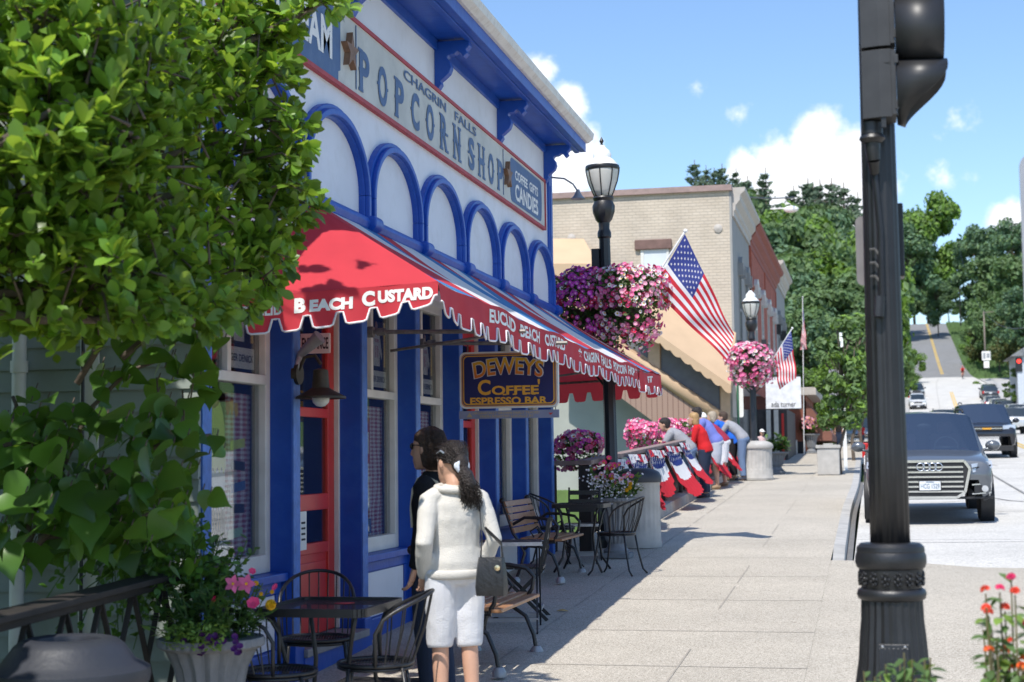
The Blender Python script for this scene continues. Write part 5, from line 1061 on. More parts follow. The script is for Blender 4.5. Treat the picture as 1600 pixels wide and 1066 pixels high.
a = at(1190,640,YW); c_ = at(1232,744,YW); b = MB(); b.box(a.x-3,c_.x,YW,YW+6,gz(YW)-.5,a.z); b.build('wall', pmat('dark_front',(.05,.045,.045),.7,var=.3), dc, world=True)
b = MB(); d0 = at(1222,690,YW); b.box(d0.x,c_.x-.1,YW-.05,YW,gz(YW),d0.z+.9); b.build('door', red_paint, dc, world=True)
b = MB()
for px in (1202,1214): q = at(px,700,YW); b.box(q.x-.07,q.x+.07,YW-.1,YW,gz(YW),a.z)
b.build('white_post', trim_white, dc, world=True)
hz_ = thing('grey_roofed_house', 'small house with a grey roof behind the upright flag pole', 'house', (at(1255,570,95).x, 96, terr(-6,95)))
a, c_ = at(1225,545,95), at(1290,590,95); b = MB(); b.box(a.x,c_.x,95,101,terr(-8,95)-1,c_.z+1.0); b.build('wall', trim_white, hz_, world=True); b = MB(); b.loft([[(x,94.6,c_.z+.9),(x,101.4,c_.z+.9),(x,98,a.z+1.5)] for x in (a.x-.4,c_.x+.4)]); b.build('roof', pmat('grey_shingle',(.2,.21,.22),.85,var=.2), hz_, world=True)
q = at(1596,560,150); hr = thing('pale_house', 'pale blue-grey house at the right edge among the trees', 'house', (q.x+4, 152, q.z-4))
b = MB(); b.box(q.x-.4,q.x+9,150,158,q.z-6,q.z+.4); b.build('wall', pmat('pale_siding',(.5,.54,.6),.7,var=.06), hr, world=True); b = MB(); b.loft([[(q.x-1,y,q.z+.2),(q.x+9.5,y,q.z+.2),(q.x+4.3,y,q.z+3.6)] for y in (149.6,158.4)]); b.build('roof', pmat('grey_shingle',(.2,.21,.22),.85), hr, world=True)
# poles, wires, small street furniture in the distance
pole_m = pmat('utility_pole_wood', (.2,.17,.14), .85, var=.2)
def upole(px, yb, yt, Y, lab, arms=(), r=.14):
    q = at(px, yb, Y); t = thing('utility_pole', lab, 'utility pole', tuple(q)); zt = at(px, yt, Y).z-q.z
    b = MB(); b.tube([(0,0,-.5),(0,0,zt)], [r,r*.7], 8); b.build('pole', pole_m, t, smooth=True)
    if arms:
        b = MB()
        for dz, x0, x1 in arms: b.bar((x0,0,zt-dz),(x1,0,zt-dz+.15),.09,.09)
        b.build('cross_arm', pole_m, t)
    return V((q.x,Y,q.z+zt))
t1 = upole(1540, 570, 486, 215, 'bare wooden utility pole beside the hill road, carrying a white sign', ((.2,0,3.2),)); t2 = upole(1501, 505, 378, 300, 'tall utility pole with lamps near the top of the hill', ((.5,-1,1),(9,-2.6,0),(12,-1.8,0))); t3 = upole(1418, 552, 492, 225, 'wooden pole at the left verge of the hill road')
upole(1353, 600, 476, 110, 'pole with pale cross arms in the trees left of the traffic light', ((.4,-2,1),(1.4,-2.4,1),(2.6,-1.6,1)))
q = at(1541, 556, 214.7); sg2 = thing('white_road_sign', 'small white road sign on the bare utility pole', 'road sign', tuple(q)); b = MB(); b.box(-.55,.55,-.03,0,-.6,.6,0); b.box(-.4,-.1,-.035,-.03,-.4,.4,1); b.box(.05,.4,-.035,-.03,-.3,.3,1); b.build('sign_plate', [paper, grey_metal], sg2); b = MB(); b.box(-.35,.35,-.03,0,-1.6,-.7); b.build('lower_plate', paper, sg2)
def wire(a, c_, sag, lab):
    b = MB(); b.tube([a.lerp(c_,i/14)-V((0,0,sag*4*(i/14)*(1-i/14))) for i in range(15)], .025, 4); tag(b.build('overhead_wire', black_metal), lab, 'wire', 'overhead wires by the hill road')
wire(t1, t2, 2.0, 'overhead wire between the poles on the right of the hill road'); wire(t1, at(1620,505,130), 1.2, 'overhead wire running off to the right from the bare utility pole')
c2 = at(1185,306,62); wire(at(1130,302,YA+6), at(1240,308,62), .1, 'thin span over the brick roof line'); 
q = at(1236,327,62); sl = MB(); sl.ball((q.x,q.y,q.z), (.3,.16,.14), 10, 6); sl.bar((BX,q.y,q.z+.05),(q.x,q.y,q.z+.05),.04,.04); slo = tag(sl.build('roof_floodlight', lamp_top), 'small white floodlight on an arm above the brick roofs', 'floodlight')
q = at(1592,568,150); ts = thing('far_traffic_light', 'small distant traffic light showing red at the right edge', 'traffic light', (q.x, 150, rz(150)))
b = MB(); b.box(-.28,.28,-.1,.25,q.z-rz(150)-.75,q.z-rz(150)+.55); b.build('signal_head', black_metal, ts); em = bpy.data.materials.new('red_lamp'); em.use_nodes = True; em.node_tree.nodes['Principled BSDF'].inputs['Emission Color'].default_value = (1,.05,.03,1); em.node_tree.nodes['Principled BSDF'].inputs['Emission Strength'].default_value = 1.6; em.node_tree.nodes['Principled BSDF'].inputs['Base Color'].default_value = (.5,.02,.02,1)
b = MB(); b.ball((0,-.12,q.z-rz(150)+.2), (.21,.05,.21), 12, 8); b.build('red_lens', em, ts, smooth=True); b = MB(); b.tube([(.1,.1,0),(.1,.1,q.z-rz(150)+.9)], .09, 8); b.build('post', black_metal, ts)
q = at(1303,742,39.9); bx = thing('square_planter', 'square pale concrete bin at the foot of the street tree', 'litter bin', (q.x-.12, 39.9, gz(39.9))); b = MB(); b.box(-.27,.27,-.27,.27,0,.66); b.build('body', concrete, bx, bev=.02); b = MB(); b.box(-.3,.3,-.3,.3,.66,.74); b.box(-.12,.12,-.12,.12,.74,.78); b.build('rim', concrete, bx, bev=.01)
q = at(1322,740,42.5); ps = thing('parking_sign', 'grey backed parking sign on a leaning white post behind the street tree', 'road sign', (q.x, 42.5, gz(42.5))); a, c_ = at(1295,578,42.5), at(1318,640,42.5); b = MB(); b.bar((0,0,0),(at(1314,520,42.5).x-q.x,0,at(1314,520,42.5).z-gz(42.5)),.09,.09); b.build('post', lamp_top, ps); b = MB(); b.box(a.x,c_.x,42.4,42.43,c_.z,lin(c_.z,a.z,.45)); b.box(a.x,c_.x,42.4,42.43,lin(c_.z,a.z,.5),a.z); b.build('sign_plate', grey_metal, ps, world=True)
q = at(1356,790,30); dp = thing('marker_post', 'slim pale post at the kerb half hidden by the traffic light pole', 'post', (q.x, 30, rz(30))); b = MB(); b.tube([(0,0,0),(0,0,at(1356,715,30).z-rz(30))], [.05,.045], 10); b.ball((0,0,at(1356,715,30).z-rz(30)), .05, 10, 6); b.build('post', lamp_top, dp, smooth=True); b = MB(); b.lathe([(.052,.62),(.056,.64),(.056,.72),(.052,.74)], 12); b.build('band', grey_metal, dp)
# ------------------------------------------------------------------ vegetation
def leafmat(name, col, tcol, isl=.35, tr=.35, rough=.45, var=.25, sc=2): return pmat(name, col, rough, var=var, sc=sc, island=isl, transl=tr, tcol=tcol, spec=.4)
mag_leaf = leafmat('magnolia_leaf', (.135,.25,.032), (.40,.56,.05), .5, .38, .36); cat_leaf = leafmat('catalpa_leaf', (.07,.16,.025), (.22,.38,.03), .35, .32, .35); bark = pmat('bark', (.11,.085,.065), .9, var=.3, sc=14, bump=.6, bsc=30)
herb = leafmat('herb_leaf', (.06,.13,.03), (.16,.28,.04), .35, .3, .5); herb_y = leafmat('bright_herb_leaf', (.16,.26,.05), (.3,.42,.06), .3, .35, .5)
def shaped(b, base, d, n, L, Wd, fold=.12, curl=.1, mi=0, prof=(0,.55,.95,1,.72,0), heart=0):
    d = d.normalized(); s_ = d.cross(n)
    if s_.length < 1e-5: s_ = d.orthogonal()
    s_.normalize(); n = s_.cross(d); k = len(prof)-1; mid = []; lf = []; rt = []
    for i, w_ in enumerate(prof):
        t = i/k; c = base+d*(L*(t-heart*(0)))-n*(curl*L*t*t); mid.append(c); e = Wd*.5*w_
        back = d*(-heart*L if i == 1 else 0)
        lf.append(c+s_*e+n*(fold*e)+back); rt.append(c-s_*e+n*(fold*e)+back)
    vs = [mid[0]]; idx = []; fs = []
    vs = mid+lf[1:-1]+rt[1:-1]; m = len(mid); q = len(lf)-2
    for side, o in ((0,m),(1,m+q)):
        f0 = [0,1,o] if side == 0 else [0,o,1]; fs.append(f0)
        for i in range(1, k-1): fs.append([i,i+1,o+i,o+i-1] if side == 0 else [i,o+i-1,o+i,i+1])
        fs.append([k-1,k,o+q-1] if side == 0 else [k-1,o+q-1,k])
    b.add(vs, fs, mi)
def rosette(b, p, ax, rr, n=6, L=.10, Wd=.055, mi=0):
    ax = ax.normalized(); u = ax.orthogonal().normalized(); w_ = ax.cross(u); a0 = rr.uniform(0, 6.28)
    for i in range(n):
        a = a0+i*2.4; r = u*cos(a)+w_*sin(a); tilt = rr.uniform(.25, 1.15); d = ax*cos(tilt)+r*sin(tilt); nn = ax*sin(tilt)-r*cos(tilt)+V((0,0,.6))
        l = L*rr.uniform(.65,1.25); shaped(b, p-ax*rr.uniform(0,.06), d, nn, l, l*Wd/L, .18, rr.uniform(-.05,.3), mi, (0,.42,.8,1,.85,0))
# magnolia leaning in from the left, its crown a set of leafy limbs
mg = thing('magnolia_tree', 'glossy leafed magnolia filling the upper left corner', 'tree', (-4.6, 5.2, gz(5.2)))
rr = random.Random(11); b = MB(); tw = MB()
lobes = [(at(60,40,6.0),.62),(at(200,60,6.2),.62),(at(330,70,7.4),.55),(at(415,40,7.7),.42),(at(70,230,6.2),.6),(at(210,230,6.3),.6),(at(340,220,7.4),.52),(at(395,150,7.5),.42),(at(425,270,7.7),.24),(at(395,345,7.5),.30),(at(300,350,7.0),.45),(at(150,370,6.3),.5),(at(20,390,6.2),.45),(at(330,440,6.8),.27),(at(240,440,6.6),.3),
         (at(450,320,7.8),.14),(at(395,420,7.6),.18),(at(452,60,7.9),.18),(at(500,5,7.9),.2),(at(90,455,6.4),.25),(at(428,385,7.7),.2),(at(410,452,7.6),.17),(at(365,475,7.3),.2),(at(440,240,7.8),.18),(at(300,500,6.8),.17),(at(452,165,7.9),.14),(at(470,310,7.9),.11),(at(240,180,6.0),.4),(at(120,150,5.8),.4)]
vis = list(lobes)
for k in range(46):                                               # the rest of the crown, above the view
    lobes.append((V((rr.uniform(-7.4,-4.5), rr.uniform(5.4,7.5), rr.uniform(2.5,4.3))), rr.uniform(.4,.6)))
for k in range(52): lobes.append((V((rr.uniform(-8.5,-4.1), rr.uniform(2.2,6.4), rr.uniform(-.9,2.6))), rr.uniform(.45,.65)))  # unseen low foliage left of the view, added to block skylight from the clapboards
OUTL = [(-200,545),(0,512),(26,500),(38,452),(110,444),(170,450),(215,455),(260,468),(300,462),(340,458),(385,432),(430,425),(460,395),(480,340),(520,200),(560,60)]
def pxof(p): c = ROT.transposed()@p; return (800+FPX*c.x/-c.z, 533-FPX*c.y/-c.z) if c.z < 0 else (-999,-999)
def seen_ok(p):
    x, y = pxof(p); return x < interp(OUTL, y)+rr.gauss(0,9) and (y < 480 or x < 300 or rr.random() < .3)
hub = V((-4.7,5.4,.9))
for k, (c_, r) in enumerate(lobes):
    big = k >= len(vis); 
    if big and not (c_.x < -3.9 or c_.z > 2.6): continue
    if big and c_.z < 2.5 and 800+FPX*(ROT.transposed()@c_).x/-(ROT.transposed()@c_).z > -r*FPX/c_.length-60: continue
    vol = r**2; n = int((300 if not big else 95)*vol/.25*(.5 if not big else .62))
    for i in range(n):
        d = V((rr.gauss(0,1),rr.gauss(0,1),rr.gauss(0,1))).normalized(); q = c_+V((rr.gauss(0,.62)*r, rr.gauss(0,.55)*r, rr.gauss(0,.55)*r))
        if not big and (q-c_).length > 1.25*r: continue
        if not seen_ok(q) and q.x > -3.6: continue
        if q.x > -3.0 and q.y < 7.5 and q.z > .8: continue
        rosette(b, q, d*.8+V((.1,-.35,.85)), rr, rr.choice((5,6,7)) if not big else 6, .09*(1+.45*rr.random()**3) if not big else .15, .05 if not big else .10)
        if i % 3 == 0: tw.tube([q, c_.lerp(q,.45)+V((0,0,-.05))], [.004,.008], 4)
    if k % 2 == 0: tw.tube([c_, c_.lerp(hub,.4)+V((rr.uniform(-.15,.15),0,-.12)), hub], [.014,.024,.045], 6)
def spray(p0, p1, n, L=.095):
    mid = p0.lerp(p1,.55)+V((0,0,.05)); tw.tube([p0, mid, p1], [.007,.005,.003], 5)
    for i in range(n):
        u = .35+.65*i/n; q = p0.lerp(mid,u/.55) if u < .55 else mid.lerp(p1,(u-.55)/.45); d = (p1-p0).normalized(); o = V((rr.gauss(0,1),rr.gauss(0,1),rr.gauss(0,.8)))
        dd = (d*rr.uniform(.4,1)+o*.55).normalized(); l = L*rr.uniform(.6,1.35); shaped(b, q, dd, V((rr.gauss(0,.4),-.3+rr.gauss(0,.3),1)), l, l*.52, .18, rr.uniform(0,.3), 0, (0,.42,.8,1,.85,0))
    rosette(b, p1, d+V((0,-.2,.3)), rr, 6, L, .05)
for x, y in ((540,-6),(522,16),(458,58),(452,90),(462,126),(452,172),(478,208),(486,232),(468,256),(496,322),(482,300),(474,348),(452,372),(447,412),(430,446),(418,470),(388,486),(352,496),(318,508),(276,506),(240,512),(205,500),(170,508),(130,500),(95,512),(60,498),(25,510)):
    for k in range(3):
        Yk = rr.uniform(7.5,8.1) if x > 360 else rr.uniform(6.6,7.2) if x > 300 else rr.uniform(6.1,6.7); tip = at(x+rr.gauss(0,7), y+rr.gauss(0,8), Yk); up = 1 if y < 440 else 0
        spray(at(x-rr.uniform(60,120), y-(rr.uniform(-10,50) if up else rr.uniform(70,120)), Yk+.05), tip, 15)
for k in range(70):
    x, y = rr.uniform(-10,440), rr.uniform(-10,430); Yq = 5.9+max(0,x-190)*.0085; spray(at(x-rr.uniform(-60,60),y+rr.uniform(20,90),Yq+.25), at(x,y,Yq+rr.uniform(-.15,.1)), 12)
b.build('crown', mag_leaf, mg, world=True, smooth=True); tw.build('branches', bark, mg, world=True, smooth=True)
t_ = MB(); t_.tube([(-4.6,5.2,gz(5.2)-.1),(-4.55,5.25,-.9),(-4.7,5.35,.1),hub,(-4.9,5.3,2.0)], [.13,.10,.085,.075,.05], 10); t_.build('trunk', bark, mg, world=True, smooth=True)
# catalpa sapling with big hanging leaves in front of the clapboards
ct = thing('catalpa_sapling', 'big heart-leaved catalpa sprouting behind the lattice railing', 'shrub', (-4.3, 7.4, gz(7.4)))
b = MB(); s_ = MB(); rr = random.Random(5)
stems = [[(30,880),(80,770),(140,640),(200,580),(260,560)],[(40,860),(60,720),(20,620)],[(60,850),(160,740),(260,690),(330,680)],[(120,600),(180,500),(230,470),(300,470)],[(20,800),(120,780),(220,760)],[(-20,700),(60,690),(110,650)],[(60,840),(150,830),(240,800)],[(190,560),(260,500),(330,480),(360,470)]]
def cl(p, rr, L, up=.25):
    d = V((rr.gauss(0,.7)+.15, rr.gauss(-.3,.6), rr.uniform(-1.1,.15))).normalized(); n = V((rr.gauss(0,.7), -.55+rr.gauss(0,.5), up+rr.gauss(0,.4)+.5))
    s_.tube([p+V((0,.02,.03)), p], .004, 4); shaped(b, p, d, n, L, L*.8, .15, rr.uniform(.1,.5), 0, (0,.62,.9,1,.97,.86,.68,.46,.24,.09,0), .05)
for k, st_ in enumerate(stems):
    pts = [at(x,y,7.35+.12*sin(k*2)+.1*i) for i,(x,y) in enumerate(st_)]; s_.tube(pts, [.018-.011*i/len(pts) for i in range(len(pts))], 6)
    for i in range(26):
        u = rr.uniform(.15,1)*(len(pts)-1); j = min(int(u),len(pts)-2); p = pts[j].lerp(pts[j+1],u-j)+V((rr.gauss(0,.10),rr.gauss(-.05,.12),rr.gauss(.02,.08))); cl(p, rr, rr.uniform(.10,.19))
for i in range(70): cl(at(rr.uniform(-10,330), rr.uniform(760,890), rr.uniform(7.1,7.8)), rr, rr.uniform(.08,.16))
for i in range(120): cl(at(rr.uniform(-10,300), rr.uniform(640,850), rr.uniform(6.9,7.7)), rr, rr.uniform(.11,.23))
for i in range(16): cl(at(rr.uniform(240,345), rr.uniform(500,640), rr.uniform(7.5,7.9)), rr, rr.uniform(.15,.26))
for x, y in ((70,690),(110,760),(140,800),(40,770),(180,690),(200,650)): cl(at(x,y,6.95), rr, .24, .9)
for x, y, l in ((285,610,.22),(245,590,.2),(300,560,.18)): q = at(x,y,7.6); s_.tube([q, q+V((.01,0,-l*.6)), q+V((-.01,0,-l*1.3))], .005, 5)
b.build('leaves', cat_leaf, ct, world=True, smooth=True); s_.build('stems', bark, ct, world=True, smooth=True)
# creeper spilling over the railing next to the urn
cr = thing('creeper', 'small leaved creeper spilling over the black railing beside the urn', 'climbing plant', (-3.6, 7.9, gz(7.9))); b = MB(); rr = random.Random(9); s_ = MB()
for k in range(74):
    a = at(rr.uniform(160,330), rr.uniform(820,900), rr.uniform(7.55,7.95)); e = a+V((rr.gauss(0,.16), rr.gauss(-.05,.08), rr.uniform(-.45,.12))); s_.tube([a,a.lerp(e,.5)+V((0,0,.05)),e], .003, 4)
    for i in range(13):
        p = a.lerp(e, rr.random())+V((rr.gauss(0,.025),rr.gauss(0,.03),rr.gauss(.02,.03))); d = V((rr.gauss(0,1),rr.gauss(-.4,.8),rr.gauss(-.2,.8))); shaped(b, p, d, V((rr.gauss(0,.4),-.6,.7)), rr.uniform(.035,.06), rr.uniform(.028,.045), .1, .1, 0, (0,.7,1,.85,.4,0))
b.build('leaves', cat_leaf, cr, world=True, smooth=True); s_.build('stems', herb, cr, world=True)
def planting(loc, r, h, label, seed, flowers, n=420, lean=(0,0), leafL=.06, tall=.0):
    t = thing('flowering_plants', label, 'flowers', loc, 0, 'flowers planted in the stone urns'); rr = random.Random(seed); b = MB(); f = MB(); s_ = MB()
    for i in range(n//9):
        a = rr.uniform(0,2*pi); q = sqrt(rr.random())*r*.8; base = V((q*cos(a),q*sin(a),0)); hh = h*rr.uniform(.35,1)*(1-.45*(q/r)**2); tip = base*(1.35)+V((lean[0]*hh+rr.gauss(0,.05),lean[1]*hh+rr.gauss(0,.05),hh)); s_.tube([base,base.lerp(tip,.5)+V((0,0,.03)),tip], .003, 4)
        for k in range(11):
            u = rr.uniform(.15,1); p = base.lerp(tip,u); d = V((rr.gauss(0,1),rr.gauss(0,1),rr.uniform(-.2,.9))); l = leafL*rr.uniform(.6,1.2); shaped(b, p, d, V((0,0,1)), l, l*.5, .15, .15, 1 if rr.random() < .2 else 0)
    keys = ['pink','yellow','hot','purple','white','magenta','pale','crimson']; 
    for key, pos, size, style in flowers:
        c = V(pos)
        if style == 'star':
            for k in range(5): a = 2*pi*k/5; d = V((cos(a)*.9,-.35,sin(a)*.9)); shaped(f, c, d, V((0,-1,.2)), size, size*.62, .1, .1, keys.index(key), (0,.7,1,.9,.5,0))
            f.ball(c+V((0,-.01,0)), size*.14, 6, 4, keys.index('yellow'))
        elif style == 'pom':
            for k in range(40): d = V((rr.gauss(0,1),rr.gauss(0,1)-.3,rr.gauss(0,1))).normalized(); blossom(f, c+d*size*.6, d, size*.45, keys.index(key), keys.index(key))
        else:
            blossom(f, c, V((rr.gauss(0,.5),-1,.7)), size, keys.index(key), keys.index('yellow') if style == 'eye' else keys.index(key))
    b.build('leaves', [herb, herb_y], t, smooth=True); f.build('blossoms', [pet[k] for k in keys], t); s_.build('stems', herb, t); return t
uz = at(330,1000,7.5).z; A = lambda x, y, Y=7.5: at(x,y,Y)-V((UN.x,7.5,uz)); rr = random.Random(2)
fl = [('pink',A(365,912,7.3),.05,'star'),('pink',A(386,912,7.32),.055,'star'),('hot',A(396,943,7.3),.035,'bud'),('hot',A(430,918,7.3),.02,'bud'),('hot',A(394,893,7.4),.02,'bud'),('yellow',A(423,945,7.3),.032,'pom'),('yellow',A(400,911,7.35),.016,'pom'),('yellow',A(425,925,7.35),.013,'pom'),('yellow',A(388,921,7.35),.014,'pom'),('yellow',A(408,928,7.3),.012,'pom'),('crimson',A(335,937,7.3),.02,'bud')]
for i in range(26): fl.append(('purple',A(rr.uniform(285,375),rr.uniform(985,1022),7.22+rr.uniform(-.03,.08)),.018,'bud'))
planting((UN.x,7.5,uz), .26, .34, 'dark leafy planting with pink star flowers and yellow marigolds in the near urn', 4, fl, 620, (-.05,.1), .065)
pl2 = MB(); t2_ = thing('trailing_herb', 'light green trailing herb spilling over the rim of the near urn', 'flowers', (UN.x,7.3,uz)); rr = random.Random(14)
for i in range(420): p = at(rr.uniform(255,350), rr.uniform(975,1015), 7.24+rr.uniform(-.05,.08))-V((UN.x,7.3,uz)); shaped(pl2, p, V((rr.gauss(0,1),rr.gauss(-.5,.6),rr.gauss(.2,.7))), V((0,-.4,1)), rr.uniform(.018,.034), .016)
pl2.build('leaves', herb_y, t2_, smooth=True)
tl = MB(); t3_ = thing('tall_shrub', 'loose upright shrub growing behind the near urn against the blue corner', 'shrub', (UN.x-.05, 7.95, gz(7.9))); rr = random.Random(23); ts_ = MB()
for k in range(34):
    a = at(rr.uniform(285,350),rr.uniform(940,980),7.9); e = at(rr.uniform(270,400),rr.uniform(835,935),rr.uniform(7.75,8.0)); ts_.tube([a,a.lerp(e,.6)+V((0,0,.03)),e], .003, 4)
    for i in range(16): p = a.lerp(e,rr.uniform(.2,1.05))+V((rr.gauss(0,.012),rr.gauss(0,.012),0)); shaped(tl, p, V((rr.gauss(0,1),rr.gauss(-.2,.7),rr.uniform(-.1,1))), V((0,-.5,1)), rr.uniform(.03,.055), rr.uniform(.018,.028))
tl.build('leaves', herb, t3_, world=True, smooth=True); ts_.build('stems', herb, t3_, world=True)
uz2 = at(962,778,18.6).z; rr = random.Random(8); fl = []
B_ = lambda x, y, Y=18.6: at(x,y,Y)-V((UF.x,18.6,uz2))
for i in range(260): fl.append(('white',B_(rr.gauss(950,17),rr.gauss(757,12),18.36+rr.uniform(-.05,.1)),.014,'bud'))
for i in range(26): fl.append((rr.choice(('pink','hot','pale')),B_(rr.uniform(925,990),rr.uniform(716,760),18.4+rr.uniform(-.1,.2)),.035,'eye'))
for x, y in ((984,762),(979,766),(985,756),(955,748)): fl.append(('yellow',B_(x,y,18.35),.03,'pom'))
planting((UF.x,18.6,uz2), .3, .42, 'white, pink and yellow flowers in the urn under the tall lamp', 6, fl, 620, (0,0), .08)
planting((at(1213,700,41).x,41,gz(41)+.55), .3, .5, 'green fern in the small grey urn', 16, [], 300, (0,0), .16)
planting((at(1268,700,58).x,58,gz(58)+.7), .35, .7, 'flowers in the dark urn outside the brown-awning shop', 17, [('pale',(rnd.uniform(-.3,.3),-.3,rnd.uniform(.2,.6)),.06,'eye') for _ in range(30)], 300, (0,0), .16)
# lantana bed in the foreground
def lantana(px0, px1, py0, py1, Y, label, seed, nst, tips=()):
    t = thing('lantana_plant', label, 'flowers', (at((px0+px1)/2,1000,Y).x, Y, gz(Y))); b = MB(); s_ = MB(); f = MB(); rr = random.Random(seed); lst = [(rr.uniform(px0,px1), py0+(py1-py0)*rr.random()**.6) for _ in range(nst)]+list(tips)
    for x, y in lst:
        yy_ = Y+rr.uniform(-.2,.2); e = at(x,y,yy_); a = V((lin(e.x,t.location.x,.45), yy_+.05, gz(Y))); s_.tube([a,a.lerp(e,.6)+V((0,0,.04)),e], [.005,.004,.003], 5)
        for k in range(16):
            u = 1-.75*rr.random()**1.3; p = a.lerp(e,u); d = V((rr.gauss(0,1),rr.gauss(0,.8),rr.uniform(-.5,.45))); l = rr.uniform(.035,.065); shaped(b, p, d, V((0,-.2,1)), l, l*.55, .2, .35, 0 if rr.random() < .7 else 1)
        if (tips and rr.random() < .3) or (x,y) in tips:
            c = e+V((0,0,.012)); ky = rr.choice((0,0,1,1,2))
            for k in range(16): d = V((rr.gauss(0,1),rr.gauss(0,1),abs(rr.gauss(0,.7)))).normalized(); blossom(f, c+d*.014, d, .008, ky, min(2,ky+1) if rr.random()<.3 else ky)
    b.build('leaves', [leafmat('lantana_leaf',(.09,.16,.05),(.2,.3,.05),.35,.28,.5), herb_y], t, world=True, smooth=True); s_.build('stems', pmat('lantana_stem',(.14,.12,.05),.7), t, world=True)
    if f.v: f.build('blossoms', [pmat('petal_coral',(.78,.09,.05),.6,island=.25,transl=.3), pet['orange'], pet['hot']], t, world=True)
lantana(1535, 1640, 950, 1075, 5.6, 'tall lantana with orange and red flower heads in the bottom right corner', 31, 34, ((1580,908),(1562,926),(1586,930),(1540,928),(1570,955),(1541,957),(1577,1008),(1563,1050),(1597,1048)))
lantana(1340, 1465, 1012, 1090, 5.9, 'low lantana shoots in front of the traffic light pole', 37, 26, ())
# ------------------------------------------------------------------ trees
def tree_mesh(seed, H, cr_, ch, n, ls, name, cols, trunk_r=.16, conic=False, airy=0):
    rr = random.Random(seed); b = MB(); tk = MB(); lobes = []
    th = H-ch
    tk.tube([(0,0,-1.5),(rr.gauss(0,.1),rr.gauss(0,.1),th*.6),(rr.gauss(0,.2),rr.gauss(0,.2),th+ch*.3),(rr.gauss(0,.3),rr.gauss(0,.3),th+ch*.75)], [trunk_r*1.25,trunk_r,trunk_r*.6,trunk_r*.2], 8)
    nl = 34
    for i in range(nl):
        z = rr.uniform(.08,.95); R_ = cr_*sqrt(max(.05,1-((z-.42)/.62)**2)); a = rr.uniform(0,6.28); q = R_*rr.uniform(.2,.92); c = V((q*cos(a),q*sin(a),th+ch*z)); lobes.append((c, cr_*rr.uniform(.18,.36)))
        tk.tube([(0,0,th+ch*z*.55), (c.x*.5,c.y*.5,lin(th+ch*z*.55,c.z,.6)), c], [trunk_r*.4,trunk_r*.25,.03], 5)
    for c, r in lobes:
        for i in range(n//nl):
            d = V((rr.gauss(0,1),rr.gauss(0,1),rr.gauss(0,1))).normalized(); p = c+V((d.x*r,d.y*r,d.z*r*.75))*rr.uniform(.5,1.12); s_ = ls*rr.uniform(.6,1.3); u = (d+V((rr.gauss(0,.6),rr.gauss(0,.6),rr.gauss(0,.6)+.3))).normalized(); v_ = u.orthogonal().normalized(); w_ = u.cross(v_); a = rr.uniform(0,6.28); e1 = v_*cos(a)+w_*sin(a); e2 = u.cross(e1)
            b.add([p-e1*s_, p+e2*s_*.6+u*s_*.2, p+e1*s_, p-e2*s_*.6+u*s_*.15], [[0,1,2],[0,2,3]], 0 if rr.random()<.75 else 1)
    return b, tk
def make_tree(name, label, cat, loc, mesh, mats, group, rz_=0, sc=1):
    b, tk = mesh; t = thing(name, label, cat, loc, rz_, group); b.build('crown', mats, t); tk.build('trunk', bark, t, smooth=True); t.scale = (sc,)*3; return t
g1 = leafmat('leaf_mid_green', (.12,.195,.07), (.22,.33,.08), .3, .25, .6); g2 = leafmat('leaf_deep_green', (.09,.15,.065), (.16,.24,.07), .3, .2, .6); g3 = leafmat('leaf_fresh_green', (.13,.23,.035), (.26,.4,.04), .3, .3, .6); g4 = leafmat('leaf_olive', (.10,.11,.03), (.16,.16,.03), .3, .2, .6); g5 = leafmat('leaf_bluegreen', (.095,.17,.09), (.17,.27,.11), .3, .2, .6); cg = leafmat('conifer_needles', (.10,.15,.095), (.16,.23,.11), .3, .3, .7)
HT = 'trees on the wooded hill'
protoA = make_tree('deciduous_tree', 'mid green broadleaf tree among the woods behind the brick row', 'tree', (0,0,0), tree_mesh(1,12,4.4,9.5,8500,.27,'a',None), [g1,g2], HT)
protoB = make_tree('deciduous_tree', 'blue green broadleaf tree among the woods behind the brick row', 'tree', (0,0,0), tree_mesh(2,14,4.2,11.5,8500,.27,'b',None), [g5,g1], HT)
protoC = make_tree('deciduous_tree', 'fresh green broadleaf tree among the woods behind the brick row', 'tree', (0,0,0), tree_mesh(3,11,4.6,9.5,8500,.27,'c',None), [g3,g1], HT)
def conifer_mesh(seed, H, R0):
    rr = random.Random(seed); b = MB(); tk = MB(); tk.tube([(0,0,-1),(0,0,H)], [.2,.03], 6); z = H*.2
    while z < H*.98:
        k = 1-(z/H); r = R0*k**.65*rr.uniform(.65,1.15)
        for j in range(rr.choice((4,5,6))):
            a = rr.uniform(0,6.28); d = V((cos(a),sin(a),.35-1.0*k)); tip = V((0,0,z))+d*r; tk.tube([(0,0,z),tip], [.035,.01], 4)
            for i in range(int(7+16*k)):
                u = rr.uniform(.15,1.05); p = V((0,0,z)).lerp(tip,u)+V((rr.gauss(0,.09),rr.gauss(0,.09),rr.gauss(-.08,.1))); s_ = rr.uniform(.16,.3)*(1.2-.4*u); e1 = (d+V((rr.gauss(0,.5),rr.gauss(0,.5),rr.gauss(-.2,.3)))).normalized(); e2 = e1.cross(V((0,0,1))).normalized(); b.add([p-e1*s_,p+e2*s_*.22-V((0,0,.14)),p+e1*s_,p-e2*s_*.22-V((0,0,.04))], [[0,1,2],[0,2,3]])
        z += H*.032*rr.uniform(.8,1.25)
    return b, tk
protoP = make_tree('pine_tree', 'dark pine rising above the woods behind the brick row', 'pine tree', (0,0,0), conifer_mesh(1,13,3.0), cg, 'pines on the hill crest')
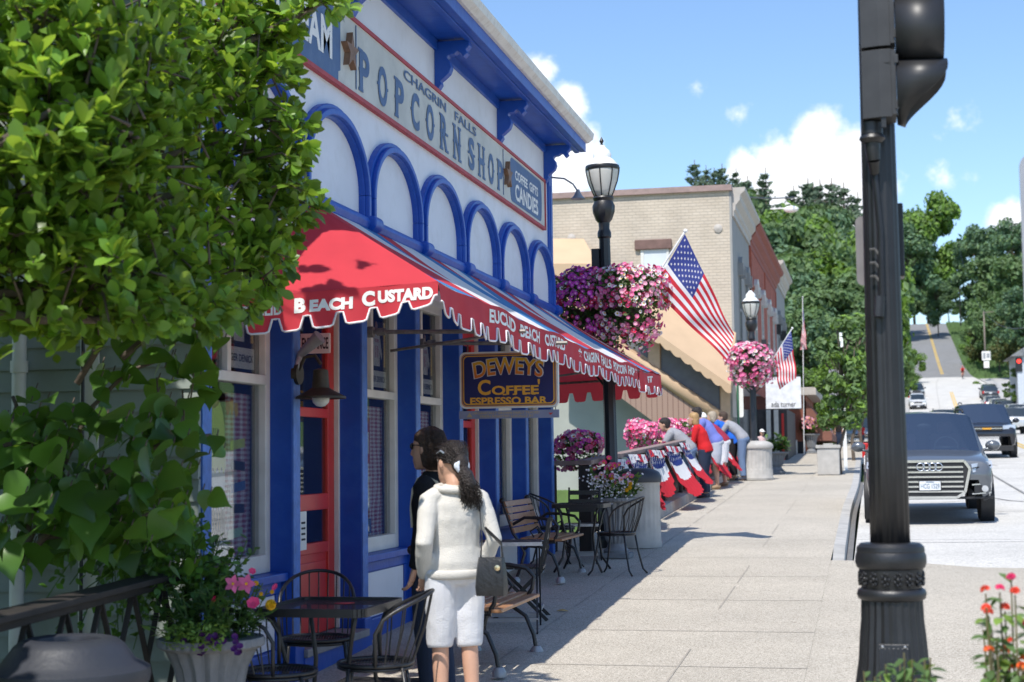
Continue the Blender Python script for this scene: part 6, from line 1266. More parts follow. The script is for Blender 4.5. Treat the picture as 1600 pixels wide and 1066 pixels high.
protoQ = make_tree('pine_tree', 'slender dark pine rising above the woods behind the brick row', 'pine tree', (0,0,0), conifer_mesh(6,15,2.7), cg, 'pines on the hill crest')
used = {}
def pr_is_hill(g): return g is None
def put(proto, px, ytop, Y, sc=1.0, label=None, group=None, H=None):
    """stand a tree at distance Y so that its top reaches the surveyed height"""
    top = at(px, ytop, Y); gnd = terr(top.x, Y); h0 = {protoA:12.2,protoB:14.2,protoC:11.3,protoP:13,protoQ:15}[proto]
    s_ = (top.z-gnd)/h0
    o = proto if proto not in used else copy_tree(proto); used[proto] = 1
    mx_ = 3.1 if Y > 330 else 2.2
    if s_ > mx_: gnd = top.z-mx_*h0; s_ = mx_
    s_ = max(s_, .35); gnd = top.z-s_*h0 if (top.z-gnd)/h0 < .35 else gnd
    R0 = 4.4*s_*sc; cap_ = (3.0 if 1318 < px < 1400 else 4.6) if pr_is_hill(group) and proto not in (protoP,protoQ) else 99
    if R0 > cap_: sc *= cap_/R0
    o.location = (top.x, Y, gnd); o.scale = (s_*sc, s_*sc, s_); o.rotation_euler = (0,0,rnd.uniform(0,6.28))
    if label: o['label'] = label
    if group: o['group'] = group
    return o
rw = random.Random(77)
for px, yt, Y, pr in ((1085,250,150,protoP),(1103,258,155,protoQ),(1128,256,152,protoP),(1150,262,158,protoQ),(1196,262,140,protoQ),(1262,278,150,protoP),(1281,280,155,protoQ),(1299,278,150,protoP),(1318,285,152,protoP),(1240,290,158,protoP),(1340,300,155,protoQ),(1116,262,160,protoP),(1270,284,160,protoP),(1168,275,150,protoP)): put(pr, px, yt, Y)
for px, yt, Y in ((1180,328,135),(1205,335,140),(1230,325,140),(1255,322,145),(1280,318,148),(1305,322,145),(1330,325,148),(1190,350,120),(1220,345,122),(1250,340,125),(1285,335,128),(1315,340,125),(1205,400,105),(1235,395,108),(1265,385,110),(1298,395,108),(1330,390,110),(1170,330,140),(1160,300,150),(1100,290,165),(1130,290,165),
                  (1225,450,95),(1250,450,92),(1275,455,95),(1300,450,92),(1330,455,94),(1240,480,86),(1280,490,84),(1320,485,86),(1265,420,100),(1310,425,100)):
    pr = rw.choices((protoA,protoB,protoC), weights=(3,3,2))[0]; put(pr, px, yt, Y, 1.0)
o = put(protoC, 1446, 305, 358, .85, 'tall fresh green tree directly behind the traffic light pole', 'trees beside the hill road'); put(protoA, 1424, 330, 356, .9, 'round green tree low behind the traffic light pole', 'trees beside the hill road'); put(protoB, 1462, 430, 300, .9, 'dark tree at the left of the hill crest', 'trees beside the hill road'); put(protoA, 1480, 440, 345, 1.1, 'dark tree beyond the crest of the hill road', 'trees beside the hill road'); put(protoB, 1450, 455, 350, 1.2, 'low dark tree past the crest of the hill road', 'trees beside the hill road')
put(protoB, 1528, 345, 300, .8, 'tall blue green tree right of the lamp pole on the hill', 'trees beside the hill road'); put(protoB, 1585, 335, 290, .8, 'tall blue green tree near the right edge on the hill', 'trees beside the hill road')
for i, (px, yt, Y, pr, lab) in enumerate(((1555,400,260,protoA,'full green tree above the white road sign'),(1590,395,235,protoA,'wide green tree at the right edge below the tall ones'),(1526,440,300,protoA,'green tree at the right verge near the crest'),(1530,480,262,protoA,'green tree over the right bend of the hill road'),(1520,520,245,protoC,'small bright tree at the foot of the hill verge'),(1560,480,232,protoA,'green tree just behind the bare utility pole'),(1600,440,215,protoB,'dark tree at the right edge behind the pale house'))):
    put(pr, px, yt, Y, 1.0, lab, 'trees beside the hill road')
put(protoB, 1408, 345, 290, .9, 'tall dark tree at the left verge of the hill, hidden by the pole', 'trees beside the hill road'); put(protoA, 1402, 400, 305, .9, 'dark tree further up the left verge of the hill', 'trees beside the hill road')
od = copy_tree(protoA); recolor(od, g1, g4); used_o = od
for i, (px, yt, Y, lab) in enumerate(((1535,510,238,'olive brown tree beside the bare utility pole'),(1580,500,225,'broad olive brown tree in front of the right woods'),(1600,530,215,'olive brown tree at the right edge above the parked cars'))):
    o = od if i == 0 else copy_tree(od); top = at(px,yt,Y); gd = terr(top.x,Y); s_ = max(.4,(top.z-gd)/12.2); o.location = (top.x,Y,gd); o.scale = (s_*1.15,s_*1.15,s_); o['label'] = lab; o['group'] = 'trees beside the hill road'
for i, (px, yt, Y, lab) in enumerate(((1418,540,215,'small green bush at the left verge of the hill road'),(1410,580,190,'low green bush left of the concrete road'),(1528,596,212,'small bright bush by the far kerb'))):
    put(protoC, px, yt, Y, 1.0, lab, 'small trees along the far kerbs')
for px, yt, Y, sc, lab in ((1268,575,68,1.0,'bright yellow green tree beyond the upright flag'),(1290,560,72,1.0,'bright green tree behind the parking sign')): put(protoC, px, yt, Y, sc, lab, 'street trees on the left pavement')
sm = make_tree('street_tree', 'young street tree with an open crown at the kerb beside the square bin', 'tree', (at(1318,740,40.2).x,40.2,gz(40)), tree_mesh(9,3.95,.78,3.0,2600,.10,'s',None,.045), [g1,g3], 'street trees on the left pavement')
sm2 = copy_tree(sm); sm2.location = (at(1338,720,50).x,50,gz(50)); sm2.scale = (1.15,)*3; sm2['label'] = 'young street tree just behind the nearer one, beside the traffic light pole'
sm3 = copy_tree(sm); sm3.location = (at(1350,700,62).x,62,gz(62)); sm3.scale = (1.3,)*3; sm3['label'] = 'farthest young street tree, half behind the traffic light pole'
for px, yt, Y, lab in ((1562,572,172,'small bright street tree above the parked cars'),(1592,566,152,'bright street tree at the right edge above the parked cars')):
    o = copy_tree(sm); top = at(px,yt,Y); X_ = max(top.x, rx(Y,4)+1.0); s_ = (top.z-rz(Y))/3.95; o.location = (X_,Y,rz(Y)+.1); o.scale = (s_*1.5,s_*1.5,s_); o['label'] = lab; o['group'] = 'small trees along the far kerbs'
# reeds and weeds under the bridge
b = MB(); rr = random.Random(3)
for i in range(1500): x = rr.uniform(-9,-4.2); y = rr.uniform(21,40); z = terr(x,y); b.add([(x,y,z),(x+.05,y,z),(x+rr.gauss(0,.2),y+rr.gauss(0,.2),z+rr.uniform(.4,1.1))], [[0,1,2]])
b.build('river_grass', g3, kind='stuff')
b = MB()
for i in range(3500):
    k = rr.random(); y = rr.uniform(228,335); x = rx(y,4)+.3+abs(rr.gauss(0,3)) if k < .6 else rx(y,2)-.3-abs(rr.gauss(0,2)); z = terr(x,y); b.add([(x-.25,y,z),(x+.25,y,z),(x+rr.gauss(0,.2),y,z+rr.uniform(.3,.9))], [[0,1,2]])
b.build('verge_grass', g1, kind='stuff')
# ------------------------------------------------------------------ vehicles
def paint(n, c, metal=.35): return pmat('car_'+n, c, .28, metal, var=.03, coat=.6)
car_glass = pmat('car_glass', (.02,.03,.04), .04, var=.05, spec=.8); plastic = pmat('black_plastic', (.02,.02,.022), .6); head_m = pmat('headlight', (.55,.57,.6), .12, .4); tail_m = pmat('tail_light', (.5,.02,.02), .25); plate_m = pmat('number_plate', (.7,.72,.74), .4); silver_p = paint('silver_grey', (.12,.13,.145)); dash_m = pmat('dashboard', (.05,.048,.045), .7); seat_m = pmat('car_seat', (.14,.06,.05), .8)
cab_glass = glassmat('windscreen_glass', (.46,.54,.60), .05, k=.34)
def car(label, pm, L=4.6, W=1.9, H=1.68, kind='suv', detail=0, group='cars on the street'):
    """front at local -Y. stations along the length carry half sections that are skinned into one shell"""
    t = thing('parked_car', label, 'car', (0,0,0), 0, group); hw = W/2; gc = .21*H/1.68; b = MB(); gl = MB(); hood = .62*H; belt = .64*H
    if kind == 'suv': st = [(-.5,.40,.47,.86,0),(-.485,.24,.57,.93,0),(-.45,.20,.60,.965,0),(-.36,.2,.625,.985,0),(-.235,.2,.645,1,0),(-.12,.2,.99,1,1),(-.02,.2,.995,1,1),(.2,.2,1,1,1),(.40,.2,.985,1,1),(.462,.21,.66,.985,0),(.49,.22,.60,.95,0),(.5,.3,.5,.9,0)]
    else: st = [(-.5,.38,.42,.84,0),(-.485,.2,.5,.92,0),(-.45,.16,.55,.96,0),(-.36,.16,.60,.985,0),(-.20,.16,.63,1,0),(-.06,.16,.98,1,1),(.04,.16,1,1,1),(.18,.16,.985,1,1),(.27,.16,.95,1,1),(.39,.16,.67,.985,0),(.47,.18,.63,.95,0),(.5,.3,.52,.88,0)]
    rings = []
    for y, zb, zt, wf, cab in st:
        zb *= H; zt *= H; w_ = hw*wf; Y = y*L; bl = min(belt, zt-.02)
        if cab: pts = [(w_*.86,zb),(w_*.96,zb+.05),(w_,lin(zb,bl,.45)),(w_*.985,bl-.06),(w_*.95,bl),(w_*.76,zt-.075),(w_*.70,zt-.03),(w_*.4,zt),(0,zt+.012)]
        else: pts = [(w_*.86,zb),(w_*.96,zb+.05),(w_,lin(zb,zt,.45)),(w_*.99,lin(zb,zt,.75)),(w_*.95,lin(zb,zt,.9)),(w_*.86,zt-.02),(w_*.7,zt-.005),(w_*.4,zt+.005),(0,zt+.015)]
        rings.append([V((x,Y,z)) for x,z in pts]+[V((-x,Y,z)) for x,z in pts[-2::-1]])
    n = len(rings[0])
    for k in range(len(rings)-1):
        for i in range(n-1):
            seg = i if i < 8 else 15-i; c0, c1 = st[k][4], st[k+1][4]
            q = [rings[k][i], rings[k][i+1], rings[k+1][i+1], rings[k+1][i]]
            front = (not c0 and c1); rear = (c0 and not c1)
            if (c0 and c1 and seg == 4) or ((front or rear) and seg >= 4 and not (seg == 4)): gl.add(q, [[0,1,2,3]], 1 if front else 0)
            else: b.add(q, [[0,1,2,3]])
    b.poly(rings[0]); b.poly(rings[-1]); b.add([rings[0][0],rings[0][-1],rings[-1][-1],rings[-1][0]], [[0,1,2,3]])
    bmesh_weld = b.build('body', pm, t, smooth=True, ang=38); me = bmesh_weld.data; bm = bmesh.new(); bm.from_mesh(me); bmesh.ops.remove_doubles(bm, verts=bm.verts, dist=.001); bmesh.ops.recalc_face_normals(bm, faces=bm.faces); bm.to_mesh(me); bm.free(); me.polygons.foreach_set('use_smooth', [True]*len(me.polygons)); me.set_sharp_from_angle(angle=R(40))
    gl.build('windows', [car_glass, cab_glass if detail else car_glass], t, smooth=False)
    if not detail:
        tr = MB(); 
        for s_ in (-1,1):
            tr.box(s_*hw*.9-.02,s_*hw*.9+.02,-.02*L,-.005*L,belt-.02,H*.96)
        tr.build('pillar', pm, t)
    R_ = .215*H
    for s_ in (-1,1):
        for yy in (-.315*L, .30*L):
            w_ = MB(); w_.lathe([(R_*.62,-.115),(R_*.9,-.118),(R_,-.095),(R_,.095),(R_*.9,.118),(R_*.62,.115)], 28); w_.xf(Matrix.Translation((s_*(hw-.1),yy,R_))@Matrix.Rotation(pi/2,4,'Y')); wo = w_.build('wheel', rubber, t, smooth=True, ang=40)
            r_ = MB(); r_.lathe([(R_*.63,.0),(R_*.63,.108),(R_*.55,.108),(R_*.5,.06),(R_*.12,.08),(0,.085)], 24)
            for k in range(5): a = 2*pi*k/5; r_.bar((R_*.1*cos(a),R_*.1*sin(a),.098),(R_*.57*cos(a),R_*.57*sin(a),.105),.05,.02)
            r_.xf(Matrix.Translation((s_*(hw-.1),yy,R_))@Matrix.Rotation(s_*pi/2,4,'Y')); r_.build('rim', grey_metal, wo, smooth=True, ang=40)
            a_ = MB(); a_.lathe([(R_*1.02,-.10),(R_*1.13,-.10),(R_*1.13,.105),(R_*1.02,.105)], 28, cap=False); a_.xf(Matrix.Translation((s_*(hw-.095),yy,R_))@Matrix.Rotation(pi/2,4,'Y')); a_.build('wheel_arch', plastic, t, smooth=True, ang=40)
    yF = -.5*L
    for s_ in (-1,1):
        m = MB(); x = s_*(hw+.09); m.ball((x,-.17*L,belt+.07), (.12,.07,.085), 12, 8); m.bar((s_*hw*.93,-.175*L,belt+.0),(x,-.17*L,belt+.03),.05,.04); m.build('mirror', pm, t, smooth=True)
        if detail < 2:
            h = MB(); z0 = hood-.17
            h.loft([[(s_*hw*.97,yF+.24,z0+.02),(s_*hw*.97,yF+.24,z0+.14),(s_*hw*.55,yF+.03,z0+.12),(s_*hw*.55,yF+.03,z0-.0)],[(s_*hw*.94,yF+.14,z0+.02),(s_*hw*.94,yF+.16,z0+.15),(s_*hw*.52,yF+.0,z0+.13),(s_*hw*.52,yF-.02,z0+.0)]]); h.build('headlight', head_m, t)
        r = MB(); r.box(s_*hw*.9-.14,s_*hw*.9+.05,.478*L,.5*L+.005,belt-.22,belt+.06); r.build('tail_light', tail_m, t, bev=.02)
    if detail < 2:
        g_ = MB(); g_.box(-hw*.5,hw*.5,yF-.03,yF+.05,hood-.22,hood-.06); g_.box(-hw*.85,hw*.85,yF-.02,yF+.1,gc+.02,gc+.2); g_.build('grille', plastic, t, bev=.01)
        g_ = MB(); g_.box(-hw*.5,hw*.5,yF-.04,yF-.03,hood-.15,hood-.125); g_.build('grille_bar', chrome, t)
        p_ = MB(); p_.box(-.16,.16,yF-.045,yF-.03,gc+.08,gc+.22); p_.build('number_plate', plate_m, t); 
        p_ = MB(); p_.box(-.16,.16,.5*L+.004,.5*L+.02,belt-.24,belt-.1); p_.build('number_plate', plate_m, t)
    rl = MB()
    for s_ in (-1,1): rl.tube([(s_*hw*.66,-.06*L,H+.0),(s_*hw*.66,0,H+.04),(s_*hw*.66,.3*L,H+.04),(s_*hw*.66,.38*L,H-.01)], .018, 6)
    if kind == 'suv': rl.build('roof_rail', plastic, t, smooth=True)
    return t
# the silver car parked nearest: full front end
q = at(1454, 806, 25.3)
ac = car('silver grey suv with a wide chrome slatted grille parked nearest at the kerb', silver_p, 5.05, 1.97, 1.72, 'suv', 2); ac.location = (q.x, 25.2+2.5, rz(27.5)+.03); ac.rotation_euler = (math.atan(.031),0,0)
yF = -.5*5.05; hw = .985
b = MB(); oc = [(-.52,.98),(.52,.98),(.60,.86),(.52,.50),(.40,.42),(-.40,.42),(-.52,.50),(-.60,.86)]
b.extr([(x,yF-.015,z) for x,z in oc], (0,.2,0)); b.build('grille_recess', plastic, ac)
b = MB()
for i in range(8):
    a, c_ = oc[i], oc[(i+1)%8]; b.bar((a[0],yF-.02,a[1]),(c_[0],yF-.02,c_[1]),.034,.04)
b.build('grille_frame', chrome, ac)
b = MB()
for k in range(6): z = .50+.075*k; w_ = min(.5, .5+.0*k) if z < .86 else .5; b.box(-w_,w_,yF-.035,yF-.012,z,z+.026)
b.build('grille_slat', chrome, ac)
b = MB()
for k in range(4):
    c_ = V((-.135+.09*k, yF-.045, .895)); b.tube([c_+V((.058*cos(2*pi*i/20),0,.058*sin(2*pi*i/20))) for i in range(21)], .009, 6, cap=False)
b.build('ring_emblem', chrome, ac, smooth=True)
b = MB(); b.box(-.17,.17,yF-.055,yF-.035,.52,.69,0); b.box(-.158,.158,yF-.058,yF-.054,.535,.675,1); npo = b.build('number_plate', [plastic, plate_m], ac)
b = MB(); add_text(b, 'HCG 1529', lambda u,v: (-.14+.28*u, yF-.060, .56+.075*v), .01); b.box(-.06,.06,yF-.061,yF-.06,.655,.668); b.build('plate_lettering', pmat('plate_blue',(.12,.2,.3),.6), npo)
for s_ in (-1,1):
    b = MB(); b.loft([[(s_*.64,yF+.01,.80),(s_*.62,yF+.02,.93),(s_*.93,yF+.26,.975),(s_*.945,yF+.22,.87)],[(s_*.645,yF-.02,.80),(s_*.625,yF-.01,.93),(s_*.94,yF+.22,.975),(s_*.955,yF+.17,.87)]]); b.build('headlight', head_m, ac)
    b = MB(); b.loft([[(s_*.64,yF-.03,.86),(s_*.93,yF+.16,.90),(s_*.93,yF+.16,.915),(s_*.64,yF-.03,.875)],[(s_*.64,yF-.01,.86),(s_*.93,yF+.18,.90),(s_*.93,yF+.18,.915),(s_*.64,yF-.01,.875)]]); b.build('headlight_strip', plastic, ac)
    b = MB(); b.loft([[(s_*.66,yF+.0,.48),(s_*.90,yF+.16,.50),(s_*.90,yF+.16,.61),(s_*.66,yF+.0,.60)],[(s_*.66,yF-.035,.48),(s_*.91,yF+.10,.50),(s_*.91,yF+.10,.61),(s_*.66,yF-.035,.60)]]); b.build('side_intake', plastic, ac)
    b = MB()
    for z in (.475,.615): b.bar((s_*.62,yF-.04,z),(s_*.915,yF+.12,z+.012),.02,.02)
    b.build('intake_trim', chrome, ac); b = MB(); b.lathe([(.045,0),(.05,.02),(0,.02)], 14); b.xf(Matrix.Translation((s_*.82,yF+.03,.55))@Matrix.Rotation(pi/2,4,'X')); b.build('fog_lamp', head_m, ac)
b = MB(); b.loft([[(x,yF+.02+.16*abs(x)**3,.39),(x,yF-.025+.16*abs(x)**3,.40),(x,yF-.025+.16*abs(x)**3,.425),(x,yF+.02+.16*abs(x)**3,.43)] for x in (-.95,-.6,0,.6,.95)]); b.build('bumper_line', plastic, ac)
b = MB(); b.box(-.72,.72,-1.0,-.55,.95,1.10); b.build('dashboard', dash_m, ac, bev=.03); b = MB(); c_ = V((.36,-.5,1.13)); b.tube([c_+V((.19*cos(2*pi*i/24),.07*sin(2*pi*i/24),.18*sin(2*pi*i/24))) for i in range(25)], .014, 6, cap=False); b.bar(c_-V((.18,0,0)),c_+V((.18,0,0)),.03,.05); b.build('steering_wheel', plastic, ac, smooth=True)
for s_ in (-1,1): b = MB(); b.box(s_*.36-.24,s_*.36+.24,-.05,.12,.75,1.36); b.box(s_*.36-.13,s_*.36+.13,-.03,.08,1.37,1.56); b.build('seat', seat_m, ac, bev=.05)
b = MB(); b.ball((0,-.62,1.5), (.12,.03,.045), 10, 6); b.build('inner_mirror', plastic, ac, smooth=True)
def place(o, px, py, Y, back=True, yaw=0):
    lo, hi = 45, 215                                                  # walk up the road until it meets the surveyed height
    for _ in range(40):
        Y = (lo+hi)/2
        if rz(Y)+.04 < at(px, py, Y).z: lo = Y
        else: hi = Y
    q = at(px, py, Y); L_ = 2.35; o.location = (q.x, Y+L_, rz(Y+L_)+.04); o.rotation_euler = (math.atan((rz(Y+L_+2)-rz(Y+L_-2))/4)*(-1 if back else 1), 0, (pi if back else 0)+yaw); return o
navy_c = paint('black', (.02,.022,.03)); dk = paint('dark_grey', (.05,.055,.065)); sil = paint('silver', (.5,.51,.52)); wht = paint('white', (.75,.76,.77), .0); grn = paint('grey_green', (.16,.18,.17)); gold_p = paint('tan', (.4,.36,.3))
s1 = car('black suv driving towards the camera past the parked silver car', navy_c, 5.0, 2.0, 1.85, 'suv', 1); q = at(1543,717,55); s1.location = (q.x,57.4,rz(57.4)+.04); s1.rotation_euler = (math.atan(.03),0,0)
b = MB(); b.box(-.15,.15,-2.56,-2.54,.98,1.03); b.build('bow_tie_badge', gold, s1)
car3 = car('dark green car seen over the roof of the parked silver car', dk, 4.6, 1.85, 1.65, 'suv', 0); q = at(1478,668,98); car3.location = (q.x,100,rz(100)+.04); car3.rotation_euler = (math.atan(.028),0,0)
pc = car('white car parked at the left kerb on the hill', wht, 4.6, 1.8, 1.5, 'sedan', 0); place(pc, 1435, 640, 165, False)
for i, (px, py, Y, m, lab) in enumerate(((1433,622,180,dk,'dark car parked behind the white one at the left kerb'),)):
    o = copy_tree(pc); recolor(o, wht, m); place(o, px, py, Y, False); o['label'] = lab
rowp = car('silver wagon with red tail lights parked nearest in the right hand row', sil, 4.7, 1.85, 1.7, 'suv', 0)
place(rowp, 1585, 679, 108, True)
for i, (px, py, Y, m, lab) in enumerate(((1606,672,112,wht,'white van-like car cut by the right edge'),(1592,664,122,wht,'white car second in the right hand row'),(1573,655,134,grn,'grey green car in the middle of the right hand row'),(1563,651,142,wht,'white car past the middle of the right hand row'),(1553,645,152,sil,'silver car near the far end of the right hand row'),(1548,627,168,dk,'dark suv at the far end of the right hand row'),(1536,668,118,dk,'dark car waiting behind the black suv'))):
    o = copy_tree(rowp); recolor(o, sil, m); place(o, px, py, Y, True); o['label'] = lab
o = copy_tree(pc); recolor(o, wht, sil); o.location = (at(1350,700,72).x, 74, rz(74)+.04); o['label'] = 'silver car parked at the left kerb behind the traffic light pole'
# ------------------------------------------------------------------ people
tex = bpy.data.textures.new('cloth_folds', 'CLOUDS'); tex.noise_scale = .17; tex.noise_depth = 2
def remesh(mb, name, mats, parent, vox, smooth=4, fold=0, mfn=None, extra=None):
    me = bpy.data.meshes.new(name); me.from_pydata([tuple(v) for v in mb.v], [], mb.f); bm = bmesh.new(); bm.from_mesh(me); bmesh.ops.recalc_face_normals(bm, faces=bm.faces); bm.to_mesh(me); bm.free()
    o = bpy.data.objects.new(name, me); C.objects.link(o)
    m = o.modifiers.new('r','REMESH'); m.mode = 'VOXEL'; m.voxel_size = vox; m = o.modifiers.new('s','SMOOTH'); m.factor = .5; m.iterations = smooth
    if fold: m = o.modifiers.new('d','DISPLACE'); m.texture = tex; m.strength = fold; m.mid_level = .5; m.texture_coords = 'LOCAL'
    me2 = bpy.data.meshes.new_from_object(o.evaluated_get(bpy.context.evaluated_depsgraph_get())); bpy.data.objects.remove(o); bpy.data.meshes.remove(me)
    if extra is not None:
        bm = bmesh.new(); bm.from_mesh(me2); vs = [bm.verts.new(v) for v in extra.v]
        for f in extra.f:
            try: bm.faces.new([vs[i] for i in f])
            except ValueError: pass
        bm.to_mesh(me2); bm.free()
    me2.materials.clear()
    for mm in (mats if isinstance(mats,(list,tuple)) else [mats]): me2.materials.append(mm)
    me2.polygons.foreach_set('use_smooth', [True]*len(me2.polygons)); me2.polygons.foreach_set('material_index', [0]*len(me2.polygons))
    if mfn:
        for p in me2.polygons: p.material_index = mfn(p.center)
    me2.name = name; o = bpy.data.objects.new(name, me2); C.objects.link(o); o.parent = parent; return o
DEF = dict(pelvis=(0,0,.92), waist=(0,.005,1.05), chest=(0,.005,1.22), neck=(0,-.01,1.40), head=(0,.025,1.535), sh=(.158,-.005,1.335), el=(.22,-.03,1.09), wr=(.23,.05,.86), hip=(.085,0,.88), kn=(.09,.015,.49), an=(.09,-.02,.08))
def person(label, loc, rz_, J={}, s=1.0, top=None, top_len=.86, sleeve='long', bottom=None, leg=.1, hair=None, hairstyle='bob', shoe=None, vox=.012, skin=skin_m, yaw=0, fold=.012, build=1.0, cap=None, wide=1.0, group=None):
    """local +Y is the way the figure faces; J overrides joints, keys ending in L or R are one sided (L is -X)"""
    t = thing('person', label, 'person', loc, rz_, group); g = dict(DEF); g.update({k: v for k, v in J.items()}); 
    def j(k, sd=None):
        if sd is None: return V(g[k])*s
        kk = k+('R' if sd > 0 else 'L'); v = V(g[kk]) if kk in g else V((g[k][0]*sd, g[k][1], g[k][2])); return v*s
    q = s*build; pel, wai, che, nec, hea = (j(k) for k in ('pelvis','waist','chest','neck','head'))
    def torso(b, e, z_low=None):
        low = pel+(pel-wai).normalized()*.06*s
        b.tube([low, pel, wai, che, che.lerp(nec,.45), che.lerp(nec,.75), nec-(nec-che).normalized()*.01], [((.155+e)*q,(.105+e)*q),((.168+e)*q*wide,(.118+e)*q*wide),((.132+e)*q*wide,(.098+e)*q*wide),((.152+e)*q,(.112+e)*q),((.148+e)*q,(.095+e)*q),((.112+e)*q,(.075+e)*q),((.07+e)*q,(.062+e)*q)], 20, side=(1,0,0))
    def arm(b, sd, e, upto=1.0):
        S_, E_, W_ = j('sh',sd), j('el',sd), j('wr',sd); pts = [S_+V((-sd*.055*s,0,.018*s)), S_+V((0,0,-.012*s)), S_.lerp(E_,.5), E_, E_.lerp(W_,.45), W_]; r = [.046,.05,.044,.037,.035,.026]
        if upto < 1: pts = [pts[0], pts[1], S_.lerp(E_,upto*.5), S_.lerp(E_,upto)]; r = [.05,.056,.054,.052]
        b.tube(pts, [(x+e)*q for x in r], 12)
    def legs(b, sd, e, zc=None, loose=0):
        H_, K_, A_ = j('hip',sd), j('kn',sd), j('an',sd); pts = [H_+V((0,0,.04*s)), H_.lerp(K_,.35), K_, K_.lerp(A_,.3), A_]; r = [.092,.082,.056,.055,.036]
        if zc is not None:
            f = max(.05, min(1, (H_.z-zc*s)/(H_.z-K_.z))) if zc*s > K_.z else None
            if f is not None: pts = [H_+V((0,0,.04*s)), H_.lerp(K_,f*.5), H_.lerp(K_,f)]; r = [.094,.09,.082-.018*f]
            else: f2 = (K_.z-zc*s)/(K_.z-A_.z); pts = [H_+V((0,0,.04*s)), H_.lerp(K_,.4), K_, K_.lerp(A_,f2*.5), K_.lerp(A_,f2)]; r = [.094,.084,.064,.058,.05]
        b.tube(pts, [(x+e+loose*(i/len(r)))*q for i, x in enumerate(r)], 14)
    M = Matrix.Translation(hea) @ Matrix.Rotation(yaw, 4, 'Z')
    hd = MB(); prof = [(-.122,.02,.02,.06),(-.112,.04,.045,.045),(-.085,.056,.068,.028),(-.05,.066,.086,.014),(-.01,.072,.094,.006),(.025,.075,.098,.0),(.055,.076,.099,-.004),(.09,.068,.088,-.008),(.115,.045,.06,-.01),(.127,.015,.02,-.01)]
    hd.loft([[V((rx_*cos(2*pi*i/18), yo+ry_*sin(2*pi*i/18), z))*s for i in range(18)] for z, rx_, ry_, yo in prof])
    hd.loft([[V((x*w_,y,z))*s for x,y in ((-.5,-.0),(.5,-.0),(.3,d),(-.3,d))] for z,w_,d,y in ((.03,.018,.006,0),(-.01,.026,.02,0),(-.032,.036,.03,0),(-.04,.03,.008,0))] and [[V((w_*cx,.088+d*cy,z))*s for cx,cy in ((-.5,0),(.5,0),(.32,1),(-.32,1))] for z,w_,d in ((.035,.018,.012),(.0,.026,.026),(-.03,.036,.036),(-.042,.03,.01))])
    hd.ball(V((0,.092,-.066))*s, (.024*s,.013*s,.008*s), 8, 5)
    for sd in (-1,1): hd.ball(V((sd*.077,-.005,.0))*s, (.012*s,.022*s,.033*s), 8, 6)
    hd.xf(M)
    b = MB(); torso(b, -.006)
    b.tube([nec-V((0,0,.06*s)), nec+V((0,.0,.02*s)), hea+V((0,-.02*s,-.07*s))], [.062*s,.052*s,.05*s], 12); n0 = len(b.v); b.add(hd.v, hd.f); ex = MB()
    for sd in (-1,1):
        arm(b, sd, -.004); legs(b, sd, -.004)
        A_ = j('an',sd); b.tube([A_+V((0,-.03*s,-.03*s)), A_+V((0,.05*s,-.045*s)), A_+V((0,.14*s,-.055*s))], [.036*s,.034*s,.026*s], 10)
        E_, W_ = j('el',sd), j('wr',sd); d = (W_-E_).normalized(); lat_ = V((1,0,0))-d*d.x; lat_ = lat_.normalized() if lat_.length > .2 else V((0,1,0)); nr = d.cross(lat_)
        pl_ = W_+d*.045*s; b.tube([W_-d*.01*s, W_+d*.03*s, W_+d*.085*s], [(.022*s,.018*s),(.036*s,.016*s),(.037*s,.013*s)], 12, side=tuple(nr.cross(d)))
        bend = nr*(-1 if nr.y < 0 else 1)
        fwd = V((0,0,-1)) if abs(d.z) < .6 else V((0,1,0)); fwd = (fwd-d*fwd.dot(d)).normalized()
        for k in range(4):
            f0 = W_+d*.078*s+nr.cross(d)*((k-1.5)*.018*s); l = (.07,.078,.072,.056)[k]*s; ex.tube([f0, f0+d*l*.45+fwd*.004*s, f0+d*l*.75+fwd*.018*s, f0+d*l*.9+fwd*.036*s], [.0085*s,.008*s,.0075*s,.006*s], 7)
        th0 = W_+d*.025*s+nr.cross(d)*.03*s*(-sd); ex.tube([th0, th0+(nr.cross(d)*(-sd)*.022+d*.03)*s, th0+(nr.cross(d)*(-sd)*.026+d*.062+fwd*.01)*s], [.011*s,.0095*s,.007*s], 7)
    remesh(b, 'body', skin, t, vox*.8, 3, extra=ex)
    if top: 
        b = MB(); 
        low = pel.lerp(wai, (top_len-.92)/.13) if top_len >= .80 else pel
        b.tube([low, pel.lerp(wai,.3) if top_len < .93 else low.lerp(wai,.5), wai, che, che.lerp(nec,.45), che.lerp(nec,.75), nec+(nec-che).normalized()*.012], [((.166+.01)*q*wide,(.118+.012)*q*wide),((.172+.01)*q*wide,(.126+.012)*q*wide),((.146+.012)*q*wide,(.11+.012)*q*wide),((.156+.012)*q,(.118+.012)*q),((.15+.01)*q,(.1+.012)*q),((.116+.008)*q,(.08+.01)*q),(.068*q,.064*q)], 22, side=(1,0,0))
        for sd in (-1,1): arm(b, sd, .015, {'long':1.0,'short':.55,'elbow':.98}[sleeve])
        remesh(b, 'top', top, t, vox, 3, fold)
    if bottom:
        b = MB(); b.tube([pel.lerp(wai,.72), pel, pel-(wai-pel).normalized()*.06*s, pel-(wai-pel).normalized()*.09*s], [(.148*q*wide,.112*q*wide),(.178*q*wide,.126*q*wide),(.17*q*wide,.122*q*wide),(.13*q,.1*q)], 20, side=(1,0,0))
        for sd in (-1,1): legs(b, sd, .012, leg, .006 if leg < .3 else .014)
        remesh(b, 'trousers' if leg < .3 else 'shorts', bottom, t, vox, 2, fold*.7)
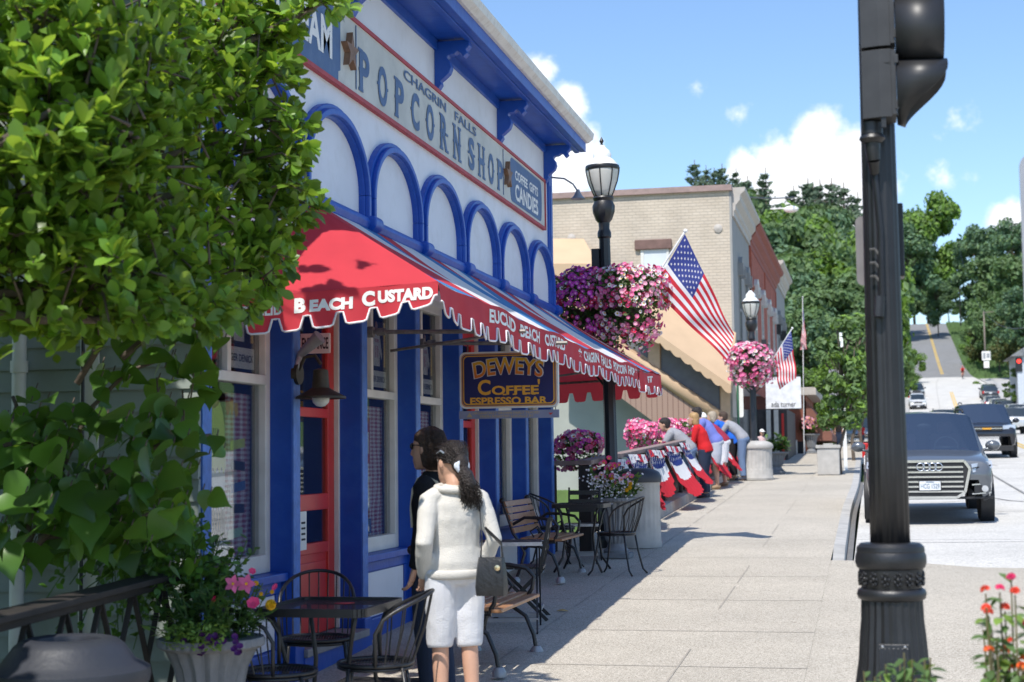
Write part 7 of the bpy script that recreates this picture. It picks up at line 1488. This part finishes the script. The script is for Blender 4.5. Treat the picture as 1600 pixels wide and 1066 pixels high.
    if shoe:
        for sd in (-1,1):
            A_ = j('an',sd); b = MB(); b.tube([A_+V((0,-.055*s,-.035*s)), A_+V((0,0,-.02*s)), A_+V((0,.07*s,-.04*s)), A_+V((0,.16*s,-.052*s)), A_+V((0,.185*s,-.058*s))], [(.038*s,.034*s),(.044*s,.046*s),(.046*s,.038*s),(.042*s,.028*s),(.02*s,.018*s)], 12, side=(1,0,0)); b.add([v for v in []], []); so = b.build('shoe', shoe, t, smooth=True)
    if hair:
        b = MB(); 
        b.loft([[V((rx_*cos(2*pi*i/18), yo+ry_*sin(2*pi*i/18), z)) for i in range(18)] for z, rx_, ry_, yo in ((.0,.080,.085,-.032),(.03,.084,.098,-.018),(.06,.086,.106,-.010),(.095,.078,.1,-.012),(.125,.055,.07,-.014),(.142,.02,.03,-.014))])
        if hairstyle == 'bob': b.loft([[V((rx_*cos(2*pi*i/18), yo+ry_*sin(2*pi*i/18), z)) for i in range(18)] for z, rx_, ry_, yo in ((-.125,.06,.04,-.055),(-.1,.088,.066,-.045),(-.05,.094,.076,-.036),(.0,.09,.088,-.028),(.05,.086,.095,-.02))])
        elif hairstyle == 'long': b.loft([[V((rx_*cos(2*pi*i/18), yo+ry_*sin(2*pi*i/18), z)) for i in range(18)] for z, rx_, ry_, yo in ((-.24,.05,.03,-.075),(-.18,.085,.045,-.07),(-.1,.092,.06,-.052),(-.04,.092,.075,-.04),(.0,.09,.088,-.03),(.05,.086,.095,-.02))])
        elif hairstyle == 'ponytail':
            b.ball((0,-.09,.0),(.055,.05,.06),12,8); b.tube([(0,-.10,-.02),(.01,-.135,-.07),(.02,-.15,-.12),(.032,-.145,-.175),(.042,-.135,-.215)], [.032,.045,.05,.04,.014], 12)
            for k in range(6): b.tube([(.0+.012*k-.02,-.145,-.12),(.02+.016*k-.02,-.15,-.17),(.03+.02*k-.03,-.135,-.21-.008*(k%3))], [.02,.016,.006], 6)
        elif hairstyle == 'short': b.loft([[V((rx_*cos(2*pi*i/18), yo+ry_*sin(2*pi*i/18), z)) for i in range(18)] for z, rx_, ry_, yo in ((-.06,.06,.04,-.06),(-.03,.076,.062,-.045),(.02,.08,.09,-.025),(.06,.082,.1,-.012))])
        for i in range(len(b.v)): b.v[i] = b.v[i]*s
        b.xf(M); ho = remesh(b, 'hair', hair, t, vox*.7, 2, .022)
    if cap:
        b = MB(); b.loft([[V((r*cos(2*pi*i/18), -.008+r*1.25*sin(2*pi*i/18), z))*s for i in range(18)] for z, r in ((.04,.087),(.08,.085),(.115,.068),(.138,.04),(.146,.01))]); b.loft([[V((x,.09+.0*abs(x),.045))*s, V((x,.18-5*x*x,.03))*s, V((x,.18-5*x*x,.036))*s, V((x,.09,.055))*s] for x in (-.07,-.035,0,.035,.07)]); b.xf(M); b.build('cap', cap, t, smooth=True, ang=40)
    if vox < .02:
        b = MB()
        for sd in (-1,1): b.ball(V((sd*.03,.088,.022))*s, .011*s, 8, 6)
        b.xf(M); b.build('eyes', pmat('eye_white',(.7,.68,.66),.2), t, smooth=True)
        b = MB()
        for sd in (-1,1): b.ball(V((sd*.03,.0965,.022))*s, .0055*s, 8, 6)
        b.xf(M); b.build('iris', pmat('eye_dark',(.03,.02,.015),.2), t, smooth=True)
    t['_head'] = [list(r) for r in M]
    return t, M
cloth = lambda n, c, **k: pmat('cloth_'+n, c, .9, var=.08, sc=7, bump=.35, bsc=160, spec=.2, **k)
knit = cloth('cream_knit', (.60,.57,.52)); white_c = cloth('white_cotton', (.66,.66,.69)); blk = cloth('black_knit', (.012,.012,.014)); denim = cloth('dark_denim', (.03,.042,.075)); blue_d = cloth('blue_denim', (.14,.2,.32)); grey_c = cloth('grey_jersey', (.30,.30,.32)); red_c = cloth('red_fleece', (.55,.02,.025)); viol = cloth('violet_blue', (.16,.19,.50)); light_s = cloth('light_shorts', (.42,.45,.52)); royal = cloth('royal_blue', (.02,.12,.52)); maroon = cloth('maroon', (.3,.03,.06)); black_t = cloth('black_leggings', (.02,.018,.02)); pinkc = cloth('pale_pink', (.6,.42,.42))
h_dark = pmat('hair_dark_brown', (.016,.009,.007), .5, var=.5, sc=60, bump=.8, bsc=90); h_brown = pmat('hair_brown', (.05,.026,.014), .55, var=.5, sc=60, bump=.8, bsc=90); h_blond = pmat('hair_blond', (.36,.22,.09), .55, var=.3, sc=30); h_grey = pmat('hair_ash', (.33,.27,.2), .6, var=.25, sc=30); sandal = pmat('sandal_leather', (.3,.2,.12), .7); sneaker = pmat('sneaker_dark', (.05,.055,.08), .7); sneak_w = pmat('sneaker_pale', (.5,.5,.52), .7)
leather = pmat('black_leather', (.015,.015,.017), .38, var=.3, sc=20, bump=.2)
# woman in white, back to the camera, hands in pockets
W1 = V((at(712,1000,8.66).x, 8.66, gz(8.66)))
w1, M1 = person('dark haired woman in a cream jumper and white shorts seen from behind', W1, R(36), dict(elL=(-.225,-.10,1.08), wrL=(-.17,.06,.885), elR=(.215,-.09,1.09), wrR=(.17,.06,.90), knL=(-.085,.03,.49), anL=(-.09,.0,.08), knR=(.085,-.0,.49), anR=(.09,-.05,.08), head=(-.005,.03,1.53)), s=.975, build=.95, top=knit, top_len=.875, bottom=white_c, leg=.47, hair=h_dark, hairstyle='ponytail', shoe=sandal, vox=.0085, skin=skin_b, yaw=R(12), fold=.022, wide=1.0)
b = MB(); b.tube([V((.042*cos(2*pi*i/16),-.108,-.012+.026*sin(2*pi*i/16))) for i in range(17)], .011, 8, cap=False); b.tube([V((.034*cos(2*pi*i/16),-.116,-.016+.034*sin(2*pi*i/16))) for i in range(17)], .013, 8, cap=False); b.xf(M1); b.build('scrunchie', pmat('scrunchie_pale',(.6,.64,.72),.8,var=.5,sc=60), w1, smooth=True)
b = MB(); b.tube([(-.085,.02,.06),(-.086,-.02,.075),(-.08,-.05,.06)], .006, 6); b.xf(M1); b.build('hair_clip', pmat('clip_silver',(.5,.5,.52),.3,.8), w1)
b = MB(); b.tube([V((.11*cos(2*pi*i/24),-.01+.085*sin(2*pi*i/24),1.375+.012*sin(2*pi*i/24)))*.985 for i in range(25)], .020, 8, cap=False); b.build('collar', knit, w1, smooth=True)
b = MB(); b.tube([V((.172*1.0*cos(2*pi*i/30),.13*1.0*sin(2*pi*i/30),.885))*.985 for i in range(31)], [(.026,.012)]*31, 8, cap=False, side=(0,0,1)); b.build('hem_band', knit, w1, smooth=True)
rs2 = random.Random(40)
def strands(parent, M, root_fn, n, mat_, r=.0016):
    b = MB()
    for i in range(n): b.tube([V(p) for p in root_fn(rs2)], [r, r*1.3, r*1.2, r, r*.5], 3)
    b.xf(M); b.build('hair_strands', mat_, parent, smooth=True)
def pony(rr):
    a = rr.uniform(0,2*pi); s_ = rr.random(); x, y = .04*cos(a)*s_**.5, .028*sin(a)*s_**.5; wv = rr.uniform(-.02,.02); l = rr.uniform(.17,.25)
    return [(x*.6,-.10+y*.5,-.02),(x+.01,-.14+y,-.02-l*.3),(x*1.5+.022+wv,-.155+y*1.3,-.02-l*.55),(x*1.7+.036-wv,-.148+y*1.5,-.02-l*.8),(x*1.6+.05+wv,-.135+y*1.5,-.02-l)]
def scalp(rr):
    a = rr.uniform(.15,pi-.15)*(1); th = rr.uniform(-.3,1.15); x0 = .087*cos(a)*cos(th*.9); z0 = .05+.095*sin(th); y0 = .055-.05*abs(th)+rr.uniform(-.02,.03)
    return [(x0,y0,z0),(x0*1.04,y0-.05,z0*.98+.003),(x0*.9,y0-.1,z0*.75),(x0*.5,-.105,z0*.35),(x0*.15,-.112,-.01)]
strands(w1, M1, pony, 260, h_dark); strands(w1, M1, scalp, 150, h_dark, .0013)
bag = thing('shoulder_bag', 'black leather shoulder bag hanging at the hip of the woman in white', 'handbag', tuple(W1)); hx = lambda x,y,z: W1+Matrix.Rotation(R(36),3,'Z')@V((x,y,z))
b = MB(); c0 = at(768,895,8.5); b.loft([[c0+V((x*k,y*k2,z)) for x,y in ((-.075,-.045),(.075,-.045),(.09,0),(.075,.045),(-.075,.045),(-.09,0))] for z,k,k2 in ((-.125,1.0,1.0),(-.08,1.05,1.15),(.02,.95,.9),(.085,.82,.5))]); b.build('bag_body', leather, bag, world=True, smooth=True, ang=50)
b = MB(); sh_ = hx(.12,-.02,1.375); b.tube([c0+V((-.06,0,.08)), c0+V((-.05,-.01,.2)), sh_+V((.03,-.02,-.12)), sh_, hx(.10,.07,1.34), hx(.14,.11,1.2), c0+V((.05,.03,.16)), c0+V((.06,.02,.08))], [(.004,.014)]*8, 6); b.build('strap', leather, bag, world=True)
b = MB(); b.lathe([(.012,0),(.016,.004),(0,.006)], 10); b.xf(Matrix.Translation(c0+V((.045,-.05,.03)))@Matrix.Rotation(pi/2,4,'X')); b.build('clasp', pmat('clasp_gold',(.7,.55,.35),.25,.9), bag)
for o in bag.children:
    if o.name.startswith('clasp'):
        for v in o.data.vertices: v.co -= bag.location
W2 = V((at(680,1000,9.35).x, 9.35, gz(9.35)))
w2, M2 = person('woman in a black cardigan, jeans and sunglasses facing the shop window', W2, R(78), dict(elL=(-.21,-.05,1.09), wrL=(-.20,.03,.84), elR=(.21,-.04,1.09), wrR=(.19,.10,.9), head=(0,.04,1.555), neck=(0,0,1.41)), s=1.0, top=blk, top_len=.88, bottom=denim, leg=.1, hair=h_brown, hairstyle='bob', shoe=sneaker, vox=.009, skin=skin_m, yaw=R(0), fold=.016)
b = MB()
for sd in (-1,1): b.ball((sd*.032,.092,.024), (.028,.012,.022), 10, 6); b.tube([(sd*.058,.085,.03),(sd*.08,.03,.03),(sd*.082,-.01,.02)], .0035, 5)
b.xf(M2); b.build('sunglasses', leather, w2, smooth=True)
def bobs(rr):
    a = rr.uniform(pi*.02,pi*.98)+pi; x, y = cos(a), sin(a); l = rr.uniform(.85,1.1); o = rr.uniform(1.0,1.05)
    return [(x*.03,-.014+y*.03,.145),(x*.075*o,-.014+y*.085*o,.115),(x*.09*o,-.02+y*.108*o,.04),(x*.094*o+rr.uniform(-.006,.006),-.034+y*.085*o,-.05*l),(x*.085*o+rr.uniform(-.012,.012),-.045+y*.07*o,-.12*l)]
strands(w2, M2, bobs, 300, h_brown, .0016)
b = MB(); b.tube([(-.085,.104,1.08),(-.09,.108,1.2),(-.095,.092,1.31),(-.105,.05,1.375),(-.105,.0,1.385),(-.105,-.07,1.355),(-.10,-.118,1.22),(-.10,-.11,1.05)], [(.004,.016)]*8, 6); b.build('bag_strap', pmat('beige_strap',(.55,.48,.36),.7), w2)
# people leaning on the bridge railing
LEAN = dict(pelvis=(0,-.30,.90), waist=(0,-.21,1.03), chest=(0,-.07,1.15), neck=(0,.07,1.27), head=(0,.16,1.375), sh=(.165,.03,1.22), el=(.19,.14,1.03), wr=(.10,.36,1.10), hip=(.085,-.29,.86), kn=(.09,-.27,.48), an=(.09,-.30,.08))
UP = dict(pelvis=(0,-.16,.91), waist=(0,-.12,1.04), chest=(0,-.06,1.21), neck=(0,.0,1.37), head=(0,.06,1.49), sh=(.165,-.02,1.32), el=(.2,.03,1.07), wr=(.12,.28,1.08), hip=(.085,-.15,.87), kn=(.09,-.12,.48), an=(.09,-.15,.08))
GRP = 'people leaning on the bridge railing'
def at_rail(lab, fx, fy, back, rz_, dy=0, **k):
    r = ray(fx,fy); q = r*(-1.8/(r.z-.033*r.y)); return person(lab, (q.x-back, q.y+dy, gz(q.y+dy)), rz_, vox=.014, group=GRP, **k)
gy = lambda px, py: (lambda r: (r*(-1.8/(r.z-.033*r.y))).y)(ray(px,py))
at_rail('man in a grey shirt bent over the railing, nearest to the bin', 1079, 781, .31, R(92), J=LEAN, s=1.04, top=grey_c, sleeve='elbow', top_len=.9, bottom=blue_d, leg=.1, hair=h_dark, hairstyle='short', shoe=sneaker, build=1.12)
at_rail('blonde woman in a red jacket standing at the railing', 1103, 778, .15, R(84), J=UP, s=1.02, top=red_c, top_len=.86, bottom=denim, leg=.1, hair=h_blond, hairstyle='bob', shoe=sneaker, build=1.08)
at_rail('dark haired man in a violet blue shirt and pale shorts at the railing', 1120, 765, .31, R(95), J=dict(LEAN, chest=(0,-.1,1.2), neck=(0,.0,1.34), head=(0,.08,1.46), sh=(.17,-.03,1.3), el=(.2,.08,1.08)), s=1.1, top=viol, sleeve='elbow', top_len=.9, bottom=light_s, leg=.5, hair=h_dark, hairstyle='short', shoe=sandal, build=1.1)
at_rail('person in maroon with a white cap bent over the railing beyond the man in blue', 1126, 764, .31, R(90), 1.0, J=LEAN, s=1.08, top=maroon, top_len=.9, bottom=white_c, leg=.48, hair=h_grey, hairstyle='short', shoe=sandal, cap=lamp_top)
at_rail('ash blonde woman in a royal blue jacket and black leggings leaning on the railing', 1146, 751, .31, R(88), J=LEAN, s=1.09, top=royal, top_len=.82, bottom=black_t, leg=.12, hair=h_grey, hairstyle='bob', shoe=sandal, build=1.05)
at_rail('person in a grey top and blue jeans at the far end of the row', 1163, 751, .31, R(80), J=LEAN, s=1.08, top=grey_c, top_len=.9, bottom=blue_d, leg=.1, hair=h_brown, hairstyle='short', shoe=sneaker)
q = at(1190,670,41.5); person('child in a white cap and pale pink shirt behind the pale bin', (q.x,41.5,gz(41.5)), R(-150), s=(q.z-gz(41.5))/1.69, top=pinkc, sleeve='short', bottom=denim, leg=.5, hair=h_brown, hairstyle='short', shoe=sneaker, vox=.016, cap=lamp_top, J=dict(wr=(.12,.2,1.0)))
def walker(lab, px, yt, Y, rz_, **k):
    q = at(px,yt,Y); return person(lab, (q.x,Y,gz(Y)), rz_, s=min(1.15,max(.6,(q.z-gz(Y))/1.68)), vox=.024, group='people strolling on the far pavement', **k)
walker('distant stroller in a grey green top by the flower urns', 1281, 655, 66, R(170), top=grn if False else grey_c, sleeve='short', bottom=light_s, leg=.5, hair=h_brown, hairstyle='short', shoe=sneaker)
walker('distant small child in blue between two strollers', 1297, 681, 66, R(180), top=viol, sleeve='short', bottom=denim, leg=.5, hair=h_brown, hairstyle='short', shoe=sneaker)
walker('distant stroller in dark clothes near the square bin', 1310, 655, 67, R(175), top=black_t, sleeve='short', bottom=denim, leg=.1, hair=h_dark, hairstyle='bob', shoe=sneaker)
walker('distant person in a red shirt next to the traffic light pole', 1346, 670, 64, R(185), top=red_c, sleeve='short', bottom=denim, leg=.5, hair=h_brown, hairstyle='short', shoe=sneaker)
# cyclist on the hill
q = at(1504, 579, 222); gyl = rz(222)+.05
RIDE = dict(pelvis=(0,-.22,.98), waist=(0,-.12,1.08), chest=(0,.05,1.2), neck=(0,.18,1.32), head=(0,.26,1.42), sh=(.18,.14,1.27), el=(.2,.34,1.12), wr=(.22,.5,1.0), hip=(.09,-.2,.95), knL=(-.1,.12,.72), knR=(.1,.18,.6), anL=(-.1,-.02,.36), anR=(.1,.06,.2))
person('distant cyclist in a red jersey riding down the hill road', (q.x,222,gyl), R(178), J=RIDE, s=1.1, top=red_c, sleeve='short', bottom=black_t, leg=.75, hair=h_dark, hairstyle='short', shoe=sneaker, vox=.024, cap=red_c)
bk = thing('bicycle', 'bicycle under the distant cyclist on the hill road', 'bicycle', (q.x,222,gyl), R(178))
for y in (-.5,.55): b = MB(); b.tube([(0,y+.34*cos(2*pi*i/20),.35+.34*sin(2*pi*i/20)) for i in range(21)], .018, 6, cap=False); b.build('wheel', rubber, bk)
b = MB()
for a, c_ in (((0,-.5,.35),(0,-.05,.3)),((0,-.05,.3),(0,-.2,.95)),((0,-.05,.3),(0,.42,.85)),((0,-.17,.85),(0,.42,.85)),((0,.42,.95),(0,.55,.35)),((0,-.5,.35),(0,-.17,.85))): b.tube([a,c_], .018, 6)
b.build('frame', red_ink, bk); b = MB(); b.tube([(-.22,.5,.98),(0,.44,.95),(.22,.5,.98)], .014, 6); b.build('handlebar', black_metal, bk); b = MB(); b.ball((0,-.22,.97),(.07,.13,.03),8,6); b.build('saddle', leather, bk)
